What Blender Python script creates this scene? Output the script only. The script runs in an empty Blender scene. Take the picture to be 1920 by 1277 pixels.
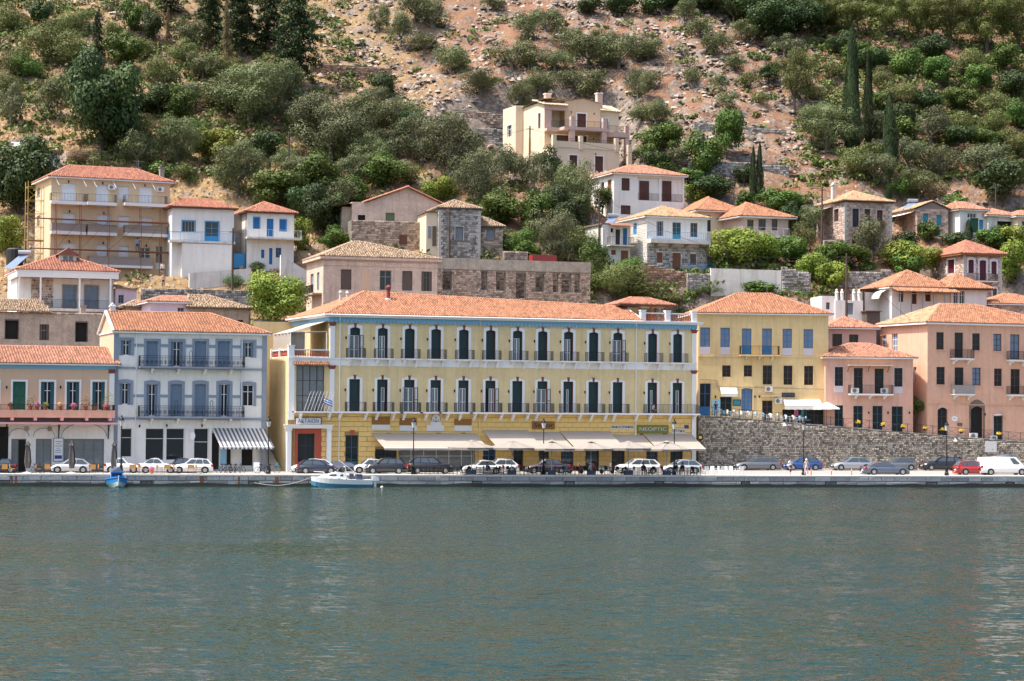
import bpy, math, random
import numpy as np
from mathutils import Matrix, Vector, noise as mnoise

random.seed(7)
rng = np.random.default_rng(7)
sc = bpy.context.scene
C = sc.collection
R = math.radians

# ------------------------------------------------------------------ camera
FPX, CX, CY = 4000.0, 960.0, 638.5
CAMH = 8.1
PITCH = math.atan((760.0 - CY) / FPX)
ROLL = 0.0075
cam_d = bpy.data.cameras.new('camera')
cam = bpy.data.objects.new('camera', cam_d)
C.objects.link(cam)
CAMR = Matrix.Rotation(math.pi / 2 + PITCH, 3, 'X') @ Matrix.Rotation(ROLL, 3, 'Z')
cam.matrix_world = Matrix.Translation((0, 0, CAMH)) @ CAMR.to_4x4()
cam_d.sensor_width = 36.0
cam_d.lens = FPX / 1920 * 36
cam_d.clip_start = 1.0
cam_d.clip_end = 5000
sc.camera = cam

# ------------------------------------------------------------------ sky and sun
SUN_EL = R(64)
SUN_H = Vector((-math.sin(R(76)), -math.cos(R(76)), 0))          # horizontal direction towards the sun
SUN_V = Vector((SUN_H.x * math.cos(SUN_EL), SUN_H.y * math.cos(SUN_EL), math.sin(SUN_EL)))
world = bpy.data.worlds.new('World')
sc.world = world
world.use_nodes = True
wn = world.node_tree
wn.nodes.clear()
w_out = wn.nodes.new('ShaderNodeOutputWorld')
w_bg = wn.nodes.new('ShaderNodeBackground')
w_sky = wn.nodes.new('ShaderNodeTexSky')
w_sky.sky_type = 'NISHITA'
w_sky.sun_disc = False
w_sky.sun_elevation = SUN_EL
w_sky.sun_rotation = math.atan2(SUN_H.x, SUN_H.y)
w_sky.altitude = 10
w_sky.air_density = 1.0
w_sky.dust_density = 4.0
w_sky.ozone_density = 0.6
w_bg.inputs['Strength'].default_value = 0.145
wn.links.new(w_sky.outputs[0], w_bg.inputs['Color'])
wn.links.new(w_bg.outputs[0], w_out.inputs['Surface'])
sun_d = bpy.data.lights.new('sun', 'SUN')
sun_d.energy = 3.5
sun_d.angle = R(0.53)
sun_d.color = (1.0, 0.945, 0.86)
sun = bpy.data.objects.new('sun', sun_d)
C.objects.link(sun)
sun.location = (-60, 120, 160)
sun.rotation_euler = SUN_V.to_track_quat('Z', 'Y').to_euler()
sc.view_settings.view_transform = 'Standard'
sc.view_settings.look = 'None'
sc.view_settings.gamma = 1.0
sc.view_settings.use_curve_mapping = False
sc.view_settings.exposure = 1.06
sc.cycles.use_denoising = True
sc.cycles.denoising_prefilter = 'NONE'
sc.cycles.max_bounces = 6
sc.cycles.diffuse_bounces = 3
sc.cycles.glossy_bounces = 3
sc.cycles.transmission_bounces = 3
sc.cycles.transparent_max_bounces = 6
sc.cycles.caustics_reflective = False
sc.cycles.caustics_refractive = False

# ------------------------------------------------------------------ picture point -> place in the world
def ray(px, py):
 d = CAMR @ Vector(((px - CX) / FPX, -(py - CY) / FPX, -1.0))
 return d / d.y
def P(px, py, Y):
 d = ray(px, py)
 return Vector((d.x * Y, Y, CAMH + d.z * Y))

# ------------------------------------------------------------------ value noise
_perm = np.random.default_rng(3).random((256, 256))
def vnoise(x, y):
 x = np.asarray(x, float); y = np.asarray(y, float)
 xi = np.floor(x).astype(int); yi = np.floor(y).astype(int)
 fx = x - xi; fy = y - yi
 fx = fx * fx * (3 - 2 * fx); fy = fy * fy * (3 - 2 * fy)
 a = _perm[xi & 255, yi & 255]; b = _perm[(xi + 1) & 255, yi & 255]
 c = _perm[xi & 255, (yi + 1) & 255]; d = _perm[(xi + 1) & 255, (yi + 1) & 255]
 return (a * (1 - fx) + b * fx) * (1 - fy) + (c * (1 - fx) + d * fx) * fy
def fbm(x, y, o=4):
 s = 0; a = .5; t = 0
 for i in range(o):
  s = s + a * vnoise(x * 2 ** i + 17 * i, y * 2 ** i + 5 * i); t += a; a *= .55
 return s / t - .5

# ------------------------------------------------------------------ terrain height
PADS = []
_ty = [0, 236, 242, 248, 256, 263, 269, 281, 301, 331, 361, 420, 600]
_tz = [1.1, 1.1, 3.0, 9.5, 16.0, 21.0, 25.0, 31.0, 41.5, 59.5, 78.5, 114, 205]
def terr(X, Y):
 X = np.asarray(X, float); Y = np.asarray(Y, float)
 v = Y - .12 * X
 z = np.interp(v, _ty, _tz)
 z = z + np.clip((v - 258) / 20, 0, 1) * (fbm(X * .045, Y * .045, 3) * 5.0 + fbm(X * .25, Y * .25, 3) * 1.3)
 for (ax, ay, ux, uy, x0, x1, y0, y1, zb) in PADS:      # level ground cut and filled for the houses
  lx = (X - ax) * ux + (Y - ay) * uy; ly = -(X - ax) * uy + (Y - ay) * ux
  dx = np.maximum(0, np.maximum(x0 - lx, lx - x1));
  d = np.hypot(dx, np.maximum(0, np.maximum(y0 - 2.2 - ly, ly - y1)))
  z = np.minimum(z, zb - .1 + d * 1.6)
  d2 = np.hypot(dx, np.maximum(0, np.maximum(y0 - ly, ly - y1)))
  z = np.maximum(z, zb - .4 - d2 * 1.6)
 return z
_tt = np.arange(225, 560, .2)
def G(px, py):
 """point where the sight line meets the hillside"""
 d = ray(px, py)
 zt = terr(d.x * _tt, _tt)
 zr = CAMH + d.z * _tt
 h = np.nonzero(zt > zr)[0]
 Y = _tt[h[0]] if len(h) else 555.0
 return Vector((d.x * Y, Y, float(terr(d.x * Y, Y))))

# ------------------------------------------------------------------ mesh helpers
class MB:
 """collects polygons; build() makes ONE mesh object"""
 def __init__(s):
  s.v = []; s.f = []; s.m = []; s.t = []; s.cur = 0
 def add(s, vs, fs, tint=None):
  n = len(s.v)
  s.v += [tuple(v) for v in vs]
  for f in fs:
   s.f.append([i + n for i in f]); s.m.append(s.cur); s.t.append(.5 if tint is None else tint)
  return s
 def quad(s, a, b, c, d): return s.add((a, b, c, d), [(0, 1, 2, 3)])
 def poly(s, pts): return s.add(pts, [tuple(range(len(pts)))])
 def box(s, x0, x1, y0, y1, z0, z1, tint=None):
  v = [(x, y, z) for x in (x0, x1) for y in (y0, y1) for z in (z0, z1)]
  return s.add(v, [(0, 1, 3, 2), (4, 6, 7, 5), (0, 4, 5, 1), (2, 3, 7, 6), (0, 2, 6, 4), (1, 5, 7, 3)], tint)
 def bar(s, a, b, r, n=6, r2=None):
  a = Vector(a); b = Vector(b); d = (b - a)
  if d.length < 1e-6: return s
  d.normalize()
  u = d.orthogonal().normalized(); w = d.cross(u)
  r2 = r if r2 is None else r2
  vs = []
  for p, q in ((a, r), (b, r2)):
   for i in range(n):
    t = 2 * math.pi * i / n
    vs.append(p + (u * math.cos(t) + w * math.sin(t)) * q)
  fs = [(i, (i + 1) % n, n + (i + 1) % n, n + i) for i in range(n)]
  fs += [tuple(range(n - 1, -1, -1)), tuple(range(n, 2 * n))]
  return s.add(vs, fs)
 def tube(s, pts, r, n=5):
  for a, b in zip(pts[:-1], pts[1:]): s.bar(a, b, r, n)
  return s
 def lathe(s, prof, n=10, cx=0, cy=0):
  vs = []; fs = []
  for r, z in prof:
   for i in range(n):
    t = 2 * math.pi * i / n
    vs.append((cx + r * math.cos(t), cy + r * math.sin(t), z))
  for k in range(len(prof) - 1):
   for i in range(n):
    j = (i + 1) % n
    fs.append((k * n + i, k * n + j, (k + 1) * n + j, (k + 1) * n + i))
  fs.append(tuple(range(n - 1, -1, -1))); fs.append(tuple(range((len(prof) - 1) * n, len(prof) * n)))
  return s.add(vs, fs)
 def prism(s, pts, y0, y1):
  """outline of (x, z) points pushed from y0 to y1"""
  n = len(pts)
  vs = [(x, y0, z) for x, z in pts] + [(x, y1, z) for x, z in pts]
  fs = [tuple(range(n)), tuple(range(2 * n - 1, n - 1, -1))]
  fs += [(i, i + n, (i + 1) % n + n, (i + 1) % n) for i in range(n)]
  return s.add(vs, fs)
 def mesh(s, name, mats, smooth=False):
  me = bpy.data.meshes.new(name)
  me.from_pydata(s.v, [], s.f)
  if not isinstance(mats, (list, tuple)): mats = [mats]
  for m in mats: me.materials.append(M[m] if isinstance(m, str) else m)
  if len(mats) > 1: me.polygons.foreach_set('material_index', s.m)
  if any(t != .5 for t in s.t):
   at = me.attributes.new('tint', 'FLOAT', 'FACE')
   at.data.foreach_set('value', s.t)
  if smooth: me.polygons.foreach_set('use_smooth', [True] * len(s.f))
  me.update()
  return me
 def build(s, name, mats, parent=None, smooth=False, kind=None, label=None, cat=None, group=None, loc=None, rz=None):
  o = bpy.data.objects.new(name, s.mesh(name, mats, smooth))
  C.objects.link(o)
  if parent is not None: o.parent = parent
  if loc is not None: o.location = loc
  if rz is not None: o.rotation_euler.z = rz
  return tag(o, label, cat, group, kind)

def tag(o, label=None, cat=None, group=None, kind=None):
 if label: o['label'] = label
 if cat: o['category'] = cat
 if group: o['group'] = group
 if kind: o['kind'] = kind
 return o
def empty(name, loc, rz=0, label=None, cat=None, group=None):
 o = bpy.data.objects.new(name, None)
 C.objects.link(o)
 o.empty_display_size = .2
 o.location = loc
 o.rotation_euler.z = rz
 return tag(o, label, cat, group)
def inst(name, me, parent=None, loc=(0, 0, 0), rz=0, sca=None):
 o = bpy.data.objects.new(name, me)
 C.objects.link(o)
 o.parent = parent
 o.location = loc
 o.rotation_euler.z = rz
 if sca is not None: o.scale = sca
 return o
def np_mesh(name, verts, faces, mat, tint=None, smooth=False):
 """verts (n,3), faces (m,k) numpy arrays -> mesh"""
 me = bpy.data.meshes.new(name)
 m, k = faces.shape
 me.vertices.add(len(verts)); me.vertices.foreach_set('co', np.ascontiguousarray(verts, np.float32).ravel())
 me.loops.add(m * k); me.loops.foreach_set('vertex_index', np.ascontiguousarray(faces, np.int32).ravel())
 me.polygons.add(m); me.polygons.foreach_set('loop_start', np.arange(0, m * k, k, dtype=np.int32))
 if smooth: me.polygons.foreach_set('use_smooth', np.ones(m, bool))
 me.materials.append(M[mat] if isinstance(mat, str) else mat)
 if tint is not None:
  at = me.attributes.new('tint', 'FLOAT', 'FACE')
  at.data.foreach_set('value', np.ascontiguousarray(tint, np.float32))
 me.update(calc_edges=True)
 me.validate()
 return me
def text(s, name, parent, x, z, y, h, mat, w=None, ext=.015):
 cu = bpy.data.curves.new(name, 'FONT')
 cu.body = s; cu.size = h * 1.38; cu.extrude = ext; cu.align_x = 'CENTER'; cu.align_y = 'CENTER'
 t = bpy.data.objects.new(name, cu); C.objects.link(t)
 me = bpy.data.meshes.new_from_object(t.evaluated_get(bpy.context.evaluated_depsgraph_get()))
 bpy.data.objects.remove(t)
 me.materials.clear(); me.materials.append(M[mat])
 o = inst(name, me, parent, (x, y, z)); o.rotation_euler.x = math.pi / 2
 if w:
  xs_ = [v.co.x for v in me.vertices]
  if xs_: o.scale.x = w / (max(xs_) - min(xs_))
 return o
# ------------------------------------------------------------------ materials
M = {}
def mat(name, col, rough=.8, var=.0, vscale=1.0, bump=0, bscale=20, metal=0, spec=.5, streak=0, dirt=None, tint=0, detail=5, emit=None, rnd=0):
 """procedural surface: base colour, blotches (var), vertical streaks, fine bump, per-face tint, per-object variation"""
 m = bpy.data.materials.new(name); m.use_nodes = True
 nt = m.node_tree; N = nt.nodes; L = nt.links
 b = N['Principled BSDF']
 b.inputs['Roughness'].default_value = rough
 b.inputs['Metallic'].default_value = metal
 b.inputs['Specular IOR Level'].default_value = spec
 b.inputs['Base Color'].default_value = (*col, 1)
 M[name] = m
 cur = None
 def rgb(c):
  n = N.new('ShaderNodeRGB'); n.outputs[0].default_value = (*c, 1); return n.outputs[0]
 def mix(fac, a, bb, mode='MIX'):
  n = N.new('ShaderNodeMix'); n.data_type = 'RGBA'; n.blend_type = mode
  if isinstance(fac, float): n.inputs[0].default_value = fac
  else: L.new(fac, n.inputs[0])
  L.new(a, n.inputs[6]); L.new(bb, n.inputs[7]); return n.outputs[2]
 def noise(scale, det=4, vec=None, sc3=None, rough_=.6):
  n = N.new('ShaderNodeTexNoise'); n.inputs['Scale'].default_value = scale; n.inputs['Detail'].default_value = det
  n.inputs['Roughness'].default_value = rough_
  mp = N.new('ShaderNodeMapping')
  if sc3: mp.inputs['Scale'].default_value = sc3
  L.new(vec or tc.outputs['Object'], mp.inputs['Vector']); L.new(mp.outputs[0], n.inputs['Vector'])
  return n.outputs['Fac']
 def ramp(f, lo, hi):
  n = N.new('ShaderNodeMapRange'); n.inputs[1].default_value = lo; n.inputs[2].default_value = hi
  L.new(f, n.inputs[0]); return n.outputs[0]
 tc = N.new('ShaderNodeTexCoord')
 cur = rgb(col)
 dk = dirt or tuple(c * .45 for c in col)
 if var:
  cur = mix(ramp(noise(vscale, detail), .35, .75), cur, mix(float(var), rgb(col), rgb(dk)))
  cur = mix(ramp(noise(vscale * 5.3, 3), .45, .7), cur, mix(float(var) * .6, cur, rgb(tuple(min(1, c * 1.35) for c in col))))
 if streak:
  cur = mix(ramp(noise(1.0, 4, sc3=(2.2, 2.2, .16)), .5, .72), cur, mix(float(streak), cur, rgb(dk)))
 if tint:
  a = N.new('ShaderNodeAttribute'); a.attribute_name = 'tint'
  n = N.new('ShaderNodeMapRange'); n.inputs[3].default_value = 1 - tint; n.inputs[4].default_value = 1 + tint * .75
  L.new(a.outputs['Fac'], n.inputs[0])
  h = N.new('ShaderNodeHueSaturation'); L.new(n.outputs[0], h.inputs['Value']); L.new(cur, h.inputs['Color'])
  cur = h.outputs[0]
 if rnd:
  o = N.new('ShaderNodeObjectInfo')
  n = N.new('ShaderNodeMapRange'); n.inputs[3].default_value = 1 - rnd; n.inputs[4].default_value = 1 + rnd
  L.new(o.outputs['Random'], n.inputs[0])
  h = N.new('ShaderNodeHueSaturation'); L.new(n.outputs[0], h.inputs['Value']); L.new(cur, h.inputs['Color'])
  cur = h.outputs[0]
 L.new(cur, b.inputs['Base Color'])
 if bump:
  bp = N.new('ShaderNodeBump'); bp.inputs['Strength'].default_value = bump; bp.inputs['Distance'].default_value = .05
  L.new(noise(bscale, 4), bp.inputs['Height']); L.new(bp.outputs[0], b.inputs['Normal'])
 return m

# plasters
mat('plaster_yellow', (.77, .60, .325), .85, .3, .35, .25, 14, streak=.28)
mat('plaster_block', (.80, .55, .20), .85, .15, .6, .25, 14, tint=.1)  # yellow lightened to carry the warm bounce off the sunlit street
mat('block_joint', (.32, .21, .08), .9)
mat('plaster_ochre', (.78, .57, .285), .85, .3, .3, .25, 14, streak=.3)
mat('plaster_pink', (.70, .40, .30), .85, .3, .3, .25, 14, streak=.3)
mat('plaster_salmon', (.74, .43, .30), .85, .32, .35, .25, 14, streak=.3)
mat('plaster_white', (.83, .80, .75), .85, .22, .4, .2, 14, streak=.3, dirt=(.48, .45, .42))
mat('plaster_dirty', (.72, .69, .65), .88, .35, .6, .3, 10, streak=.5, dirt=(.30, .26, .22))
mat('plaster_peach', (.66, .45, .31), .85, .12, .3, .2, 14, streak=.12)
mat('plaster_cream', (.72, .60, .44), .85, .1, .3, .2, 14, streak=.1)
mat('plaster_sand', (.66, .50, .33), .85, .12, .3, .2, 14, streak=.12)
mat('plaster_mauve', (.55, .40, .35), .85, .1, .3, .2, 14)
mat('plaster_lilac', (.70, .56, .64), .85, .1, .4, .2, 14, streak=.15)
mat('plaster_oldpink', (.66, .50, .41), .9, .75, .7, .4, 8, streak=.45, dirt=(.38, .27, .21))
mat('plaster_ruin', (.50, .40, .31), .92, .9, .9, .6, 6, streak=.5, dirt=(.24, .19, .15))
mat('concrete', (.40, .345, .29), .9, .8, 1.0, .4, 8, streak=.4)
mat('concrete_light', (.60, .57, .53), .9, .3, .8, .3, 8, streak=.35)
mat('marble', (.72, .70, .68), .6, .15, 2, 0, 20, streak=.1)
# trims
mat('trim_white', (.80, .79, .78), .7, .1, 1.2, .1, 20, dirt=(.5, .47, .45))
mat('trim_blue', (.22, .44, .60), .7, .1, 1)
mat('trim_slate', (.26, .30, .37), .75, .12, 1)
mat('trim_red', (.22, .045, .04), .7, .1, 2)
mat('door_red', (.42, .07, .04), .6, .1, 1)
mat('balustrade_red', (.44, .10, .06), .7, .2, 2)
mat('apron_lilac', (.62, .54, .58), .8, .1, 1)
# joinery
mat('shutter_green', (.012, .042, .040), .5, .2, 2)
mat('green_bright', (.012, .11, .06), .5, .2, 2)
mat('frame_green', (.02, .10, .12), .5, .1, 2)
mat('shutter_blue', (.17, .23, .31), .6, .15, 2)
mat('joinery_blue', (.02, .16, .42), .5, .15, 2)
mat('joinery_teal', (.05, .28, .36), .55, .15, 2)
mat('joinery_lightblue', (.04, .28, .58), .55, .15, 2)
mat('joinery_brown', (.10, .035, .022), .6, .2, 3)
mat('joinery_wood', (.26, .10, .04), .6, .25, 3)
mat('joinery_dark', (.035, .032, .035), .5, .2, 2)
mat('joinery_olive', (.14, .17, .10), .7, .25, 3)
mat('joinery_grey', (.24, .26, .29), .7, .2, 3)
mat('joinery_wine', (.12, .012, .028), .5, .15, 3)
mat('shutter_roller', (.74, .76, .80), .6, .08, 2)
mat('old_wood', (.14, .105, .085), .9, .4, 3, .4, 20)
mat('pole_wood', (.085, .058, .045), .9, .35, 2, .4, 20)
mat('glass', (.018, .024, .030), .06, .0, 1, spec=.7)
mat('glass_car', (.07, .085, .10), .06, spec=.8)
mat('glass_curtain', (.20, .22, .23), .12, .4, 3, spec=.7)
mat('glass_blue', (.16, .22, .32), .10, .2, 2, spec=.7)
mat('shade_fill', (.012, .011, .010), .95)  # near-black, paints in the shade inside openings and recesses
mat('iron', (.014, .014, .016), .5, .2, 5, metal=.4)
mat('rust_pipe', (.19, .075, .045), .7, .3, 4)
mat('pipe_yellow', (.55, .36, .08), .6, .3, 4)
mat('white_metal', (.78, .78, .78), .4, .06, 3)
mat('steel', (.45, .46, .48), .35, .1, 3, metal=.7)
mat('grey_mesh', (.34, .30, .28), .85, .35, 3)
# roofs
mat('tile_orange', (.42, .195, .108), .85, .22, .5, .0, tint=.42, dirt=(.38, .14, .07))
mat('tile_red', (.40, .17, .108), .85, .25, .5, .0, tint=.42, dirt=(.30, .11, .07))
mat('tile_salmon', (.43, .21, .135), .85, .25, .5, .0, tint=.42, dirt=(.32, .15, .10))
mat('tile_old', (.38, .27, .18), .92, .5, .8, .0, tint=.5, dirt=(.20, .13, .09))
mat('tile_tan', (.45, .285, .165), .9, .3, .6, .0, tint=.42, dirt=(.34, .22, .14))
mat('tile_cream', (.74, .58, .38), .9, .15, .6, .0, tint=.15)
mat('roof_grey', (.40, .38, .36), .9, .3, .8)
# stone
mat('stone_wall', (.49, .42, .34), .92, .35, 1.2, .5, 6, tint=.65, dirt=(.20, .17, .14))
mat('stone_grey', (.40, .375, .345), .92, .35, 1.2, .5, 6, tint=.6, dirt=(.2, .18, .16))
mat('stone_warm', (.44, .335, .265), .92, .35, 1.2, .5, 6, tint=.55, dirt=(.25, .18, .13))
mat('stone_pink', (.52, .385, .32), .92, .35, 1.2, .5, 6, tint=.45, dirt=(.30, .21, .16))
mat('stone_red', (.38, .24, .165), .92, .4, 1.2, .5, 6, tint=.55)
mat('mortar', (.20, .175, .15), .95, .3, 3, .4, 12)
mat('mortar_pale', (.45, .38, .32), .95, .3, 3, .4, 12)
mat('quoin', (.58, .54, .49), .9, .3, 2, .3, 10)
mat('rock', (.31, .25, .205), .95, .4, .5, .7, 3, tint=.7, dirt=(.26, .19, .15))
mat('quay_block', (.34, .34, .345), .85, .8, 1.3, .4, 8, rnd=.28, dirt=(.18, .18, .18))
mat('quay_cap', (.60, .57, .52), .8, .25, .7, .2, 10)
mat('weed', (.035, .030, .020), .6, .4, 2, .6, 8)
mat('rust', (.22, .085, .035), .9, .5, 3)
mat('asphalt', (.30, .275, .25), .9, .25, .4, .2, 30)
mat('paving', (.52, .47, .41), .9, .25, .6, .2, 14)
mat('kerb', (.56, .54, .51), .9, .25, 1)
# cloth
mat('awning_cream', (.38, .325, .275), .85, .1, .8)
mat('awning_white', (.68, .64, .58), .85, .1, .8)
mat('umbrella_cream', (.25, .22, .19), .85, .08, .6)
mat('umbrella_white', (.85, .85, .85), .8)
mat('umbrella_dark', (.10, .09, .085), .9, .2, 2)
mat('cloth_navy', (.05, .06, .10), .85, .1, 1)
mat('cloth_stripe', (.10, .11, .145), .85)
mat('cloth_pink', (.80, .40, .36), .8, .1, 1)
mat('flag_blue', (.03, .11, .45), .8)
# signs
mat('sign_brown', (.28, .12, .025), .7, .15, 2)
mat('sign_olive', (.17, .18, .02), .6, .05, 2)
mat('sign_navy', (.03, .05, .20), .6)
mat('sign_black', (.012, .012, .014), .5)
mat('sign_white', (.80, .80, .80), .6)
mat('sign_yellow', (.75, .52, .05), .6)
mat('sign_lightblue', (.25, .48, .66), .6)
mat('letter_grey', (.17, .19, .19), .6)
mat('letter_silver', (.52, .54, .56), .4)
# misc
mat('black', (.012, .012, .013), .6)
mat('rubber', (.018, .018, .019), .8)
mat('orange_wicker', (.52, .25, .06), .7, .2, 8)
mat('chair_white', (.80, .79, .77), .5)
mat('plant_yellow', (.75, .50, .03), .7, .2, 5)
mat('flower_pink', (.62, .16, .36), .7, .2, 5)
mat('terracotta', (.46, .16, .08), .85, .15, 3)
mat('red_plastic', (.75, .09, .04), .5)
mat('light_glass', (.62, .60, .55), .25)
mat('skin', (.50, .29, .20), .6)
mat('hair', (.03, .02, .015), .7)
mat('boat_white', (.82, .82, .81), .25, .05, 2)
mat('boat_blue', (.12, .34, .50), .3, .05, 2)
mat('boat_bright', (.02, .20, .52), .45, .15, 2)
mat('boat_mint', (.50, .62, .57), .45, .15, 2)
mat('rope', (.42, .40, .36), .9)
mat('statue', (.30, .46, .58), .6)
for k, c in dict(shirt_white=(.75, .75, .76), shirt_blue=(.16, .30, .55), shirt_tan=(.50, .42, .32), shirt_red=(.5, .1, .09), shirt_black=(.02, .02, .025),
     shirt_pink=(.68, .42, .36), shorts_navy=(.02, .03, .08), shorts_lilac=(.45, .42, .55), jeans=(.10, .16, .30)).items():
 mat(k, c, .85)
def paint(name, col, rough=.25, metal=0.0):
 m = mat(name, col, rough, metal=metal)
 b = m.node_tree.nodes['Principled BSDF']
 b.inputs['Coat Weight'].default_value = .6
 b.inputs['Coat Roughness'].default_value = .05
 return m
paint('car_white', (.78, .78, .78)); paint('car_silver', (.42, .43, .44), .3, .6); paint('car_black', (.012, .013, .018))
paint('car_navy', (.015, .022, .045)); paint('car_blue', (.02, .07, .24)); paint('car_steel', (.11, .14, .19), .3, .4)
paint('car_grey', (.17, .18, .19), .3, .4); paint('car_red', (.36, .02, .02)); paint('car_plum', (.05, .035, .06)); paint('car_palesilver', (.55, .56, .57), .3, .4)
mat('car_trim', (.03, .03, .032), .6); mat('lamp_red', (.45, .02, .02), .3); mat('lamp_clear', (.65, .66, .68), .15); mat('rim', (.42, .43, .44), .3, metal=.6)

def leafmat(name, col, col2, rough=.6, trans=.14, rnd=.25):
 m = bpy.data.materials.new(name); m.use_nodes = True
 nt = m.node_tree; N = nt.nodes; L = nt.links
 b = N['Principled BSDF']; b.inputs['Roughness'].default_value = rough; b.inputs['Specular IOR Level'].default_value = .25
 a = N.new('ShaderNodeAttribute'); a.attribute_name = 'tint'
 mx = N.new('ShaderNodeMix'); mx.data_type = 'RGBA'
 mx.inputs[6].default_value = (*col, 1); mx.inputs[7].default_value = (*col2, 1)
 L.new(a.outputs['Fac'], mx.inputs[0])
 o = N.new('ShaderNodeObjectInfo')
 n = N.new('ShaderNodeMapRange'); n.inputs[3].default_value = 1 - rnd; n.inputs[4].default_value = 1 + rnd
 L.new(o.outputs['Random'], n.inputs[0])
 h = N.new('ShaderNodeHueSaturation'); L.new(n.outputs[0], h.inputs['Value']); L.new(mx.outputs[2], h.inputs['Color'])
 n2 = N.new('ShaderNodeMath'); n2.operation = 'MULTIPLY_ADD'; n2.inputs[1].default_value = .04; n2.inputs[2].default_value = .48
 L.new(o.outputs['Random'], n2.inputs[0]); L.new(n2.outputs[0], h.inputs['Hue'])
 L.new(h.outputs[0], b.inputs['Base Color'])
 t = N.new('ShaderNodeBsdfTranslucent'); L.new(h.outputs[0], t.inputs['Color'])
 ms = N.new('ShaderNodeMixShader'); ms.inputs[0].default_value = trans
 L.new(b.outputs[0], ms.inputs[1]); L.new(t.outputs[0], ms.inputs[2])
 L.new(ms.outputs[0], N['Material Output'].inputs['Surface'])
 M[name] = m
leafmat('leaf_olive', (0.071, 0.089, 0.032), (0.185, 0.200, 0.083))
leafmat('leaf_grey', (0.069, 0.082, 0.036), (0.173, 0.183, 0.087))
leafmat('leaf_green', (0.040, 0.082, 0.013), (0.125, 0.188, 0.034))
leafmat('leaf_dark', (0.026, 0.051, 0.015), (0.077, 0.114, 0.032))
leafmat('leaf_lime', (.10, .15, .018), (.26, .29, .045))
leafmat('leaf_cypress', (0.019, 0.034, 0.011), (0.066, 0.086, 0.029))
leafmat('leaf_pine', (0.071, 0.089, 0.018), (0.179, 0.194, 0.052))
leafmat('leaf_brown', (.14, .10, .050), (.28, .20, .11))
leafmat('leaf_straw', (.36, .24, .11), (.56, .41, .22))
leafmat('leaf_scrub', (0.066, 0.086, 0.021), (0.185, 0.194, 0.060))
mat('far_wood', (.10, .095, .045), .95, .5, .08, .8, .5)
mat('bark', (.10, .078, .06), .95, .4, 3, .5, 12)
mat('bark_grey', (.17, .145, .125), .95, .4, 3, .5, 12)

# ground of the hillside: red earth, straw, grey limestone
def ground_mat():
 m = bpy.data.materials.new('hillside_earth'); m.use_nodes = True
 nt = m.node_tree; N = nt.nodes; L = nt.links
 b = N['Principled BSDF']; b.inputs['Roughness'].default_value = .95; b.inputs['Specular IOR Level'].default_value = .2
 tc = N.new('ShaderNodeTexCoord')
 def noise(s, d=6, r=.62):
  n = N.new('ShaderNodeTexNoise'); n.inputs['Scale'].default_value = s; n.inputs['Detail'].default_value = d; n.inputs['Roughness'].default_value = r
  L.new(tc.outputs['Object'], n.inputs['Vector']); return n.outputs['Fac']
 def rng_(f, a, c):
  n = N.new('ShaderNodeMapRange'); n.interpolation_type = 'SMOOTHSTEP'; n.inputs[1].default_value = a; n.inputs[2].default_value = c
  L.new(f, n.inputs[0]); return n.outputs[0]
 def mix(f, a, c):
  n = N.new('ShaderNodeMix'); n.data_type = 'RGBA'; L.new(f, n.inputs[0])
  for i, v in ((6, a), (7, c)):
   if isinstance(v, tuple): n.inputs[i].default_value = (*v, 1)
   else: L.new(v, n.inputs[i])
  return n.outputs[2]
 earth = mix(rng_(noise(.35), .35, .7), (.19, .092, .052), (.245, .145, .090))
 straw = mix(rng_(noise(.9), .35, .7), (.235, .155, .076), (.31, .21, .11))
 # straw on the western slope, earth in the middle
 sx = N.new('ShaderNodeSeparateXYZ'); L.new(tc.outputs['Object'], sx.inputs[0])
 ad = N.new('ShaderNodeMath'); ad.operation = 'MULTIPLY_ADD'; ad.inputs[1].default_value = 60; L.new(noise(.05, 4), ad.inputs[0]); L.new(sx.outputs[0], ad.inputs[2])
 c = mix(rng_(ad.outputs[0], 2, 30), straw, earth)
 rock = mix(rng_(noise(1.6, 8, .7), .35, .7), (.13, .105, .088), (.33, .27, .225))
 c = mix(rng_(noise(.42, 8, .72), .52, .62), c, rock)
 ge = N.new('ShaderNodeNewGeometry'); sn = N.new('ShaderNodeSeparateXYZ'); L.new(ge.outputs['True Normal'], sn.inputs[0])
 c = mix(rng_(sn.outputs[2], .74, .56), c, rock)
 L.new(c, b.inputs['Base Color'])
 bp = N.new('ShaderNodeBump'); bp.inputs['Strength'].default_value = .9; bp.inputs['Distance'].default_value = .35
 L.new(noise(1.3, 8, .7), bp.inputs['Height']); L.new(bp.outputs[0], b.inputs['Normal'])
 M['ground'] = m
ground_mat()

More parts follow.
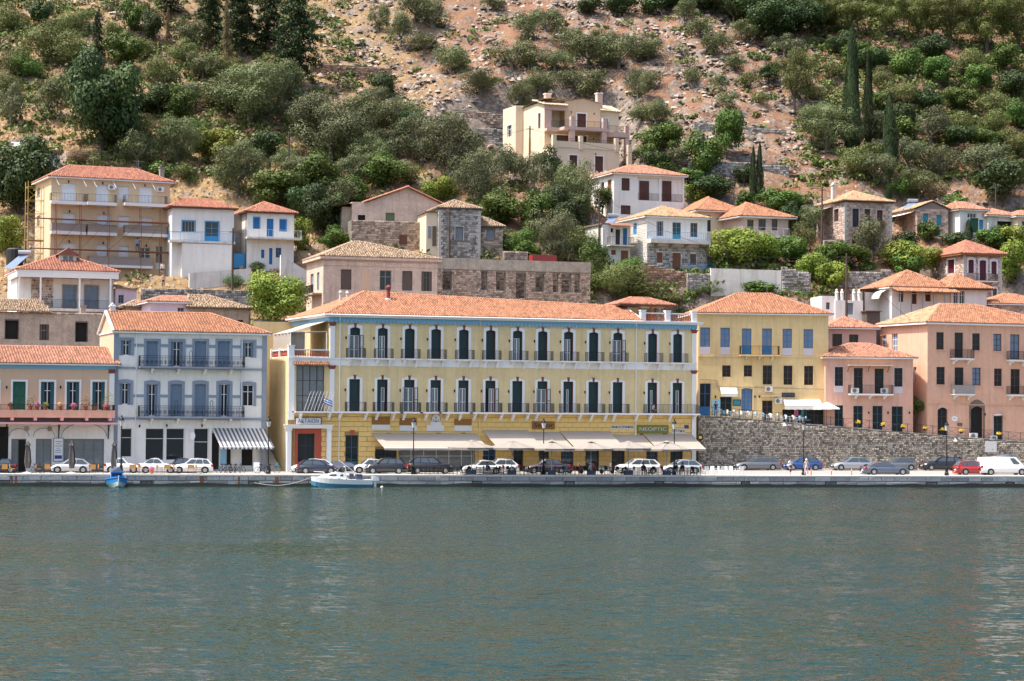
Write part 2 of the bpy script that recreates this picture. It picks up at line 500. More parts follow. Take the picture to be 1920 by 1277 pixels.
def water_mat():
 m = bpy.data.materials.new('harbour_water'); m.use_nodes = True
 nt = m.node_tree; N = nt.nodes; L = nt.links
 b = N['Principled BSDF']
 b.inputs['Base Color'].default_value = (.006, .026, .020, 1)
 b.inputs['Roughness'].default_value = .05
 b.inputs['IOR'].default_value = 1.33
 tc = N.new('ShaderNodeTexCoord')
 def vm(op, a, c):
  n = N.new('ShaderNodeVectorMath'); n.operation = op
  for i, v in ((0, a), (1, c)):
   if v is None: continue
   if isinstance(v, tuple): n.inputs[i].default_value = v
   else: L.new(v, n.inputs[i])
  return n.outputs[0]
 def wave(s, sc3, amp, d=2, rot=.1, mod=None):
  mp = N.new('ShaderNodeMapping'); mp.inputs['Scale'].default_value = sc3; mp.inputs['Rotation'].default_value = (0, 0, rot)
  n = N.new('ShaderNodeTexNoise'); n.inputs['Scale'].default_value = s; n.inputs['Detail'].default_value = d; n.inputs['Roughness'].default_value = .55
  L.new(tc.outputs['Object'], mp.inputs['Vector']); L.new(mp.outputs[0], n.inputs['Vector'])
  return vm('MULTIPLY', vm('SUBTRACT', n.outputs['Color'], (.5, .5, .5)), amp)
 # slopes of swell, wavelets and ripples
 v = vm('ADD', wave(.22, (.6, 1.2, 1), (.2, .30, 0)), wave(1.5, (.7, 1.4, 1), (.7, 1.05, 0), 3, .18))
 v = vm('ADD', v, wave(5.0, (.7, 1.4, 1), (.7, .95, 0), 2, -.1))
 # calmer and rougher patches
 pn = N.new('ShaderNodeTexNoise'); pn.inputs['Scale'].default_value = .045; pn.inputs['Detail'].default_value = 3
 mp = N.new('ShaderNodeMapping'); mp.inputs['Scale'].default_value = (.5, 1.6, 1); L.new(tc.outputs['Object'], mp.inputs['Vector']); L.new(mp.outputs[0], pn.inputs['Vector'])
 mr = N.new('ShaderNodeMapRange'); mr.inputs[1].default_value = .3; mr.inputs[2].default_value = .7; mr.inputs[3].default_value = .5; mr.inputs[4].default_value = 1.4; L.new(pn.outputs['Fac'], mr.inputs[0])
 sc_ = N.new('ShaderNodeVectorMath'); sc_.operation = 'SCALE'; L.new(v, sc_.inputs[0]); L.new(mr.outputs[0], sc_.inputs['Scale'])
 nrm = vm('NORMALIZE', vm('ADD', sc_.outputs[0], (0, -.105, 1)), None)
 L.new(nrm, b.inputs['Normal'])
 M['water'] = m
water_mat()
# ------------------------------------------------------------------ the setting
# open water of the harbour
xs = np.concatenate([np.linspace(-900, -70, 14), np.linspace(-60, 65, 60), np.linspace(75, 900, 14)])
ys = np.concatenate([np.linspace(-150, 40, 10), np.linspace(45, 230, 60)])
wm = MB()
wv = [(x, y, 0) for y in ys for x in xs]
nx = len(xs)
wm.add(wv, [(j * nx + i, j * nx + i + 1, (j + 1) * nx + i + 1, (j + 1) * nx + i) for j in range(len(ys) - 1) for i in range(nx - 1)])
wm.build('water', 'water', kind='structure', label='grey green rippled harbour water in front of the quay')

QZ = 1.15
Q0 = Vector((-49.2, 204.8, 0)); QA = math.atan2(17.2, 102.5)
QU = Vector((math.cos(QA), math.sin(QA), 0)); QN = Vector((-math.sin(QA), math.cos(QA), 0))
def q(s, d, z=QZ):
 p = Q0 + QU * s + QN * d
 return Vector((p.x, p.y, z))
def qs(px, py=885, d=0.0):
 """distance along the quay where picture column px lies, d metres inland"""
 r = ray(px, py)
 # (r.x*Y, Y) = Q0 + s*QU + d*QN
 o = Q0 + QN * d
 # o.x + s*ux = r.x*(o.y + s*uy)
 return (r.x * o.y - o.x) / (QU.x - r.x * QU.y)
def qp(px, d, z=QZ, py=885): return q(qs(px, py, d), d, z)

mb = MB(); mb.box(-60, 175, .03, 40, -3, QZ - .16)
quay = mb.build('quay', 'quay_block', kind='structure', label='grey stone harbour quay', loc=Q0, rz=QA)
niches = [(qs(a, 900), qs(b, 900)) for a, b in ((-2, 18), (264, 285), (466, 485), (885, 903), (1060, 1077), (1227, 1245), (1390, 1406), (1547, 1568), (1737, 1757), (1886, 1902))]
bl_rng = random.Random(2)
blk = {}
for row, (z0, z1) in enumerate(((-.4, .50), (.54, .985))):
 s = -14.0 - row * .7
 while s < 122:
  w = bl_rng.choice((1.2, 1.4, 1.4, 1.7, 2.0))
  cuts = [n for n in niches if n[0] < s + w and n[1] > s] if row == 0 else []
  a, b = s, s + w
  for n in cuts:
   if n[0] - a > b - n[1]: b = min(b, n[0])
   else: a = max(a, n[1])
  if b - a > .25:
   k = (row, round(b - a, 1))
   if k not in blk:
    m2 = MB(); ww = k[1] - .04; c = .045
    m2.add([(0, .2, z0), (ww, .2, z0), (ww, .2, z1), (0, .2, z1), (0, 0, z0), (ww, 0, z0), (ww, 0, z1), (0, 0, z1),
      (c, -c, z0 + c), (ww - c, -c, z0 + c), (ww - c, -c, z1 - c), (c, -c, z1 - c)],
        [(8, 9, 10, 11), (4, 5, 9, 8), (5, 6, 10, 9), (6, 7, 11, 10), (7, 4, 8, 11), (0, 1, 5, 4), (1, 2, 6, 5), (2, 3, 7, 6), (3, 0, 4, 7)])
    blk[k] = m2.mesh('block', 'quay_block')
   inst('block', blk[k], quay, (a, bl_rng.uniform(-.012, .012), 0))
  s += w
s = -14.0
cap = {}
while s < 122:
 w = bl_rng.choice((1.6, 2.0, 2.4))
 if w not in cap:
  m2 = MB(); m2.box(0, w - .012, -.05, .75, QZ - .15, QZ + .012); cap[w] = m2.mesh('coping_stone', 'quay_cap')
 inst('coping_stone', cap[w], quay, (s, bl_rng.uniform(-.015, .015), bl_rng.uniform(-.004, .004)))
 s += w
for a, b in niches:
 m2 = MB(); m2.cur = 0
 m2.box(a - .02, b + .02, -.045, .3, .50, .56); m2.box(a - .02, a + .07, -.045, .3, -.4, .5); m2.box(b - .07, b + .02, -.045, .3, -.4, .5)
 m2.cur = 1; m2.box(a + .07, b - .07, .14, .2, -.4, .5)
 nb = m2.build('mooring_niche', ['weed', 'shade_fill'], quay)
 m3 = MB(); m3.bar((a + .25, .05, .33), (b - .25, .05, .33), .035); m3.bar((a + .5, .05, .33), (a + .5, .05, .0), .03); m3.bar((b - .5, .05, .33), (b - .5, .05, .0), .03)
 m3.build('mooring_bar', 'rust', nb)
# algae line at the water, uneven top
m2 = MB(); s = -14.0; prev = None
while s < 122:
 h = .22 + .36 * max(0, float(fbm(s * .35, 3.3, 3)) + .18)
 if prev: m2.quad((prev[0], -.1, -.3), (s, -.1, -.3), (s, -.085, h), (prev[0], -.085, prev[1]))
 prev = (s, h); s += .35
m2.build('algae', 'weed', quay, kind='stuff')
for px in (376, 380, 448, 517, 521, 160 / 8 + 2, 30):
 a = qs(px, 898); m2 = MB(); m2.box(a - .09, a + .09, -.055, .1, .02, QZ - .2); m2.build('rust_strip', 'rust', quay)

m2 = MB(); m2.quad(q(-60, .5, QZ - .03), q(175, .5, QZ - .03), q(175, 45, QZ - .03), q(-60, 45, QZ - .03))
m2.build('street', 'asphalt', kind='structure', label='pale dusty harbour street between quay and houses')
m2 = MB(); m2.box(-60, 175, .76, 2.7, QZ - .1, QZ)
m2.build('quay_pavement', 'paving', kind='structure', label='pale paving along the quay edge', loc=Q0, rz=QA)

# ------------------------------------------------------------------ rubble stone facing
def stones(mb, x0, x1, z0, z1, holes=(), wr=(.28, .6), hr=(.22, .36), y=0.0, proud=.05, seed=1, ztop=None, jit=.03):
 r = random.Random(seed)
 z = z0
 while z < z1 - .08:
  h = min(r.uniform(*hr), z1 - z)
  x = x0 - r.uniform(0, .2)
  while x < x1 - .05:
   w = r.uniform(*wr)
   a, b = max(x, x0) + .012, min(x + w, x1) - .012
   c, d = z + .012, z + h - .012
   x += w
   if b - a < .08: continue
   if ztop is not None:
    if ztop((a + b) / 2) < d: continue
   if any(a < H[1] and b > H[0] and c < H[3] and d > H[2] for H in holes):
    # trim to the opening's edge, if most of the stone remains
    ok = True
    for H in holes:
     if a < H[1] and b > H[0] and c < H[3] and d > H[2]:
      l, rr = H[0] - a, b - H[1]
      if l > .1 and l >= rr: b = H[0]
      elif rr > .1: a = H[1]
      else: ok = False
    if not ok or b - a < .08: continue
   p = proud * r.uniform(.4, 1.2)
   j = lambda s=jit: r.uniform(-s, s)
   e = .035
   vs = [(a, y, c), (b, y, c), (b, y, d), (a, y, d),
      (a + e + abs(j()), y - p, c + e + abs(j())), (b - e - abs(j()), y - p + j(.01), c + e), (b - e, y - p, d - e - abs(j())), (a + e, y - p + j(.01), d - e)]
   mb.add(vs, [(4, 5, 6, 7), (0, 1, 5, 4), (1, 2, 6, 5), (2, 3, 7, 6), (3, 0, 4, 7)], r.random())
  z += h
 return mb

# retaining wall of the upper street
W0 = P(1309, 879, 238.3); W1 = P(1960, 880, 247.2)
WA = math.atan2(W1.y - W0.y, W1.x - W0.x); WL = math.hypot(W1.x - W0.x, W1.y - W0.y)
WU = Vector((math.cos(WA), math.sin(WA), 0)); WN = Vector((-math.sin(WA), math.cos(WA), 0))
def wl(px, py, y=0.0):
 """(along, z) where the sight line meets the plane of the wall, y metres behind its face"""
 r = ray(px, py); o = W0 + WN * y
 s = (r.x * o.y - o.x) / (WU.x - r.x * WU.y)
 Y = o.y + s * WU.y
 return s, CAMH + r.z * Y
_wt = [wl(a, b) for a, b in ((1309, 779), (1400, 786), (1500, 795), (1600, 803), (1700, 812), (1800, 820), (1920, 829), (1960, 832))]
def wtop(s): return float(np.interp(s, [a for a, b in _wt], [b for a, b in _wt]))
rw = empty('retaining_wall', (W0.x, W0.y, QZ - .1), WA, 'long grey rubble retaining wall beside the harbour street', 'wall')
m2 = MB(); N_ = 30
for i in range(N_):
 a, b = WL * i / N_, WL * (i + 1) / N_; za, zb = wtop(a) - QZ + .1, wtop(b) - QZ + .1
 m2.quad((a, 0, -.3), (b, 0, -.3), (b, 0, zb), (a, 0, za)); m2.quad((a, 0, za), (b, 0, zb), (b, .6, zb), (a, .6, za))
m2.quad((0, 0, -.3), (0, 0, wtop(0) - QZ + .1), (0, .6, wtop(0) - QZ + .1), (0, .6, -.3))
m2.build('wall_core', 'mortar', rw)
m2 = stones(MB(), 0, WL, 0, 6.3, wr=(.17, .38), hr=(.15, .27), proud=.12, seed=5, jit=.05, ztop=lambda s: wtop(s) - QZ + .08)
m2.build('stone_facing', 'stone_wall', rw, kind='stuff')
m2 = MB()
for i in range(60):
 a, b = WL * i / 60, WL * (i + 1) / 60 - .02; z = wtop((a + b) / 2) - QZ + .1
 m2.box(a, b, -.06, .5, z, z + .09, random.random())
m2.build('coping', 'stone_grey', rw, kind='stuff')
m2 = MB(); ss = np.arange(.2, WL, 1.55)
for a, b in zip(ss[:-1], ss[1:]):
 za, zb = wtop(a) - QZ + .19, wtop(b) - QZ + .19
 m2.bar((a, .25, za - .05), (a, .25, za + 1.0), .03, 5)
 for h in (.98, .12): m2.bar((a, .25, za + h), (b, .25, zb + h), .022, 4)
 m2.bar((a, .25, za + .12), (b, .25, zb + .98), .014, 4); m2.bar((a, .25, za + .98), (b, .25, zb + .12), .014, 4)
m2.build('railing', 'iron', rw)
# plaque and small spouts on the wall
s0, z0 = wl(1847, 848); s1, z1 = wl(1868, 828)
m2 = MB(); m2.box(s0, s1, -.14, -.02, z0 - QZ + .1, z1 - QZ + .1); pl = m2.build('wall_plaque', 'marble', rw)
for px, py in ((1469, 798), (1789, 827)):
 s, z = wl(px, py); m2 = MB(); m2.bar((s, 0, z - QZ + .45), (s, -.35, z - QZ + .4), .03); m2.lathe([(.05, z - QZ + .38), (.10, z - QZ + .25), (.26, z - QZ + .1), (.24, z - QZ + .09)], 10, s, -.38)
 m2.build('wall_lamp', 'white_metal', rw)
# the sloping upper street behind it
m2 = MB()
for i in range(N_):
 a, b = WL * i / N_, WL * (i + 1) / N_
 A = W0 + WU * a; B = W0 + WU * b; za, zb = wtop(a) + .02, wtop(b) + .02
 m2.quad((A.x + WN.x * .5, A.y + WN.y * .5, za), (B.x + WN.x * .5, B.y + WN.y * .5, zb), (B.x + WN.x * 14, B.y + WN.y * 14, zb), (A.x + WN.x * 14, A.y + WN.y * 14, za))
m2.build('upper_street', 'paving', kind='structure', label='sloping paved street above the retaining wall')
# pavement at the foot of the wall
m2 = MB(); m2.box(0, WL + 8, -1.6, -.1, -.3, .16); m2.build('wall_pavement', 'kerb', kind='structure', label='narrow pavement at the foot of the retaining wall', loc=(W0.x, W0.y, QZ - .1), rz=WA)
# ------------------------------------------------------------------ building kit
class Bld:
 """local frame: x along the front, y into the building, z up from the base"""
 def __init__(s, name, label, cat, pxl, Yl, pxr, alpha, zb, pyref, group=None):
  r = ray(pxl, pyref); A = Vector((r.x * Yl, Yl, 0))
  u = Vector((math.cos(alpha), math.sin(alpha), 0))
  r2 = ray(pxr, pyref)
  s.W = (r2.x * A.y - A.x) / (u.x - r2.x * u.y)
  s.A = A; s.u = u; s.n = Vector((-u.y, u.x, 0)); s.zb = zb; s.al = alpha
  s.root = empty(name, (A.x, A.y, zb), alpha, label, cat, group)
 def f(s, px, py, y=0.0):
  """local (x, z) where the sight line meets the plane y"""
  r = ray(px, py); o = s.A + s.n * y
  t = (r.x * o.y - o.x) / (s.u.x - r.x * s.u.y)
  return t, CAMH + r.z * (o.y + t * s.u.y) - s.zb
 def side(s, px, py, x=0.0):
  """local (y, z) on the plane x"""
  r = ray(px, py); o = s.A + s.u * x
  t = (r.x * o.y - o.x) / (s.n.x - r.x * s.n.y)
  return t, CAMH + r.z * (o.y + t * s.n.y) - s.zb
 def slope(s, px, py, y0, z0, tan):
  """local point where the sight line meets the roof plane z = z0 + (y - y0) * tan"""
  lo, hi = y0 - 3, y0 + 40
  for i in range(50):
   m = (lo + hi) / 2
   x, z = s.f(px, py, m)
   if z0 + (m - y0) * tan > z: hi = m
   else: lo = m
  m = (lo + hi) / 2; x, z = s.f(px, py, m)
  return Vector((x, m, z0 + (m - y0) * tan))
 def rect(s, px0, py0, px1, py1, y=0.0):
  x0, _ = s.f(px0, (py0 + py1) / 2, y); x1, _ = s.f(px1, (py0 + py1) / 2, y)
  _, z1 = s.f((px0 + px1) / 2, py0, y); _, z0 = s.f((px0 + px1) / 2, py1, y)
  return x0, x1, z0, z1
 def w(s, x, y, z): return s.A + s.u * x + s.n * y + Vector((0, 0, s.zb + z))
 def part(s, mb, name, m, parent=None, **k): return mb.build(name, m, parent or s.root, **k)

def panel(mb, x0, x1, z0, z1, holes=(), y=0.0, dep=.28, axis='x', at=0.0, flip=1):
 """wall sheet with openings and their reveals. axis 'x': in the plane y; axis 'y': in the plane x = at"""
 xs = sorted({x0, x1, *[min(max(h[i], x0), x1) for h in holes for i in (0, 1)]})
 zs = sorted({z0, z1, *[min(max(h[i], z0), z1) for h in holes for i in (2, 3)]})
 pt = (lambda a, d, z: (a, y + d, z)) if axis == 'x' else (lambda a, d, z: (at + d * flip, a, z))
 for i in range(len(xs) - 1):
  # merge cells vertically where possible
  run = None
  for j in range(len(zs) - 1):
   cx, cz = (xs[i] + xs[i + 1]) / 2, (zs[j] + zs[j + 1]) / 2
   inside = any(h[0] < cx < h[1] and h[2] < cz < h[3] for h in holes)
   if not inside:
    run = (zs[j] if run is None else run[0], zs[j + 1])
   if run and (inside or j == len(zs) - 2):
    mb.quad(pt(xs[i], 0, run[0]), pt(xs[i + 1], 0, run[0]), pt(xs[i + 1], 0, run[1]), pt(xs[i], 0, run[1])); run = None
 for h in holes:
  a, b, c, d = h[:4]
  mb.quad(pt(a, 0, c), pt(a, dep, c), pt(a, dep, d), pt(a, 0, d)); mb.quad(pt(b, 0, c), pt(b, 0, d), pt(b, dep, d), pt(b, dep, c))
  mb.quad(pt(a, 0, d), pt(a, dep, d), pt(b, dep, d), pt(b, 0, d)); mb.quad(pt(a, 0, c), pt(b, 0, c), pt(b, dep, c), pt(a, dep, c))
 return mb

def leaf(x0, x1, z0, z1, y, mname, parent, n=8, th=.045):
 """louvred shutter leaf"""
 m = MB(); f = min(.07, (x1 - x0) * .18)
 m.box(x0, x0 + f, y, y + th, z0, z1); m.box(x1 - f, x1, y, y + th, z0, z1)
 for z in (z0, (z0 + z1) / 2 - f / 2, z1 - f): m.box(x0 + f, x1 - f, y, y + th, z, z + f)
 m.quad((x0 + f, y + th * .8, z0), (x1 - f, y + th * .8, z0), (x1 - f, y + th * .8, z1), (x0 + f, y + th * .8, z1))
 k = max(4, int((z1 - z0) / .14))
 for i in range(k):
  z = z0 + (z1 - z0) * (i + .5) / k
  m.quad((x0 + f, y + .004, z - .045), (x1 - f, y + .004, z - .045), (x1 - f, y + th * .75, z + .045), (x0 + f, y + th * .75, z + .045))
 return m.build('shutter', mname, parent)

def opening(root, r, kind, col='trim_white', y=0.0, dep=.16, sur=None, sw=.14, sill=None, name=None, pane='glass', nx=2, nz=2, key=False, sh=None, arch=0.0):
 """window or door in the rectangle r = (x0, x1, z0, z1) of the plane y; kinds: glass, shut, open, half, void, door, roller"""
 x0, x1, z0, z1 = r[:4]; w = x1 - x0; h = z1 - z0
 nm = name or ('door' if h / max(w, .01) > 1.95 else 'window')
 fr = MB(); t = min(.07, w * .09); yy = y + dep
 if kind == 'shade_fill':
  fr.quad((x0, y + .26, z0), (x1, y + .26, z0), (x1, y + .26, z1), (x0, y + .26, z1))  # flat near-black sheet in place of a shaded interior
  o = fr.build(nm, 'shade_fill', root)
 else:
  for a, b in ((x0, x0 + t), (x1 - t, x1)): fr.box(a, b, yy, yy + .07, z0, z1)
  fr.box(x0 + t, x1 - t, yy, yy + .07, z1 - t, z1); fr.box(x0 + t, x1 - t, yy, yy + .07, z0, z0 + (t if nm == 'window' else t * 1.6))
  if kind in ('glass', 'door', 'open', 'half'):
   for i in range(1, nx):
    x = x0 + w * i / nx; fr.box(x - t * .55, x + t * .55, yy + .005, yy + .06, z0 + t, z1 - t)
   for j in range(1, nz):
    z = z0 + h * j / nz if nz > 2 else z0 + h * (.68 if j == 1 else .3)
    fr.box(x0 + t, x1 - t, yy + .01, yy + .055, z - t * .4, z + t * .4)
   if kind == 'door': fr.box(x0 + t, x1 - t, yy + .012, yy + .05, z0 + t, z0 + h * .28)
  o = fr.build(nm, col, root)
  if kind in ('glass', 'door', 'open', 'half'):
   p = MB(); p.quad((x0 + t * .5, yy + .035, z0 + t * .5), (x1 - t * .5, yy + .035, z0 + t * .5), (x1 - t * .5, yy + .035, z1 - t * .5), (x0 + t * .5, yy + .035, z1 - t * .5))
   p.build('pane', pane, o)
  if kind == 'shut':
   xm = (x0 + x1) / 2
   if w > .75:
    leaf(x0 + t * .6, xm - .008, z0 + .02, z1 - t * .6, yy - .03, sh or col, o); leaf(xm + .008, x1 - t * .6, z0 + .02, z1 - t * .6, yy - .03, sh or col, o)
   else: leaf(x0 + t * .6, x1 - t * .6, z0 + .02, z1 - t * .6, yy - .03, sh or col, o)
  if kind == 'open':
   lw = w * .5
   leaf(x0 - lw, x0 - .01, z0, z1, y - .075, sh or 'shutter_blue', o); leaf(x1 + .01, x1 + lw, z0, z1, y - .075, sh or 'shutter_blue', o)
  if kind == 'half':
   lw = w * .27
   leaf(x0 + .02, x0 + lw, z0, z1 - t, yy - .06, sh or 'shutter_blue', o); leaf(x1 - lw, x1 - .02, z0, z1 - t, yy - .06, sh or 'shutter_blue', o)
  if kind == 'roller':
   p = MB(); k = max(4, int(h / .16))
   for i in range(k):
    a, b = z0 + t + (h - 2 * t) * i / k, z0 + t + (h - 2 * t) * (i + 1) / k
    p.quad((x0 + t, yy + .035, a), (x1 - t, yy + .035, a), (x1 - t, yy + .01, b - .015), (x0 + t, yy + .01, b - .015))
    p.quad((x0 + t, yy + .01, b - .015), (x1 - t, yy + .01, b - .015), (x1 - t, yy + .035, b), (x0 + t, yy + .035, b))
   p.build('roller_shutter', sh or 'shutter_roller', o)
 if sur:
  g = MB(); q_ = y - .06
  g.box(x0 - sw, x0 - .003, q_, y - .002, z0, z1); g.box(x1 + .003, x1 + sw, q_, y - .002, z0, z1)
  if arch:
   n = 8; top = [(x0 - sw + (w + 2 * sw) * i / n, z1 + sw + arch * math.sin(math.pi * i / n)) for i in range(n + 1)]
   bot = [(x1 - w * i / n, z1 - arch * .6 * (1 - math.sin(math.pi * i / n))) for i in range(n + 1)]
   g.prism([(x0 - sw, z1 - arch * .6)] + top + [(x1 + sw, z1 - arch * .6)] + bot, q_ - .002, y - .002)
  else: g.box(x0 - sw, x1 + sw, q_ - .002, y - .002, z1, z1 + sw)
  g.build('surround', sur, o)
  if key:
   g = MB(); xm = (x0 + x1) / 2; zk = z1 + arch
   g.prism([(xm - .10, zk - .06), (xm + .10, zk - .06), (xm + .15, zk + sw + .10), (xm - .15, zk + sw + .10)], y - .11, y - .055)
   g.build('keystone', 'trim_red', o)
 if sill:
  g = MB(); g.box(x0 - .1, x1 + .1, y - .12, y - .002, z0 - .09, z0 - .003); g.build('sill', sill, o)
 return o

def railing(m, pts, z, h=1.0, step=.13, r=.014, ornate=False):
 for (xa, ya), (xb, yb) in zip(pts[:-1], pts[1:]):
  L = math.hypot(xb - xa, yb - ya)
  if L < .02: continue
  for hh, rr in ((h, .022), (.08, .016)): m.bar((xa, ya, z + hh), (xb, yb, z + hh), rr, 4)
  n = max(1, int(L / step))
  for i in range(n + 1):
   f = i / n; x, y = xa + (xb - xa) * f, ya + (yb - ya) * f
   m.bar((x, y, z + .0), (x, y, z + h), r if i % 8 else r * 1.8, 4)
  if ornate:
   m.bar((xa, ya, z + h * .8), (xb, yb, z + h * .8), .016, 4)
   k = max(1, int(L / .45))
   for i in range(k):
    f = (i + .5) / k; cx, cy = xa + (xb - xa) * f, ya + (yb - ya) * f
    ring = [(cx + (xb - xa) / L * .17 * math.cos(a), cy + (yb - ya) / L * .17 * math.cos(a), z + .45 + .17 * math.sin(a)) for a in [2 * math.pi * j / 8 for j in range(9)]]
    m.tube(ring, .022, 4)
    for a in (0.8, 2.3, 3.9, 5.5): m.bar((cx, cy, z + .45), (cx + (xb - xa) / L * .12 * math.cos(a), cy + (yb - ya) / L * .12 * math.cos(a), z + .45 + .12 * math.sin(a)), .03, 4)

def balcony(root, x0, x1, z, dep=.9, th=.14, slab='trim_white', rail='iron', h=1.0, br=0, brm=None, step=.13, ornate=False, solid=None, sides=True, brh=.45, mould=True):
 m = MB(); m.box(x0, x1, -dep, .01, z - th, z)
 if mould: m.box(x0 + .08, x1 - .08, -dep + .1, .01, z - th - .07, z - th - .001)
 o = m.build('balcony', slab, root)
 if rail:
  m = MB(); y = -dep + .06
  pts = [(x0 + .05, 0), (x0 + .05, y), (x1 - .05, y), (x1 - .05, 0)] if sides else [(x0 + .05, y), (x1 - .05, y)]
  railing(m, pts, z, h, step, ornate=ornate); m.build('railing', rail, o)
 if solid:
  m = MB(); y = -dep + .03
  m.box(x0 + .03, x1 - .03, y, y + .03, z + .05, z + h); m.box(x0 + .03, x0 + .06, y + .03, 0, z + .05, z + h); m.box(x1 - .06, x1 - .03, y + .03, 0, z + .05, z + h)
  m.build('parapet', solid, o)
 for i in range(br):
  x = x0 + (x1 - x0) * (i + .5) / br if br > 2 else x0 + (x1 - x0) * (.16 + .68 * i / max(1, br - 1))
  m = MB(); zt = z - th - .07
  m.add([(x - .11, 0, zt), (x - .11, -dep * .85, zt), (x - .11, -dep * .8, zt - .1), (x - .11, -.25, zt - brh * .6), (x - .11, -.12, zt - brh), (x - .11, 0, zt - brh),
      (x + .11, 0, zt), (x + .11, -dep * .85, zt), (x + .11, -dep * .8, zt - .1), (x + .11, -.25, zt - brh * .6), (x + .11, -.12, zt - brh), (x + .11, 0, zt - brh)],
     [(0, 1, 2, 3, 4, 5), (11, 10, 9, 8, 7, 6)] + [(i_, i_ + 6, i_ + 7, i_ + 1) for i_ in range(5)])
  m.build('bracket', brm or slab, o)
 return o

# ---- tiles: real barrel tiles over a convex patch of a roof plane
_prof = np.array([(-.5, .0), (-.27, .012), (-.16, .085), (0, .12), (.16, .085), (.27, .012), (.5, .0)])
def tile_mesh(name, O, eu, ev, poly, m, w=.29, p=.42, seed=0, jit=.0, gap=0.0):
 """O origin, eu along the eave, ev up the slope (unit), poly [(u, v)] convex counter-clockwise"""
 O = np.array(O, float); eu = np.array(eu, float); ev = np.array(ev, float)
 en = np.cross(eu, ev); en /= np.linalg.norm(en)
 if en[2] < 0: en = -en
 pl = np.array(poly, float)
 r = np.random.default_rng(seed)
 u = np.arange(pl[:, 0].min() + w / 2, pl[:, 0].max(), w); v = np.arange(pl[:, 1].min(), pl[:, 1].max(), p)
 U, Vv = np.meshgrid(u, v); U = U.ravel(); Vv = Vv.ravel()
 ok = np.ones(len(U), bool)
 cv = Vv + p * .4
 for i in range(len(pl)):
  a, b = pl[i], pl[(i + 1) % len(pl)]
  ok &= ((b[0] - a[0]) * (cv - a[1]) - (b[1] - a[1]) * (U - a[0])) > -1e-6
 if gap: ok &= r.random(len(U)) > gap
 U, Vv = U[ok], Vv[ok]; n = len(U)
 if n == 0: return None
 k = len(_prof)
 du = _prof[:, 0] * w; dh = _prof[:, 1]
 ju = r.normal(0, jit * w, n); jh = r.normal(0, jit * .06, n)
 lo_h, hi_h, ln = .075, .012, p * 1.12
 A = np.zeros((n, 3 * k, 3))
 sk = r.normal(0, jit * .5, n)
 for e, (vv_, hh) in enumerate(((0, lo_h), (ln, hi_h), (0, lo_h))):
  uu = U[:, None] + du[None] + ju[:, None] + (sk[:, None] * .1 if e == 1 else 0)
  hgt = dh[None] + hh + jh[:, None]
  if e == 2: hgt = hgt * 0 - .0
  pos = O + uu[..., None] * eu + (Vv[:, None] + vv_)[..., None] * ev + hgt[..., None] * en
  A[:, e * k:(e + 1) * k] = pos
 base = (np.arange(n) * 3 * k)[:, None, None]
 i = np.arange(k - 1)
 f1 = np.stack([i, i + 1, k + i + 1, k + i], -1); f2 = np.stack([2 * k + i, 2 * k + i + 1, i + 1, i], -1)
 F = (base + np.concatenate([f1, f2])[None]).reshape(-1, 4)
 tint = np.repeat(np.clip(r.normal(.5, .22, n), 0, 1), 2 * (k - 1))
 return np_mesh(name, A.reshape(-1, 3), F, m, tint)

def roof_patch(parent, pts, m, seed=0, w=.29, p=.42, jit=.03, tiles=True, gap=0):
 """pts: eave-left, eave-right, then up and round (local coordinates, planar, counter-clockwise seen from outside)"""
 pts = [Vector(a) for a in pts]
 base = MB();
 base.poly(pts)
 b = base.build('roof_deck', m, parent)
 if not tiles: return b
 eu = (pts[1] - pts[0]).normalized(); nrm = eu.cross(pts[-1] - pts[0]).normalized()
 if nrm.z < 0: nrm = -nrm
 ev = nrm.cross(eu)
 if ev.z < 0: ev = -ev
 poly = [((a - pts[0]).dot(eu), (a - pts[0]).dot(ev)) for a in pts]
 me = tile_mesh('tiles', pts[0], eu, ev, poly, m, w, p, seed, jit, gap)
 if me: tag(inst('tiles', me, parent), kind='stuff')
 return b

def caps(parent, a, b, m, r=.13):
 a = Vector(a); b = Vector(b); L = (b - a).length; n = max(1, int(L / .4)); mb = MB()
 d = (b - a) / n
 for i in range(n):
  mb.bar(a + d * i + Vector((0, 0, .03)), a + d * (i + 1.12) + Vector((0, 0, .03)), r, 6, r * .85)
  for _ in range(8): mb.t[-1 - _] = .3 + .4 * ((i * 7 + _ * 0) % 5) / 5
 return mb.build('ridge_cap', m, parent)

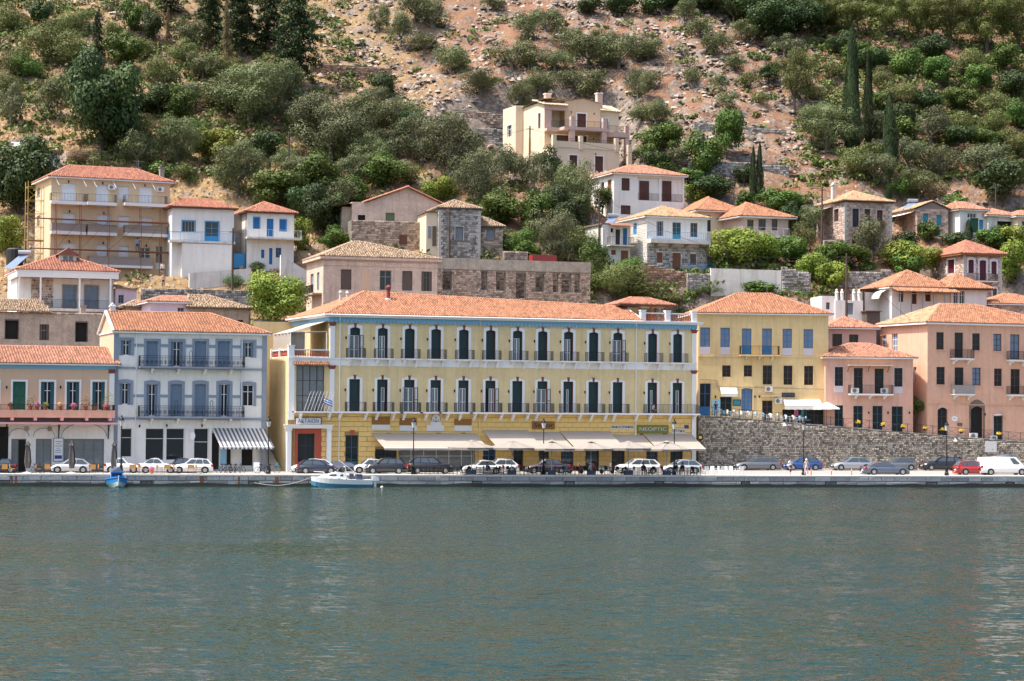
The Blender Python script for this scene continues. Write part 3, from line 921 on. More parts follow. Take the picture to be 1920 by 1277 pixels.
def hip_roof(b, x0, x1, y0, y1, ze, tan, m, hl=None, hr=None, ov=.45, seed=0, w=.29, p=.42, jit=.03, gutter='trim_white', yr=None, back=True, gut_h=.14, soffit=None, gap=0, name='roof'):
 """hl, hr: horizontal run of the left and right hips (0 = gable end)"""
 X0, X1, Y0, Y1 = x0 - (ov if hl != 0 else .12), x1 + (ov if hr != 0 else .12), y0 - ov, y1 + ov
 ym = (Y0 + Y1) / 2 if yr is None else yr
 zr = ze + (ym - Y0) * tan
 hl = (ym - Y0) if hl is None else hl; hr = (ym - Y0) if hr is None else hr
 a, bb, c, d = Vector((X0, Y0, ze)), Vector((X1, Y0, ze)), Vector((X1, Y1, ze)), Vector((X0, Y1, ze))
 rl, rr = Vector((X0 + hl, ym, zr)), Vector((X1 - hr, ym, zr))
 if rr.x < rl.x + .05: rl.x = rr.x = (rl.x + rr.x) / 2
 root = MB(); so = MB()
 root.box(X0 + .02, X1 - .02, Y0 + .02, Y1 - .02, ze - gut_h, ze - .02)
 o = root.build(name, gutter, b.root)
 single = (rr - rl).length < .12
 roof_patch(o, [a, bb, rl] if single else [a, bb, rr, rl], m, seed, w, p, jit, gap=gap)
 roof_patch(o, [c, d, rr] if single else [c, d, rl, rr], m, seed + 1, w, p, jit, tiles=False)
 if hl: roof_patch(o, [d, a, rl], m, seed + 2, w, p, jit, gap=gap)
 if hr: roof_patch(o, [bb, c, rr], m, seed + 3, w, p, jit, gap=gap)
 if not single: caps(o, rl, rr, m)
 if hl: caps(o, a, rl, m);
 if hr: caps(o, bb, rr, m)
 if not hl or not hr:
  g = MB()
  for xx, hh in ((X0 + .12, hl), (X1 - .12, hr)):
   if not hh: g.poly([(xx, Y0 + ov * .9, ze - .03), (xx, ym, zr - .08), (xx, Y1 - ov * .9, ze - .03)])
  g.build('gable', gable_mat[0], o)
 return o, (a, bb, c, d, rl, rr)
gable_mat = ['plaster_white']

def body(b, D, z1, m, holes=(), z0=-4.0, x0=0.0, x1=None, y0=0.0, lholes=(), rholes=(), name='wall', top=True, dep=.28, left=True, right=True):
 x1 = b.W if x1 is None else x1
 mb = MB()
 panel(mb, x0, x1, z0, z1, holes, y=y0, dep=dep)
 if left: panel(mb, y0, y0 + D, z0, z1, lholes, axis='y', at=x0, flip=1, dep=dep)
 if right: panel(mb, y0, y0 + D, z0, z1, rholes, axis='y', at=x1, flip=-1, dep=dep)
 mb.quad((x0, y0 + D, z0), (x1, y0 + D, z0), (x1, y0 + D, z1), (x0, y0 + D, z1))
 if top: mb.quad((x0, y0, z1), (x1, y0, z1), (x1, y0 + D, z1), (x0, y0 + D, z1))
 return mb.build(name, m, b.root)
def side_frame(b, x=0.0, flip=1):
 """helper frame whose plane y=0 is the side wall x: children use (along y, depth, z)"""
 return None
def sopening(b, r, kind, x=0.0, **k):
 """opening on the left side wall (plane x): r = (y0, y1, z0, z1)"""
 holder = opening(b.root, (-r[1], -r[0], r[2], r[3]), kind, **k)
 holder.rotation_euler.z = -math.pi / 2
 holder.location = (x, 0, 0)
 return holder
def chimney(b, x, y, z, w=.5, h=1.2, m='plaster_white', cap='tile_red'):
 mb = MB(); mb.box(x - w / 2, x + w / 2, y - w / 2, y + w / 2, z - 1.0, z + h); mb.box(x - w * .65, x + w * .65, y - w * .65, y + w * .65, z + h, z + h + .1)
 o = mb.build('chimney', m, b.root)
 mb = MB(); mb.prism([(x - w * .6, z + h + .1), (x + w * .6, z + h + .1), (x, z + h + .45)], y - w * .5, y + w * .5); mb.build('chimney_cap', cap, o)
 return o
def ac_unit(root, x, z, y=-.02, w=.85, h=.6):
 mb = MB(); mb.box(x - w / 2, x + w / 2, y - .32, y, z, z + h); o = mb.build('air_conditioner', 'white_metal', root)
 mb = MB(); c = (x - w * .12, z + h / 2); n = 12
 mb.poly([(c[0] + h * .4 * math.cos(2 * math.pi * i / n), y - .325, c[1] + h * .4 * math.sin(2 * math.pi * i / n)) for i in range(n)]); mb.build('fan_grille', 'letter_grey', o)
def lantern(root, x, z, y=0.0):
 mb = MB(); mb.bar((x, y, z), (x, y - .25, z + .05), .02, 4); mb.lathe([(.05, z - .22), (.10, z - .02), (.12, z), (.03, z + .1)], 6, x, y - .25); mb.build('wall_lantern', 'iron', root)
def board(root, r, m, y=-.06, th=.05, name='sign', frame=None):
 x0, x1, z0, z1 = r
 mb = MB(); mb.box(x0, x1, y - th, y, z0, z1); o = mb.build(name, m, root)
 if frame:
  f = .07; g = MB()
  g.box(x0 - f, x1 + f, y - th - .03, y, z1, z1 + f); g.box(x0 - f, x1 + f, y - th - .03, y, z0 - f, z0); g.box(x0 - f, x0, y - th - .03, y, z0, z1); g.box(x1, x1 + f, y - th - .03, y, z0, z1)
  g.build('sign_frame', frame, o)
 return o
def awning(root, x0, x1, zw, zf, out, m, name='awning', skew=0.0, val=.22, stripes=None, sag=.0, y0=0.0):
 """sloping cloth from the wall (zw) to the front bar (zf)"""
 mb = MB(); n = stripes or 12; rows = 5
 for i in range(n):
  mb.cur = i % 2 if stripes else 0
  for j in range(rows):
   def pt(ii, jj):
    fu = ii / n; fv = jj / rows
    return (x0 + (x1 - x0) * fu + skew * fv, y0 - out * fv, zw + (zf - zw) * fv - sag * math.sin(math.pi * fv))
   mb.quad(pt(i, j), pt(i + 1, j), pt(i + 1, j + 1), pt(i, j + 1))
  a = x0 + (x1 - x0) * i / n + skew; c = x0 + (x1 - x0) * (i + 1) / n + skew
  mb.quad((a, y0 - out, zf), (c, y0 - out, zf), (c, y0 - out - .02, zf - val), (a, y0 - out - .02, zf - val * (1 if i % 2 else .85)))
 o = mb.build(name, m, root)
 g = MB(); g.bar((x0 + skew, y0 - out + .02, zf - .02), (x1 + skew, y0 - out + .02, zf - .02), .035, 5)
 for x in (x0 + .1, x1 - .1): g.bar((x, y0, zw - .1), (x + skew, y0 - out + .05, zf - .03), .025, 4)
 g.build('awning_frame', 'white_metal', o)
 return o
# ------------------------------------------------------------------ the long yellow hotel
gable_mat[0] = 'plaster_yellow'
b = Bld('hotel', 'long two-tone yellow hotel with green shutters and white window surrounds above cream awnings', 'hotel', 540, 220.0, 1305, R(20), 1.1, 760)
H = b; HW = b.W
X = lambda px, py=700: b.f(px, py)[0]
Z = lambda py, px=970: b.f(px, py)[1]
xm = X(617.5); z_slab = Z(773.5); z_bt, z_bb = Z(676), Z(690); z_co = Z(602); z_cb = Z(612)
cen = [665, 717, 767.5, 817, 869, 919.5, 970, 1017, 1065.5, 1112.5, 1158, 1223, 1270]
cx = [X(c) for c in cen]
uz = (Z(677.5), Z(620)); lz = (z_slab + .02, Z(714.5))
hw_u, hw_l = .54, .57
up = [(c - hw_u, c + hw_u, uz[0], uz[1]) for c in cx]; lo = [(c - hw_l, c + hw_l, lz[0], lz[1]) for c in cx]
HD = 16.0; z_slab_h = z_slab
mb = MB()
panel(mb, xm, HW, z_slab, z_co, up + lo, dep=.34)
mb.quad((xm, 0, z_bb), (xm, HD, z_bb), (xm, HD, z_co), (xm, 0, z_co)); mb.quad((HW, 0, 0), (HW, 0, z_co), (HW, HD, z_co), (HW, HD, 0)); mb.quad((0, HD, 0), (HW, HD, 0), (HW, HD, z_co), (0, HD, z_co))
xt = X(1204, 603)
mb.quad((xt - .5, 0, z_co - .01), (HW, 0, z_co - .01), (HW, HD, z_co - .01), (xt - .5, HD, z_co - .01))
# wing: middle storey with the wide window, side wall
wd = b.side(505, 740)[0]
big = b.rect(555.5, 684, 608, 770); big = (big[0], big[1], z_slab + .02, Z(683, 580) if False else b.f(580, 685)[1])
panel(mb, 0, xm, z_slab, z_bt, [big], dep=.34)
mb.quad((0, 0, -.3), (0, wd, -.3), (0, wd, z_bt), (0, 0, z_bt)); mb.quad((0, 0, z_bt - .02), (xm, 0, z_bt - .02), (xm, wd, z_bt - .02), (0, wd, z_bt - .02)); mb.quad((0, wd, 0), (xm, wd, 0), (xm, wd, z_bt), (0, wd, z_bt))
b.part(mb, 'wall', 'plaster_yellow')
# right reveals of the windows are painted wine red
for i, (a, z) in enumerate([(r, 0) for r in up + lo]):
 m2 = MB(); m2.quad((a[1] - .004, .0, a[2]), (a[1] - .004, .33, a[2]), (a[1] - .004, .33, a[3]), (a[1] - .004, .0, a[3])); m2.build('window_reveal', 'trim_red', b.root)
SU = 'ow sc sc sc sc sc o. sc w. sc ow sc sc'.replace('sc', 'cc').split()
SU = ['ow', 'w', 'c', 'c', 'c', 'c', 'w', 'c', 'w', 'c', 'ow', 'c', 'c']
SL = ['c', 'wr', 'ow', 'w', 'w', 'owr', 'c', 'ow', 'aj', 'c', 'c', 'aj', 'wr']
def hotel_window(r, st, arch):
 x0, x1, z0, z1 = r; w = x1 - x0; h = z1 - z0; y = .26
 zt = z0 + h * .76
 m = MB(); t = .05
 m.box(x0, x0 + t, y, y + .06, z0, z1); m.box(x1 - t, x1, y, y + .06, z0, z1); m.box(x0 + t, x1 - t, y, y + .06, z1 - t, z1); m.box(x0 + t, x1 - t, y, y + .06, zt - .03, zt + .03)
 m.box(x0 + t, x1 - t, y + .02, y + .05, zt + .03, z1 - t)
 for i in range(3): m.box(x0 + t + (w - 2 * t) * (i + .2) / 3, x0 + t + (w - 2 * t) * (i + .8) / 3, y + .005, y + .02, zt + .1, z1 - t - .08)
 o = m.build('window', 'shutter_green', b.root)
 xa, xb = x0 + t, x1 - t; xc = (xa + xb) / 2
 if st == 'c':
  leaf(xa, xc - .005, z0, zt - .03, y, 'shutter_green', o); leaf(xc + .005, xb, z0, zt - .03, y, 'shutter_green', o)
 else:
  m = MB(); wa, wb = (xa, xb) if 'o' in st else (xa + w * .16, xb - w * .16)
  if 'r' in st: wa = xc - .05
  if st == 'aj': wa, wb = xc - .12, xc + .16
  f = .06; y2 = y + .045
  lv = [(wa, wb)] if wb - wa < .5 else [(wa, (wa + wb) / 2), ((wa + wb) / 2, wb)]
  for p_, q_ in lv:
   m.box(p_, p_ + f, y2, y2 + .04, z0, zt - .03); m.box(q_ - f, q_, y2, y2 + .04, z0, zt - .03)
   for zz in (z0, z0 + h * .3, zt - .03 - f): m.box(p_ + f, q_ - f, y2, y2 + .04, zz, zz + f)
  d = m.build('glazed_door', 'trim_white', o)
  m = MB(); m.quad((wa, y2 + .02, z0), (wb, y2 + .02, z0), (wb, y2 + .02, zt), (wa, y2 + .02, zt)); m.build('pane', 'glass_curtain', d)
  m = MB(); m.quad((xa, y + .1, z0), (xb, y + .1, z0), (xb, y + .1, zt), (xa, y + .1, zt)); m.build('shade_sheet', 'shade_fill', o)  # sheet painted near-black for the unlit room behind the doors
  if 'o' in st:
   leaf(x1 + .01, x1 + .36, z0, zt, -.08, 'shutter_green', o)
   if st == 'ow': leaf(x0 - .16, x0 - .01, z0, zt, -.08, 'shutter_green', o)
  else:
   if 'r' in st: leaf(xa, xc - .06, z0, zt - .03, y, 'shutter_green', o)
   elif st == 'aj': leaf(xa, xc - .13, z0, zt - .03, y, 'shutter_green', o); leaf(xc + .17, xb, z0, zt - .03, y, 'shutter_green', o)
   else: leaf(xa, xa + w * .15, z0, zt - .03, y - .02, 'shutter_green', o); leaf(xb - w * .15, xb, z0, zt - .03, y - .02, 'shutter_green', o)
 sw = .27; g = MB(); q_ = -.07; n = 10
 zs = z1 - arch
 if arch > .05:
  top = [(x0 - sw + (w + 2 * sw) * i / n, z1 - .10 + sw + .16 * math.sin(math.pi * i / n)) for i in range(n + 1)]
  bot = [(x1 - w * i / n, zs + arch * math.sin(math.pi * i / n)) for i in range(n + 1)]
 else:
  top = [(x0 - sw, z1 + .12), (x0 - .05, z1 + .15), ((x0 + x1) / 2, z1 + .40), (x1 + .05, z1 + .15), (x1 + sw, z1 + .12)]
  bot = [(x1, z1), (x0, z1)]
 g.prism([(x0 - sw, zs)] + top + [(x1 + sw, zs)] + bot, q_ - .002, -.002)
 g.box(x0 - sw, x0 - .003, q_, -.002, z0, zs); g.box(x1 + .003, x1 + sw, q_, -.002, z0, zs)
 g.build('surround', 'trim_white', o)
 g = MB(); zk = z1 + (.0 if arch > .05 else .03)
 g.prism([(xc - .09, zk - .02), (xc + .09, zk - .02), (xc + .15, zk + .42), (xc - .15, zk + .42)], -.13, -.06); g.build('keystone', 'trim_red', o)
 lantern(b.root, x0 - sw - .22, z0 + h * .68)
for r, st in zip(up, SU): hotel_window(r, st, .14)
for r, st in zip(lo, SL): hotel_window(r, st, .0)
# white band, cornice, slab
m2 = MB(); m2.box(0, HW + .03, -.06, -.003, z_bb, z_bt); m2.box(-.03, HW + .06, -.12, -.06, z_bt - .12, z_bt); b.part(m2, 'band', 'trim_white')
m2 = MB(); m2.box(xm - .1, HW + .1, -.10, -.003, z_cb + .12, z_co); b.part(m2, 'cornice', 'trim_blue')
m2 = MB(); m2.box(xm - .3, HW + .55, -.42, -.003, z_co + .004, z_co + .16); m2.box(xm - .4, HW + .65, -.5, -.003, z_co + .16, z_co + .30); b.part(m2, 'cornice_top', 'trim_white')
m2 = MB()
for i in range(int((HW - xm) / .42)):
 x = xm + .1 + i * .42; m2.box(x, x + .2, -.2, -.101, z_cb + .02, z_cb + .30)
b.part(m2, 'dentils', 'trim_blue', kind='stuff')
x = xm - .35
m2 = MB(); m2.box(xm - .10, xm - .004, 0, HD, z_cb + .12, z_co); b.part(m2, 'side_cornice', 'trim_blue')
m2 = MB(); m2.box(xm - .45, xm - .004, -.2, HD, z_co + .004, z_co + .28); b.part(m2, 'side_cornice_top', 'trim_white')
m2 = MB(); m2.box(X(552) - .1, HW + .1, -.95, -.003, z_slab - .17, z_slab); b.part(m2, 'long_balcony_slab', 'trim_white')
for px in [559, 613, 633, 681, 702, 733, 753, 794, 834, 858, 885, 905, 935, 957, 984, 1001, 1043, 1082, 1104, 1130, 1146, 1188, 1214, 1251, 1297]:
 x = X(px + 3, 780); m2 = MB(); zt = z_slab - .175
 pr = [(0, zt), (-.8, zt), (-.78, zt - .12), (-.5, zt - .22), (-.45, zt - .42), (-.2, zt - .5), (-.1, zt - .7), (0, zt - .7)]
 k = len(pr); m2.add([(x - .13, a, c) for a, c in pr] + [(x + .13, a, c) for a, c in pr], [tuple(range(k)), tuple(range(2 * k - 1, k - 1, -1))] + [(i, i + k, (i + 1) % k + k, (i + 1) % k) for i in range(k)])
 b.part(m2, 'bracket', 'trim_white')
# pilasters
def pilaster(x, z0, z1, w=.5, cap='trim_red', mt='trim_white'):
 m2 = MB(); m2.box(x - w / 2, x + w / 2, -.14, -.003, z0, z1 - (.38 if cap else 0)); o = b.part(m2, 'pilaster', mt)
 if cap:
  m2 = MB(); z = z1 - .38
  m2.add([(x - w * .5, -.145, z), (x + w * .5, -.145, z), (x + w * .85, -.24, z1), (x - w * .85, -.24, z1), (x - w * .5, -.003, z), (x + w * .5, -.003, z), (x + w * .85, -.003, z1), (x - w * .85, -.003, z1)],
      [(0, 1, 2, 3), (1, 5, 6, 2), (4, 0, 3, 7), (3, 2, 6, 7), (0, 4, 5, 1)]); m2.build('capital', cap, o)
for xx in (xm + .27, HW - .28):
 pilaster(xx, z_bt + .003, z_cb + .02); pilaster(xx, z_slab + .003, z_bb - .003)
pilaster(.33, z_slab - .9, z_bb - .003, .6, None); pilaster(HW - .28, 0, z_slab - .2, .5, None)
# upper balconies
for i, c in enumerate(cx):
 balcony(b.root, c - .98, c + 1.02, z_bt + .02, .75, .12, 'trim_white', 'iron', .98, 2, 'trim_white', .12, brh=.7)
# railings of the first floor
for i, c in enumerate(cx[:11]):
 m2 = MB(); railing(m2, [(c - 1.0, 0), (c - 1.0, -.85), (c + 1.05, -.85), (c + 1.05, 0)], z_slab, .98, .12); b.part(m2, 'railing', 'iron')
m2 = MB(); railing(m2, [(cx[11] - 1.0, 0), (cx[11] - 1.0, -.85), (HW - .1, -.85), (HW - .1, 0)], z_slab, .98, .12); b.part(m2, 'railing', 'iron')
# downpipes
for px in (636.5, 899, 1192):
 x = X(px, 690); m2 = MB(); m2.bar((x, -.12, .0), (x, -.12, z_co + .1), .055, 6); b.part(m2, 'downpipe', 'plaster_yellow' if px == 899 else 'trim_white')
# wing: window, balcony, terrace
o = opening(b.root, big, 'glass', 'joinery_dark', dep=.2, nx=4, nz=3, pane='glass_curtain', name='window')
xl, xr = X(550), X(617)
m2 = MB(); m2.box(xl, xr, -.38, -.003, big[3] + .05, big[3] + .13); o = b.part(m2, 'window_canopy', 'tile_red')
me = tile_mesh('tiles', (xl, -.5, big[3] + .02), (1, 0, 0), (0, .8, .6), [(0, 0), (xr - xl, 0), (xr - xl, .6), (0, .6)], 'tile_orange', .25, .3, 3)
tag(inst('tiles', me, o), kind='stuff')
for i in range(8):
 xa = X(566 + i * 6.3, 750); m2 = MB(); m2.bar((xa, -.9, z_slab + .05), (xa + .55, -1.5, z_slab + 2.05), .022, 5); b.part(m2, 'flagpole', 'white_metal')
m2 = MB(); fx = X(601, 750);
for j in range(5):
 m2.cur = j % 2
 for i in range(4):
  za = z_slab + 1.45 - j * .12; wv = lambda k: .06 * math.sin(k * 1.7)
  m2.quad((fx + i * .24, -1.2 + wv(i), za - i * .1), (fx + (i + 1) * .24, -1.2 + wv(i + 1), za - (i + 1) * .1), (fx + (i + 1) * .24, -1.2 + wv(i + 1), za - .12 - (i + 1) * .1), (fx + i * .24, -1.2 + wv(i), za - .12 - i * .1))
b.part(m2, 'flag', ['flag_blue', 'sign_white'])
m2 = MB(); railing(m2, [(X(555), -.85), (xm, -.85)], z_slab, .95, .12); b.part(m2, 'railing', 'iron')
def balusters(p0, p1, z, h, name='balustrade', step=.24):
 p0 = Vector(p0); p1 = Vector(p1); d = p1 - p0; n = max(2, int(d.length / step)); u = d.normalized(); nn = Vector((-u.y, u.x, 0)) * .1
 m2 = MB()
 for za, zb_ in ((z, z + .1), (z + h - .12, z + h)):
  a, bq = p0 - nn, p0 + nn; c, dq = p1 + nn, p1 - nn
  m2.add([(a.x, a.y, za), (bq.x, bq.y, za), (c.x, c.y, za), (dq.x, dq.y, za), (a.x, a.y, zb_), (bq.x, bq.y, zb_), (c.x, c.y, zb_), (dq.x, dq.y, zb_)], [(0, 1, 2, 3), (4, 5, 6, 7), (0, 1, 5, 4), (1, 2, 6, 5), (2, 3, 7, 6), (3, 0, 4, 7)])
 o = b.part(m2, name, 'trim_white')
 m2 = MB()
 for i in range(n):
  p = p0 + d * ((i + .5) / n); m2.lathe([(.05, z + .1), (.085, z + .3), (.05, z + h * .55), (.04, z + h * .7), (.06, z + h - .12)], 6, p.x, p.y)
 m2.build('balusters', 'balustrade_red', o, kind='stuff')
zt = z_bt + .0
m2 = MB(); m2.box(.02, .62, -.04, .5, zt, zt + 1.15); m2.box(-.04, .68, -.1, .56, zt + 1.15, zt + 1.25); b.part(m2, 'terrace_pier', 'trim_white')
balusters((.7, .15, 0), (xm - .1, .15, 0), zt, .85); balusters((.2, .6, 0), (.2, wd - .2, 0), zt, .85)
for t in (.5, .95):
 m2 = MB(); y = wd * t; m2.box(.0, .4, y - .2, y + .2, zt, zt + 1.0); b.part(m2, 'terrace_pier', 'trim_white')
# canopy and curtains over the terrace
zc0, zc1 = b.f(604, 603, 3)[1], b.f(545, 624, 1)[1]
m2 = MB()
for i in range(14):
 m2.cur = i % 2; ya, yb = .4 + (wd - .6) * i / 14, .4 + (wd - .6) * (i + 1) / 14
 m2.quad((.15, ya, zc1), (.15, yb, zc1), (xm - .1, yb, zc0), (xm - .1, ya, zc0))
b.part(m2, 'terrace_canopy', ['awning_cream', 'roof_grey'])
m2 = MB()
for i in range(10):
 ya, yb = .5 + (wd - .8) * i / 10, .5 + (wd - .8) * (i + 1) / 10; s_ = .08 * (-1) ** i
 m2.quad((.2 + s_, ya, zt + .6), (.2 - s_, yb, zt + .6), (.2 - s_, yb, zc1), (.2 + s_, ya, zc1))
for i in range(6):
 xa, xb = .25 + i * .3, .25 + (i + 1) * .3; s_ = .06 * (-1) ** i
 m2.quad((xa, 1.2 + s_, zt + .2), (xb, 1.2 - s_, zt + .2), (xb, 1.2 - s_, zc1 + .1), (xa, 1.2 + s_, zc1 + .1))
b.part(m2, 'terrace_curtain', 'awning_cream')
m2 = MB()
for i in range(8): m2.bar((xm - .2, .5 + i * .5, zc1 + .2), (.3, .5 + i * .5, zc1 + .05), .04, 4)
for x, y in ((.3, .4), (1.9, .3), (xm - .25, .3)): m2.bar((x, y, zt), (x, y, zc1 + .1), .05, 5)
b.part(m2, 'pergola_frame', 'awning_white')
# ---- ground floor: plaster blocks
doors_px = [(558, 813, 590, 880), (648, 816, 672, 880), (703, 842, 744, 880), (748, 842, 890, 880), (906, 840, 929, 880), (963, 840, 981, 880), (1011, 842, 1029, 880), (1052, 842, 1075, 880), (1098, 842, 1123, 880), (1147, 842, 1171, 880), (1212, 842, 1233, 880), (1257, 842, 1280, 880)]
gh = []
for a, c, d, e in doors_px:
 r = b.rect(a, c, d, e); gh.append((r[0], r[1], 0.0, b.f((a + d) / 2, c)[1]))
mb = MB(); panel(mb, 0, HW, -.4, z_slab, gh, y=.05, dep=.35); b_g = b.part(mb, 'ground_floor_wall', 'block_joint')
bw, bh = .98, (z_slab - .02) / 12
signs = []
rem = MB(); nblk = 0; bmesh_cache = {}
for row in range(12):
 z0 = row * bh; x = .68 - (row % 2) * .49
 while x < HW - .6:
  a, c = max(x, .66), min(x + bw, HW - .55); x += bw
  if c - a < .2: continue
  cut = [g for g in gh if g[0] < c and g[1] > a and g[3] > z0 + .05]
  for g in cut:
   if g[0] - a > .15: c = min(c, g[0])
   elif c - g[1] > .15: a = max(a, g[1])
   else: c = a
  if c - a < .15: continue
  visible = row >= 8 or (a < X(697) and row >= 2)
  if visible and nblk < 300:
   k = round(c - a, 1)
   if k not in bmesh_cache:
    m2 = MB(); e = .02; ww = k - .025; hh = bh - .025
    m2.add([(0, .04, 0), (ww, .04, 0), (ww, .04, hh), (0, .04, hh), (e, 0, e), (ww - e, 0, e), (ww - e, 0, hh - e), (e, 0, hh - e)], [(4, 5, 6, 7), (0, 1, 5, 4), (1, 2, 6, 5), (2, 3, 7, 6), (3, 0, 4, 7)], .5 + .001)
    bmesh_cache[k] = m2.mesh('block', 'plaster_block')
   inst('block', bmesh_cache[k], b_g, (a + .012, .0, z0 + .012)); nblk += 1
  else:
   rem.box(a + .012, c - .012, 0, .049, z0 + .012, z0 + bh - .012, random.random())
rem.build('blocks', 'plaster_block', b_g, kind='stuff')
opening(b.root, gh[0], 'glass', 'joinery_dark', y=.05, dep=.22, nx=2, nz=2, name='door')
r0 = b.rect(552, 804, 602, 880); g0 = gh[0]; ztop = b.f(577, 804)[1]
m2 = MB(); m2.box(r0[0], g0[0] - .01, -.05, -.003, 0, ztop); m2.box(g0[1] + .01, r0[1], -.05, -.003, 0, ztop); m2.box(g0[0] - .01, g0[1] + .01, -.05, -.003, g0[3] + .005, ztop); b.part(m2, 'door_surround', 'door_red')
zp0, zp1 = b.f(577, 803)[1], b.f(577, 798)[1]
for px in (540, 615):
 x = X(px, 830); m2 = MB(); m2.box(x - .22, x + .22, -.55, -.1, 0, zp0); m2.box(x - .28, x + .28, -.6, -.08, zp0 - .22, zp0 - .002); b.part(m2, 'portico_column', 'trim_white')
m2 = MB(); m2.box(X(534), X(621), -.7, -.003, zp0, zp1); m2.box(X(534) - .1, X(621) + .1, -.8, -.003, zp1, zp1 + .1); b.part(m2, 'portico_lintel', 'trim_white')
r = b.rect(554, 784, 601, 795.5); o = board(b.root, r, 'sign_white', -.06, .06, 'sign', 'trim_red'); text('ΑΚΤΑΙΟΝ', 'sign_text', o, (r[0] + r[1]) / 2, (r[2] + r[3]) / 2, -.135, .42, 'letter_grey', (r[1] - r[0]) * .82)
o = opening(b.root, gh[1], 'door', 'frame_green', y=.05, dep=.2, nx=2, nz=3, name='door')
zk = gh[1][3]; xk = (gh[1][0] + gh[1][1]) / 2; m2 = MB(); m2.prism([(xk - .12, zk + .05), (xk + .12, zk + .05), (xk + .27, zk + .52), (xk - .27, zk + .52)], -.06, -.003); m2.build('keystone', 'door_red', o)
for px in (743, 790, 837, 884, 1155, 1218, 1261):
 x = X(px - 15, 812) ; m2 = MB(); zz = b.f(px, 812)[1]; m2.prism([(x - .18, zz - .3), (x + .18, zz - .3), (x + .26, zz + .02), (x - .26, zz + .02)], -.06, -.003); b.part(m2, 'keystone', 'trim_red')
stl = {3: ('glass', 'trim_white', 'sign_white', 6)}
for i, g in enumerate(gh[2:]):
 if i == 1: opening(b.root, g, 'glass', 'trim_white', y=.05, dep=.2, nx=6, nz=2, pane='glass_curtain', name='shop_front')
 else: opening(b.root, g, 'door', ('joinery_dark', 'joinery_brown', 'joinery_blue')[i % 3], y=.05, dep=.2, nx=2, nz=2, name='door')
for a, c, d, e, t_ in ((697, 782, 731, 795.5, ''), (749, 784, 781, 797, ''), (852, 785.5, 884, 797, '')):
 r = b.rect(a, c, d, e); board(b.root, r, 'sign_brown', -.01, .06, 'sign')
 r = b.rect(a, e + 1, d, e + 11); board(b.root, r, 'marble', -.01, .05, 'stone_plaque')
r = b.rect(800, 797, 832, 808); board(b.root, r, 'marble', -.01, .06, 'stone_plaque')
r = b.rect(807, 775, 827, 797); xc, zc = (r[0] + r[1]) / 2, (r[2] + r[3]) / 2; rr = (r[1] - r[0]) / 2
m2 = MB(); m2.prism([(r[0], r[2]), (r[1], r[2]), (r[1], r[3] - rr)] + [(xc + rr * math.cos(t), r[3] - rr + rr * math.sin(t)) for t in np.linspace(.2, math.pi - .2, 9)] + [(r[0], r[3] - rr)], -.07, -.01); em = b.part(m2, 'emblem', 'marble')
m2 = MB(); m2.tube([(xc + rr * .85 * math.cos(t), -.085, zc + .02 + rr * .95 * math.sin(t)) for t in np.linspace(-.6, math.pi + .6, 14)], .035, 4); m2.build('emblem_ring', 'trim_red', em)
m2 = MB(); m2.bar((xc, -.085, zc - .28), (xc, -.085, zc + .3), .03, 5); m2.bar((xc - .14, -.085, zc + .18), (xc + .14, -.085, zc + .18), .025, 5); m2.tube([(xc + .32 * math.cos(t), -.085, zc + .04 + .32 * math.sin(t)) for t in np.linspace(math.pi + .2, 2 * math.pi - .2, 9)], .04, 5); m2.build('emblem_anchor', 'letter_grey', em)
r = b.rect(997, 790, 1040, 805); o = board(b.root, r, 'sign_brown', -.01, .06, 'sign'); text('Señor', 'sign_text', o, (r[0] + r[1]) / 2, (r[2] + r[3]) / 2, -.09, .5, 'sign_black', (r[1] - r[0]) * .86)
r = b.rect(1145, 797, 1189, 805); o = board(b.root, r, 'awning_white', -.01, .04, 'sign'); text('ΦΑΚΟΙ ΕΠΑΦΗΣ', 'sign_text', o, (r[0] + r[1]) / 2, (r[2] + r[3]) / 2, -.07, .25, 'sign_black', (r[1] - r[0]) * .94)
r = b.rect(1194, 797, 1253, 813); o = board(b.root, r, 'sign_olive', -.01, .08, 'sign'); text('NEOPTIC', 'sign_text', o, (r[0] + r[1]) / 2, (r[2] + r[3]) / 2, -.12, .38, 'letter_silver', (r[1] - r[0]) * .86)
r = b.rect(1259, 804, 1284, 812.5); o = board(b.root, r, 'awning_white', -.01, .04, 'sign'); text('ΟΠΤΙΚΑ', 'sign_text', o, (r[0] + r[1]) / 2, (r[2] + r[3]) / 2, -.07, .27, 'sign_black', (r[1] - r[0]) * .92)
r = b.rect(1283, 797, 1291, 803.5); board(b.root, r, 'sign_navy', -.01, .04, 'sign')
m2 = MB(); x = HW + .05; zz = b.f(1309, 820)[1]; m2.bar((x - .1, -.5, zz + .5), (x + .1, -1.0, zz + .45), .03); n = 14
m2.prism([(x + .05 + .28 * math.cos(2 * math.pi * i / n), zz + .42 * math.sin(2 * math.pi * i / n)) for i in range(n)], -1.05, -.9); o = b.part(m2, 'round_sign', 'sign_black')
m2 = MB(); m2.box(x - .17, x + .17, -1.07, -1.052, zz - .12, zz + .14); m2.build('round_sign_label', 'sign_yellow', o)
for px, py in ((748, 770), (785, 771), (820, 771), (878, 775), (545, 766)):
 x = X(px, py); m2 = MB(); m2.box(x - .12, x + .12, -1.15, -.95, z_slab - .14, z_slab - .02); b.part(m2, 'floodlight', 'iron')
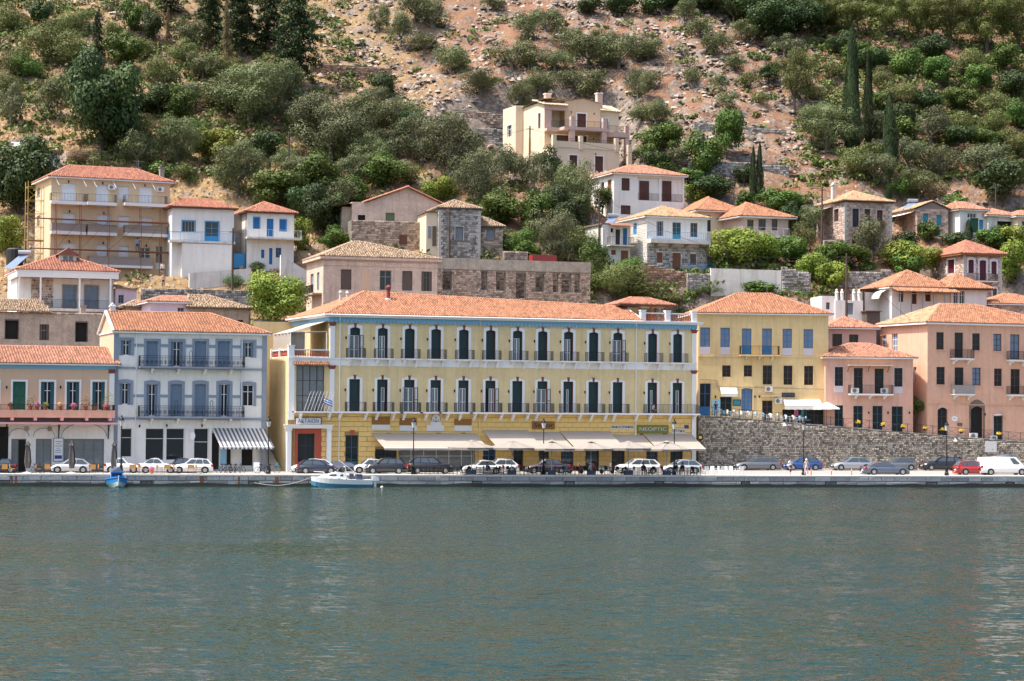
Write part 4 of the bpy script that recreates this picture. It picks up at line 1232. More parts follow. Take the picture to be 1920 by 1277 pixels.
# awnings of the cafés
for a, c, pw, pf, out, sk in ((697, 891, 812, 840, 2.6, .6), (905, 989, 806.5, 840, 2.9, .7), (990, 1049, 810, 842, 2.7, .7), (1050, 1143, 808.5, 841, 2.9, .7), (1146, 1204, 815, 842, 2.5, .7), (1207, 1297, 814, 841, 2.6, .5)):
 xa, xb = X(a, pw), X(c, pw); zw = b.f((a + c) / 2, pw)[1]; zf = b.f((a + c) / 2 + 12, pf, -out)[1]
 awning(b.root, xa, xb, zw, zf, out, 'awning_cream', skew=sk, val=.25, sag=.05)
# ---- roof
ye, ze, tn = -.5, z_co + .30, .40
eL = Vector((xm - .55, ye, ze)); eR = Vector((xt, ye, ze)); rL = b.slope(682, 547.5, ye, ze, tn); rR = b.slope(1172, 576, ye, ze, tn)
m2 = MB(); m2.box(xm - .5, xt + .1, ye + .05, HD, ze - .05, ze - .01); ro = b.part(m2, 'roof', 'trim_white')
roof_patch(ro, [eL, eR, rR, rL], 'tile_orange', 11)
bL = Vector((xm - .55, HD + .5, ze)); bR = Vector((xt, rR.y * 2, ze))
roof_patch(ro, [bL, eL, rL], 'tile_orange', 12); roof_patch(ro, [bR, bL, rL, rR], 'tile_orange', 13, tiles=False); roof_patch(ro, [eR, bR, rR], 'tile_orange', 14, tiles=False)
caps(ro, rL, rR, 'tile_orange'); caps(ro, eL, rL, 'tile_red'); caps(ro, eR, rR, 'trim_white', .1)
m2 = MB(); m2.bar(eL + Vector((0, -.05, -.06)), eR + Vector((0, -.05, -.06)), .08, 6); m2.bar(eL + Vector((-.05, 0, -.06)), bL + Vector((-.05, 0, -.06)), .08, 6); m2.build('gutter', 'trim_white', ro)
def flue(px, py, r, h, m, top):
 p = b.slope(px, py, ye, ze, tn); m2 = MB(); m2.lathe([(r * 1.9, p.z - .3), (r * 1.6, p.z + .15)], 10, p.x, p.y); o = m2.build('flue_base', 'trim_white', ro)
 m2 = MB(); m2.lathe([(r, p.z), (r, p.z + h), (r * 1.5, p.z + h), (r * 1.5, p.z + h + .2), (.02, p.z + h + .4)], 8, p.x, p.y); m2.build('flue', m, o)
flue(728, 562, .2, 1.2, 'trim_red', 1)
for px, py, h in ((638, 566, 1.0), (651, 560, .6)):
 x, y = xm + 1.0, 6.0
 zz = b.f(px, py, 7)[1]; xx = b.f(px, py, 7)[0]; m2 = MB(); m2.lathe([(.15, zz - 1.5), (.15, zz + h), (.22, zz + h), (.05, zz + h + .25)], 8, xx, 7); m2.build('flue', 'concrete_light', ro)
# roof terrace with balustrade and tiled pavilion
zt = z_co + .30
for px in (1204.5, 1251, 1300):
 x = X(px, 595); m2 = MB(); m2.box(x - .28, x + .28, -.3, .26, zt - .28, zt + 1.12); m2.box(x - .34, x + .34, -.36, .32, zt + 1.12, zt + 1.22); b.part(m2, 'terrace_pier', 'trim_white')
balusters((X(1204.5) + .3, -.02, 0), (X(1251) - .3, -.02, 0), zt - .05, 1.0); balusters((X(1251) + .3, -.02, 0), (X(1300) - .3, -.02, 0), zt - .05, 1.0)
yp = 3.0
x0, _ = b.f(1166, 572, yp); x1, _ = b.f(1256, 572, yp); zE = b.f(1205, 571, yp - .5)[1]
pv = empty('roof_pavilion', (0, 0, 0)); pv.parent = b.root
class _S: pass
s_ = _S(); s_.root = pv
hip_roof(s_, x0, x1, yp, yp + 3.6, zE, .36, 'tile_red', ov=.5, seed=21, gutter='joinery_brown', gut_h=.18)
m2 = MB()
for x in (x0 + .3, x0 + (x1 - x0) * .62, x1 - .3):
 for y in (yp + .2, yp + 3.4): m2.box(x - .1, x + .1, y - .1, y + .1, z_co, zE - .1)
m2.build('pavilion_posts', 'joinery_wood', pv)
m2 = MB(); m2.box(x0 + .4, x0 + 3.2, yp + 3.0, yp + 3.3, z_co, zE - .2); m2.build('pavilion_wall', 'plaster_white', pv)
# stairs up the alley on the left side of the hotel
st = empty('alley_stairs', b.w(-1.35, 1.5, 0), b.al, 'narrow stone steps climbing between the white building and the hotel', 'stairs')
sm = MB(); sm.box(-1.15, 1.15, 0, .7, -1, .19); sme = sm.mesh('step', 'concrete_light')
for i in range(38): inst('step', sme, st, (0, i * .5, i * .2))
# ------------------------------------------------------------------ white building with slate-blue trim
gable_mat[0] = 'plaster_peach'
b = Bld('white_building', 'white three-storey building with slate-blue trim, iron balconies and striped awning', 'building', 212.5, 216.0, 500, R(19), 1.1, 700)
X = lambda px, py=700: b.f(px, py)[0]
ze = b.f(360, 626)[1]; D = 10.0
wins3 = [(226.4, 637.5, 246.4, 666.3)] + [(a, 640, c, 687) for a, c in ((274.5, 296.5), (320, 343), (365, 387), (408.5, 431))] + [(455.5, 641.8, 476, 670.5)]
wins2 = [(224, 718, 245, 759)] + [(a, 720, c, 780) for a, c in ((274.5, 295.5), (319.5, 341.5), (365, 386.5), (410, 431))] + [(455, 722, 475.5, 761.5)]
wg = [(225.6, 803, 247.6, 858), (272.6, 803, 307.7, 864), (311.5, 803, 346, 864), (363.5, 803, 391, 880), (397, 808, 498, 880)]
rs = [b.rect(*w) for w in wins3 + wins2 + wg]
z3, z2 = b.f(356, 688)[1], b.f(356, 781)[1]
for i in (1, 2, 3, 4): rs[i] = (rs[i][0], rs[i][1], z3 + .01, rs[i][3])
for i in (7, 8, 9, 10): rs[i] = (rs[i][0], rs[i][1], z2 + .01, rs[i][3])
for i in (15, 16): rs[i] = (rs[i][0], rs[i][1], 0.02, rs[i][3])
body(b, D, ze, 'plaster_white', rs, z0=-.4)
m2 = MB(); m2.quad((-.003, 0.02, 0), (-.003, D, 0), (-.003, D, ze), (-.003, 0.02, ze)); b.part(m2, 'side_wall', 'plaster_peach')
kinds = ['half', 'shut', 'half', 'shut', 'shut', 'half'] + ['half', 'half', 'shut', 'shut', 'half', 'glass']
for i, r in enumerate(rs[:12]):
 o = opening(b.root, r, kinds[i], 'shutter_blue' if kinds[i] == 'shut' else 'trim_white', sh='shutter_blue', sur='trim_slate', sw=.26, arch=.12 if i >= 6 else 0)
# stepped trim band between the windows
for rr, zz in ((rs[:6], rs[1][3] - .55), (rs[6:12], rs[7][3] - 1.35)):
 m2 = MB(); xs = [0.5] + [v for r in rr for v in (r[0] - .26, r[1] + .26)] + [b.W - .5]
 for i in range(0, len(xs), 2): m2.box(xs[i] + .003, xs[i + 1] - .003, -.05, -.003, zz, zz + .28)
 b.part(m2, 'trim_band', 'trim_slate')
m2 = MB(); m2.box(0, .5, -.07, -.003, 0, ze - .15); m2.box(b.W - .5, b.W, -.07, -.003, 0, ze - .15); b.part(m2, 'corner_trim', 'trim_slate')
m2 = MB(); m2.box(0, b.W, -.12, -.072, z3 - .28, z3 - .08); m2.box(0, b.W, -.12, -.072, z2 - .34, z2 - .12); b.part(m2, 'string_course', 'trim_slate')
for z in (z3, z2): balcony(b.root, X(259), X(456), z, 1.05, .16, 'trim_slate', 'iron', 1.08, 4, 'plaster_white', .16, ornate=True, brh=.55)
m2 = MB(); x = X(255, 690); m2.bar((x, -.12, 0), (x, -.12, ze - .1), .05); b.part(m2, 'downpipe', 'white_metal')
x = X(453, 690); m2 = MB(); m2.bar((x, -.12, 0), (x, -.12, ze - .1), .05); b.part(m2, 'downpipe', 'white_metal')
for i in (12, 13, 14): opening(b.root, rs[i], 'glass', 'white_metal', dep=.2, nx=1, nz=2, name='shop_window')
opening(b.root, rs[15], 'glass', 'white_metal', dep=.2, nx=1, nz=2, name='door')
# shop front under the striped awning
r = rs[16]; m2 = MB()
m2.quad((r[0], .27, 0), (r[1], .27, 0), (r[1], .27, r[3]), (r[0], .27, r[3])); sf = b.part(m2, 'shop_front', 'plaster_white')
for a, c, d, e, mm in ((398, 812, 411, 880, 'shade_fill'), (414, 842, 425, 872, 'sign_lightblue'), (426, 842, 433, 872, 'shade_fill'), (454, 842, 474, 873, 'shade_fill')):
 q_ = b.rect(a, c, d, e); m2 = MB(); m2.box(q_[0], q_[1], .2, .26, max(0.02, q_[2]), q_[3]); m2.build('shop_panel', mm, sf)
awning(b.root, X(397, 803), X(497, 803), b.f(447, 803)[1], b.f(457, 838, -1.9)[1], 1.9, ['awning_white', 'cloth_stripe'], stripes=26, skew=.55, val=.25)
for px, py in ((261, 798), (312, 797), (378, 797)): lantern(b.root, X(px, py), b.f(px, py)[1])
m2 = MB(); x, z = b.f(359, 817); n = 12; m2.bar((x - .3, -.05, z + .5), (x + .1, -.6, z + .45), .025); m2.prism([(x + .27 * math.cos(2 * math.pi * i / n), z + .42 * math.sin(2 * math.pi * i / n)) for i in range(n)], -.66, -.58); b.part(m2, 'oval_sign', 'sign_white')
for px, py in ((358, 676), (331, 764), (397, 764)):
 x, z = b.f(px, py, -.7); m2 = MB(); z = (z3 if py < 700 else z2); m2.tube([(x - .14, -.6, z), (x - .14, -.6, z + 1.5), (x, -.6, z + 1.68), (x + .14, -.6, z + 1.5), (x + .14, -.6, z)], .03, 5); b.part(m2, 'folded_parasol', 'green_bright')
# roof: gable on the left, hip on the right
o, (fa, fb, fc, fd, rl, rr) = hip_roof(b, 0, b.W, 0, D, ze + .14, .40, 'tile_orange', hl=0, ov=.42, seed=31, gut_h=.16)
m2 = MB(); m2.bar(fa + Vector((.0, -.05, .0)), rl + Vector((0, 0, .0)), .16, 6); m2.bar(fd, rl, .16, 6); m2.build('verge', 'plaster_white', o)
p = b.slope(204, 592, -.42, ze, .4); chimney(b, .6, 5.2, rl.z - .2, .55, .7, 'plaster_white', 'plaster_white')

# ------------------------------------------------------------------ peach building with planted balcony, far left
gable_mat[0] = 'plaster_peach'
b = Bld('peach_building', 'low peach building with green shutters, planted balcony and white arched ground floor', 'building', -70, 210.5, 214, R(20), 1.1, 740)
X = lambda px, py=740: b.f(px, py)[0]
ze = b.f(110, 690)[1]; zs = b.f(110, 769)[1]; D = 9.5
wu = [(a, 715.5, c, 763) for a, c in ((-26, -3), (24, 48), (76.5, 101.5), (125, 148.5), (173, 196.5))]
ru = [b.rect(*w) for w in wu]; ru = [(r[0], r[1], zs + .02, r[3]) for r in ru]
gw = [b.rect(*w) for w in ((-60, 800, 16, 880), (21, 823, 49, 880), (67, 823, 97, 880), (119.5, 823, 195, 880))]
gw = [(r[0], r[1], 0, r[3]) for r in gw]
mb = MB(); panel(mb, 0, b.W, zs, ze, ru); mb.quad((0, 0, 0), (0, D, 0), (0, D, ze), (0, 0, ze)); mb.quad((b.W, 0, 0), (b.W, 0, ze), (b.W, D, ze), (b.W, D, 0)); mb.quad((0, D, 0), (b.W, D, 0), (b.W, D, ze), (0, D, ze)); b.part(mb, 'wall', 'plaster_peach')
mb = MB(); panel(mb, 0, b.W, -.4, zs, gw, y=.001); b.part(mb, 'ground_floor_wall', 'plaster_white')
for i, r in enumerate(ru):
 opening(b.root, r, 'shut' if i < 2 else 'half', 'green_bright' if i < 2 else 'trim_white', sh='green_bright' if i < 2 else 'frame_green', sur='trim_white', sw=.2, name='window')
for px in (12, 113): lantern(b.root, X(px, 725), b.f(px, 725)[1])
opening(b.root, gw[0], 'shade_fill', name='shop_opening'); opening(b.root, gw[1], 'glass', 'joinery_olive', nx=2, nz=2, pane='glass_curtain', name='door'); opening(b.root, gw[2], 'glass', 'joinery_olive', nx=2, nz=2, pane='glass_curtain', name='window')
opening(b.root, gw[3], 'glass', 'joinery_olive', nx=4, nz=2, pane='glass_curtain', name='shop_window')
r = gw[1]; m2 = MB(); m2.box(r[0] + (r[1] - r[0]) * .5, r[1] - .08, .08, .15, 0, r[3] - .1); b.part(m2, 'open_doorway', 'shade_fill')
for g in gw[1:]:
 m2 = MB(); c = (g[0] + g[1]) / 2; hw = (g[1] - g[0]) / 2 + .25; hh = min(1.35, hw * .8)
 m2.tube([(c + hw * math.cos(t), -.01, g[3] + .25 + hh * math.sin(t)) for t in np.linspace(0, math.pi, 15)], .045, 4); b.part(m2, 'arch_moulding', 'trim_slate')
r = b.rect(101, 822, 117.5, 864); o = board(b.root, r, 'sign_white', -.02, .05, 'menu_sign', 'joinery_grey'); m2 = MB(); m2.box(r[0] + .08, r[1] - .08, -.082, -.071, r[2] + .2, r[2] + .55); m2.build('sign_panel', 'sign_navy', o)
for i in range(6):
 zz = r[3] - .35 - i * .22; m2 = MB(); ww = (.3, .22, .34, .2, .3, .3)[i]; xm_ = (r[0] + r[1]) / 2; m2.box(xm_ - ww, xm_ + ww, -.08, -.071, zz, zz + .06); m2.build('sign_line', 'trim_slate' if i % 2 else 'letter_grey', o)
# balcony front, soffit, thin pink awning
xb = X(211, 776)
m2 = MB(); m2.box(-1, xb, -1.5, .0, b.f(110, 783)[1], zs); bal = b.part(m2, 'balcony', 'plaster_salmon')
m2 = MB(); railing(m2, [(-1, -1.42), (xb - .05, -1.42), (xb - .05, 0)], zs, .55, .14); m2.build('railing', 'iron', bal)
for px in (20, 63, 113, 159, 203):
 x = X(px, 788); m2 = MB(); m2.box(x - .15, x + .15, -1.3, 0, b.f(110, 783)[1] - .28, b.f(110, 783)[1] - .003); m2.build('bracket', 'plaster_lilac', bal)
m2 = MB(); m2.box(-1, xb + .1, -.06, -.002, b.f(110, 794)[1], b.f(110, 783)[1] - .003); b.part(m2, 'soffit_band', 'trim_slate')
zz = b.f(110, 793.5, -2)[1]; m2 = MB(); m2.box(-1, xb + .2, -2.0, -.07, zz - .03, zz + .05); m2.box(-1, xb + .2, -2.05, -2.0, zz - .12, zz + .08); o = b.part(m2, 'flat_awning', 'cloth_pink')
for px in (12, 110, 203):
 x = X(px, 810); m2 = MB(); m2.tube([(x, -.03, zz - 1.6), (x, -.2, zz - .8), (x, -.6, zz - .3), (x, -1.6, zz - .05)], .05, 5); m2.bar((x, -.03, zz - 1.6), (x, -.03, zz - .05), .05, 5); m2.build('awning_bracket', 'iron', o)
m2 = MB(); m2.box(0, b.W + .1, -.06, -.003, b.f(110, 692)[1], b.f(110, 684.5)[1]); b.part(m2, 'frieze', 'trim_blue')
m2 = MB(); m2.box(b.W - .5, b.W, -.09, -.003, zs + .03, b.f(205, 700)[1]); o = b.part(m2, 'pilaster', 'trim_white'); m2 = MB(); zc = b.f(205, 700)[1]; m2.box(b.W - .58, b.W + .05, -.14, -.003, zc, zc + .42); m2.build('capital', 'trim_red', o)
hip_roof(b, 0, b.W, 0, D, ze + .42, .34, 'tile_salmon', hl=0, hr=.6, ov=.5, seed=41)
for px, py in ((22, 801), (41, 801)): pass
for px in (50, 93):
 x, z = b.f(px, 804); m2 = MB(); n = 10; m2.prism([(x + .26 * math.cos(2 * math.pi * i / n), z + .26 * math.sin(2 * math.pi * i / n)) for i in range(n)], -.05, -.003); b.part(m2, 'round_vent', 'concrete')
PEACH = b; PEACH_ZS = zs

# ------------------------------------------------------------------ ochre building above the wall
gable_mat[0] = 'plaster_ochre'
b = Bld('ochre_building', 'ochre three-storey building with blue windows standing above the retaining wall', 'building', 1309, 243.5, 1553, R(5), 5.9, 680)
X = lambda px, py=680: b.f(px, py)[0]
ze = b.f(1430, 590)[1]; D = 11
top = [(1312.7, 614, 1331.5, 650.5), (1350.8, 614.5, 1368.6, 650.8), (1391, 616, 1409, 664.5), (1429, 616, 1447.5, 665), (1467.4, 616.5, 1485, 652.5), (1506.6, 617.3, 1524.5, 653)]
mid = [(1354, 685, 1370, 706.6), (1394.5, 685, 1410, 706), (1430, 685, 1447.5, 721), (1469, 685.5, 1486, 721.5), (1507.5, 686, 1525, 722)]
gr = [(1312, 719, 1332.6, 779), (1350, 744, 1372, 780), (1390, 728, 1411, 770.5), (1429, 751, 1448.5, 788), (1467, 768, 1490, 796), (1492, 768, 1545, 800)]
rs = [b.rect(*w) for w in top + mid + gr]
body(b, D, ze, 'plaster_ochre', rs, z0=-3)
for i, r in enumerate(rs[:6]):
 o = opening(b.root, r, 'door' if i in (2, 3) else 'glass', 'joinery_blue', nx=2, nz=3, pane='glass_blue', dep=.12, name='door' if i in (2, 3) else 'window')
 if i not in (2, 3): m2 = MB(); m2.box(r[0], r[1], -.03, -.003, r[2] - .85, r[2] - .02); m2.build('apron', 'apron_lilac', o)
for r in rs[6:11]: opening(b.root, r, 'glass', 'joinery_brown', nx=2, nz=3, pane='glass', dep=.12, name='window', sur='plaster_ochre', sw=.08)
opening(b.root, rs[11], 'door', 'joinery_blue', name='door'); opening(b.root, rs[12], 'door', 'frame_green', name='door'); opening(b.root, rs[13], 'glass', 'joinery_blue', nx=3, nz=5, pane='glass_blue', name='window', sur='plaster_ochre', arch=.2)
opening(b.root, rs[14], 'glass', 'joinery_brown', nx=2, nz=2, name='door'); opening(b.root, rs[15], 'shade_fill', name='shop_opening'); opening(b.root, rs[16], 'glass', 'joinery_dark', nx=3, nz=2, name='shop_window')
balcony(b.root, X(1386), X(1459), b.f(1420, 665.5)[1], .9, .14, 'plaster_ochre', 'iron', 1.0, 3, 'concrete_light', .13, brh=.4)
m2 = MB(); m2.box(0, b.W, -.08, -.003, b.f(1430, 667.5)[1] - .14, b.f(1430, 667.5)[1]); b.part(m2, 'string_course', 'plaster_ochre')
awning(b.root, X(1349, 728), X(1380, 728), b.f(1364, 727)[1], b.f(1366, 738, -1)[1], 1.0, 'awning_white', val=.35, sag=-.2)
awning(b.root, X(1467, 752), X(1536, 752), b.f(1500, 750)[1], b.f(1503, 760, -1.3)[1], 1.3, 'awning_white', val=.5, sag=-.25)
ac_unit(b.root, X(1441, 729), b.f(1441, 734.5)[1]); ac_unit(b.root, X(1459, 752), b.f(1459, 757)[1])
r = b.rect(1466, 736.5, 1490, 744.5); o = board(b.root, r, 'sign_black', -.02, .06, 'sign'); text('SATIVA', 'sign_text', o, (r[0] + r[1]) / 2, (r[2] + r[3]) / 2, -.09, .3, 'glass_blue', (r[1] - r[0]) * .86)
r = b.rect(1375, 750.5, 1388, 760); board(b.root, r, 'joinery_teal', -.02, .05, 'sign', 'joinery_dark')
r = b.rect(1334.5, 749.5, 1349.5, 776); board(b.root, r, 'sign_lightblue', -.3, .05, 'poster')
m2 = MB(); x, z = b.f(1425, 743); m2.box(X(1427), X(1458), -.9, -.003, z, z + .08); b.part(m2, 'door_canopy', 'plaster_cream')
m2 = MB(); z = b.f(1430, 727)[1]; m2.tube([(.3, -.05, z + .9), (2.2, -.05, z + .8), (2.2, -.05, z + .1), (6, -.05, z + .05), (9, -.05, z), (13.5, -.05, z - .1), (b.W, -.05, z - .15)], .035, 4); b.part(m2, 'cable', 'concrete')
hip_roof(b, 0, b.W, 0, D, ze + .12, .42, 'tile_orange', ov=.5, seed=51)
for px in (1341, 1415, 1423): lantern(b.root, X(px, 743), b.f(px, 743)[1])
OCHRE = b

# ------------------------------------------------------------------ small pink house
b = Bld('small_pink_house', 'small two-storey salmon pink house with flat canopy over its balcony', 'house', 1548, 244.0, 1712, R(7), 5.2, 720)
X = lambda px, py=720: b.f(px, py)[0]
ze = b.f(1630, 672)[1]; D = 8
ups = [(1565, 688, 1581, 723.5), (1601, 690, 1618, 738), (1640, 691, 1657, 739), (1676.6, 690, 1692.5, 725)]
grs = [(1565, 760, 1581, 800), (1600, 761, 1618, 803), (1636, 761, 1655, 808), (1672, 762, 1693, 812)]
rs = [b.rect(*w) for w in ups + grs]
body(b, D, ze, 'plaster_pink', rs, z0=-3)
for i, r in enumerate(rs):
 o = opening(b.root, r, 'glass', 'joinery_dark' if i < 4 else 'frame_green', nx=2, nz=3, pane='glass', dep=.14, name='window' if i in (0, 3) else 'door', sur='apron_lilac' if i in (0, 3) else None, sw=.06)
 if i in (0, 3): m2 = MB(); m2.box(r[0], r[1], -.03, -.003, r[2] - .75, r[2] - .02); m2.build('apron', 'apron_lilac', o)
zb_ = b.f(1630, 738.5)[1]; balcony(b.root, X(1590), X(1671), zb_, .95, .14, 'trim_white', 'iron', 1.0, 3, 'trim_white', .14, brh=.4)
m2 = MB(); z = b.f(1630, 686)[1]; m2.box(X(1588), X(1670), -1.0, -.003, z, z + .1); b.part(m2, 'flat_canopy', 'plaster_cream')
for px in (1589, 1627, 1664): m2 = MB(); x = X(px, 690); m2.bar((x, -.03, z - .7), (x, -.8, z), .03, 4); b.part(m2, 'canopy_strut', 'joinery_brown')
ac_unit(b.root, X(1601, 733), zb_ + .05, -.3); ac_unit(b.root, X(1656, 733), zb_ + .05, -.3)
for px in (1628, 1664, 1704): lantern(b.root, X(px, 773), b.f(px, 773)[1])
hip_roof(b, 0, b.W, 0, D, ze + .1, .38, 'tile_salmon', ov=.45, seed=61)

# ------------------------------------------------------------------ brown house between, behind
b = Bld('brown_house', 'brown plastered house peeking between the ochre and pink houses', 'house', 1551, 253.5, 1643, R(6), 8, 640)
X = lambda px, py=640: b.f(px, py)[0]
ze = b.f(1600, 617)[1]; rs = [b.rect(*w) for w in ((1560.7, 626, 1579, 650), (1592, 627, 1609.5, 650))]
body(b, 7, ze, 'plaster_mauve', rs, z0=-2)
for r in rs: opening(b.root, r, 'glass', 'joinery_brown', nx=2, nz=1, pane='glass', name='window')
hip_roof(b, 0, b.W, 0, 7, ze + .12, .36, 'tile_salmon', ov=.45, seed=65)

# ------------------------------------------------------------------ large pink building, right edge
gable_mat[0] = 'plaster_salmon'
b = Bld('large_pink_building', 'large three-storey salmon pink building with small balconies at the right edge', 'building', 1739, 246.2, 2010, R(22), 4.2, 700)
X = lambda px, py=700: b.f(px, py)[0]
ze = b.f(1760, 607)[1]; D = b.side(1650, 640)[0]
r1 = [(1755.7, 623, 1770, 655.5), (1790, 623.5, 1806, 671), (1823, 625, 1837.5, 657), (1862.5, 626, 1878, 658), (1894, 627, 1911.6, 674), (1930, 628, 1946, 661)]
r2 = [(1756, 688, 1772, 721), (1790, 689, 1807, 737.5), (1823, 689.5, 1839, 722.5), (1864, 691, 1879, 724), (1895, 692, 1912.5, 738.5), (1931, 693, 1947, 727)]
r3 = [(1757.5, 764, 1776.5, 818), (1820, 762, 1843.5, 826), (1862.5, 780, 1880, 828)]
rs = [b.rect(*w) for w in r1 + r2 + r3]
ls = []
for a, c, d, e in ((1653, 628, 1662, 655), (1672, 625, 1683, 660), (1713, 688, 1718, 718)):
 y0, z1 = b.side(d, c); y1, z0 = b.side(a, e); ls.append((y0, y1, z0, z1))
body(b, D, ze, 'plaster_salmon', rs, z0=-3, lholes=ls)
for i, r in enumerate(rs[:12]):
 dr = i % 6 in (1, 4); o = opening(b.root, r, 'glass', 'joinery_brown' if i in (9, 10) else 'joinery_dark', nx=2, nz=3, dep=.13, name='door' if dr else 'window', sill=None if dr else 'plaster_salmon', pane='glass_blue' if i in (3, 4, 8) else 'glass')
opening(b.root, rs[12], 'glass', 'joinery_dark', nx=2, nz=2, name='door', sur='plaster_salmon', arch=.5, sw=.1); opening(b.root, rs[13], 'shade_fill', name='door', sur='stone_warm', arch=.6, sw=.2); opening(b.root, rs[14], 'glass', 'joinery_dark', nx=2, nz=2, name='door', sur='concrete_light', sw=.12)
for l in ls: sopening(b, l, 'glass', col='trim_white', nx=2, nz=3, pane='glass_blue', name='window')
for px0, px1, py in ((1783, 1823, 672), (1784, 1824, 738.5), (1889, 1925, 675), (1889, 1925, 740)):
 z = b.f((px0 + px1) / 2, py)[1]; balcony(b.root, X(px0 - 2), X(px1 - 3), z, .85, .14, 'trim_white', 'iron', 1.0, 2, 'trim_white', .11, brh=.45, solid='grey_mesh' if px0 == 1784 else None)
x, z = b.f(1789.5, 785); m2 = MB(); n = 14; m2.prism([(x + .42 * math.cos(2 * math.pi * i / n), z + .31 * math.sin(2 * math.pi * i / n)) for i in range(n)], -.07, -.003); o = b.part(m2, 'oval_sign', 'sign_white')
m2 = MB(); m2.box(x - .25, x + .25, -.08, -.071, z - .03, z + .05); m2.build('sign_line', 'sign_lightblue', o)
for i in range(3):
 x, z = b.f(1796 + i * 3.3, 796); m2 = MB(); m2.tube([(x + .07 * math.cos(t), -.05, z + .2 * math.sin(t)) for t in np.linspace(0, 2 * math.pi, 9)], .025, 4); b.part(m2, 'oval_ornament', 'iron')
m2 = MB(); z = b.f(1800, 757)[1]; m2.box(.1, X(1800), -.1, -.003, z, z + .16); m2.bar((X(1800), -.06, z - .1), (b.W, -.06, z - .25), .05, 5); b.part(m2, 'wall_pipe', 'plaster_salmon')
m2 = MB(); x0, x1 = X(1860, 778), X(1884, 778); z = b.f(1872, 778)[1]
for i in range(6):
 a, c = math.pi * i / 6, math.pi * (i + 1) / 6
 m2.quad((x0 + (x1 - x0) * i / 6, 0, z + .15 * math.sin(a)), (x0 + (x1 - x0) * (i + 1) / 6, 0, z + .15 * math.sin(c)), (x0 + (x1 - x0) * (i + 1) / 6, -1, z - .1 + .15 * math.sin(c)), (x0 + (x1 - x0) * i / 6, -1, z - .1 + .15 * math.sin(a)))
b.part(m2, 'door_canopy', 'awning_white')
ac_unit(b.root, X(1818, 815), b.f(1818, 823)[1], -.6, 1.0, .7); ac_unit(b.root, X(1858, 818), b.f(1858, 826)[1], -.4, .8, .6)
for px in (1819, 1845): lantern(b.root, X(px, 776), b.f(px, 776)[1])
zE = ze + .12; ov = .5
rl = b.slope(1762, 570.5, -ov, zE, .46); rr_ = b.slope(1826, 571, -ov, zE, .46); rr_.z = rl.z; rr_.y = rl.y
a = Vector((-ov, -ov, zE)); eR = Vector((b.W, -ov, zE)); bL = Vector((-ov, D + ov, zE)); bR = Vector((b.W, D + ov, zE))
m2 = MB(); m2.box(-ov + .03, b.W, -ov + .03, D + ov, zE - .2, zE - .02); ro = b.part(m2, 'roof', 'trim_white')
roof_patch(ro, [a, eR, rr_, rl], 'tile_orange', 71); roof_patch(ro, [bL, a, rl], 'tile_tan', 72); roof_patch(ro, [eR, bR, rr_], 'tile_orange', 73, tiles=False); roof_patch(ro, [bR, bL, rl, rr_], 'tile_orange', 74, tiles=False)
caps(ro, a, rl, 'tile_old'); caps(ro, rl, rr_, 'tile_orange'); caps(ro, eR, rr_, 'tile_orange')
PINK = b
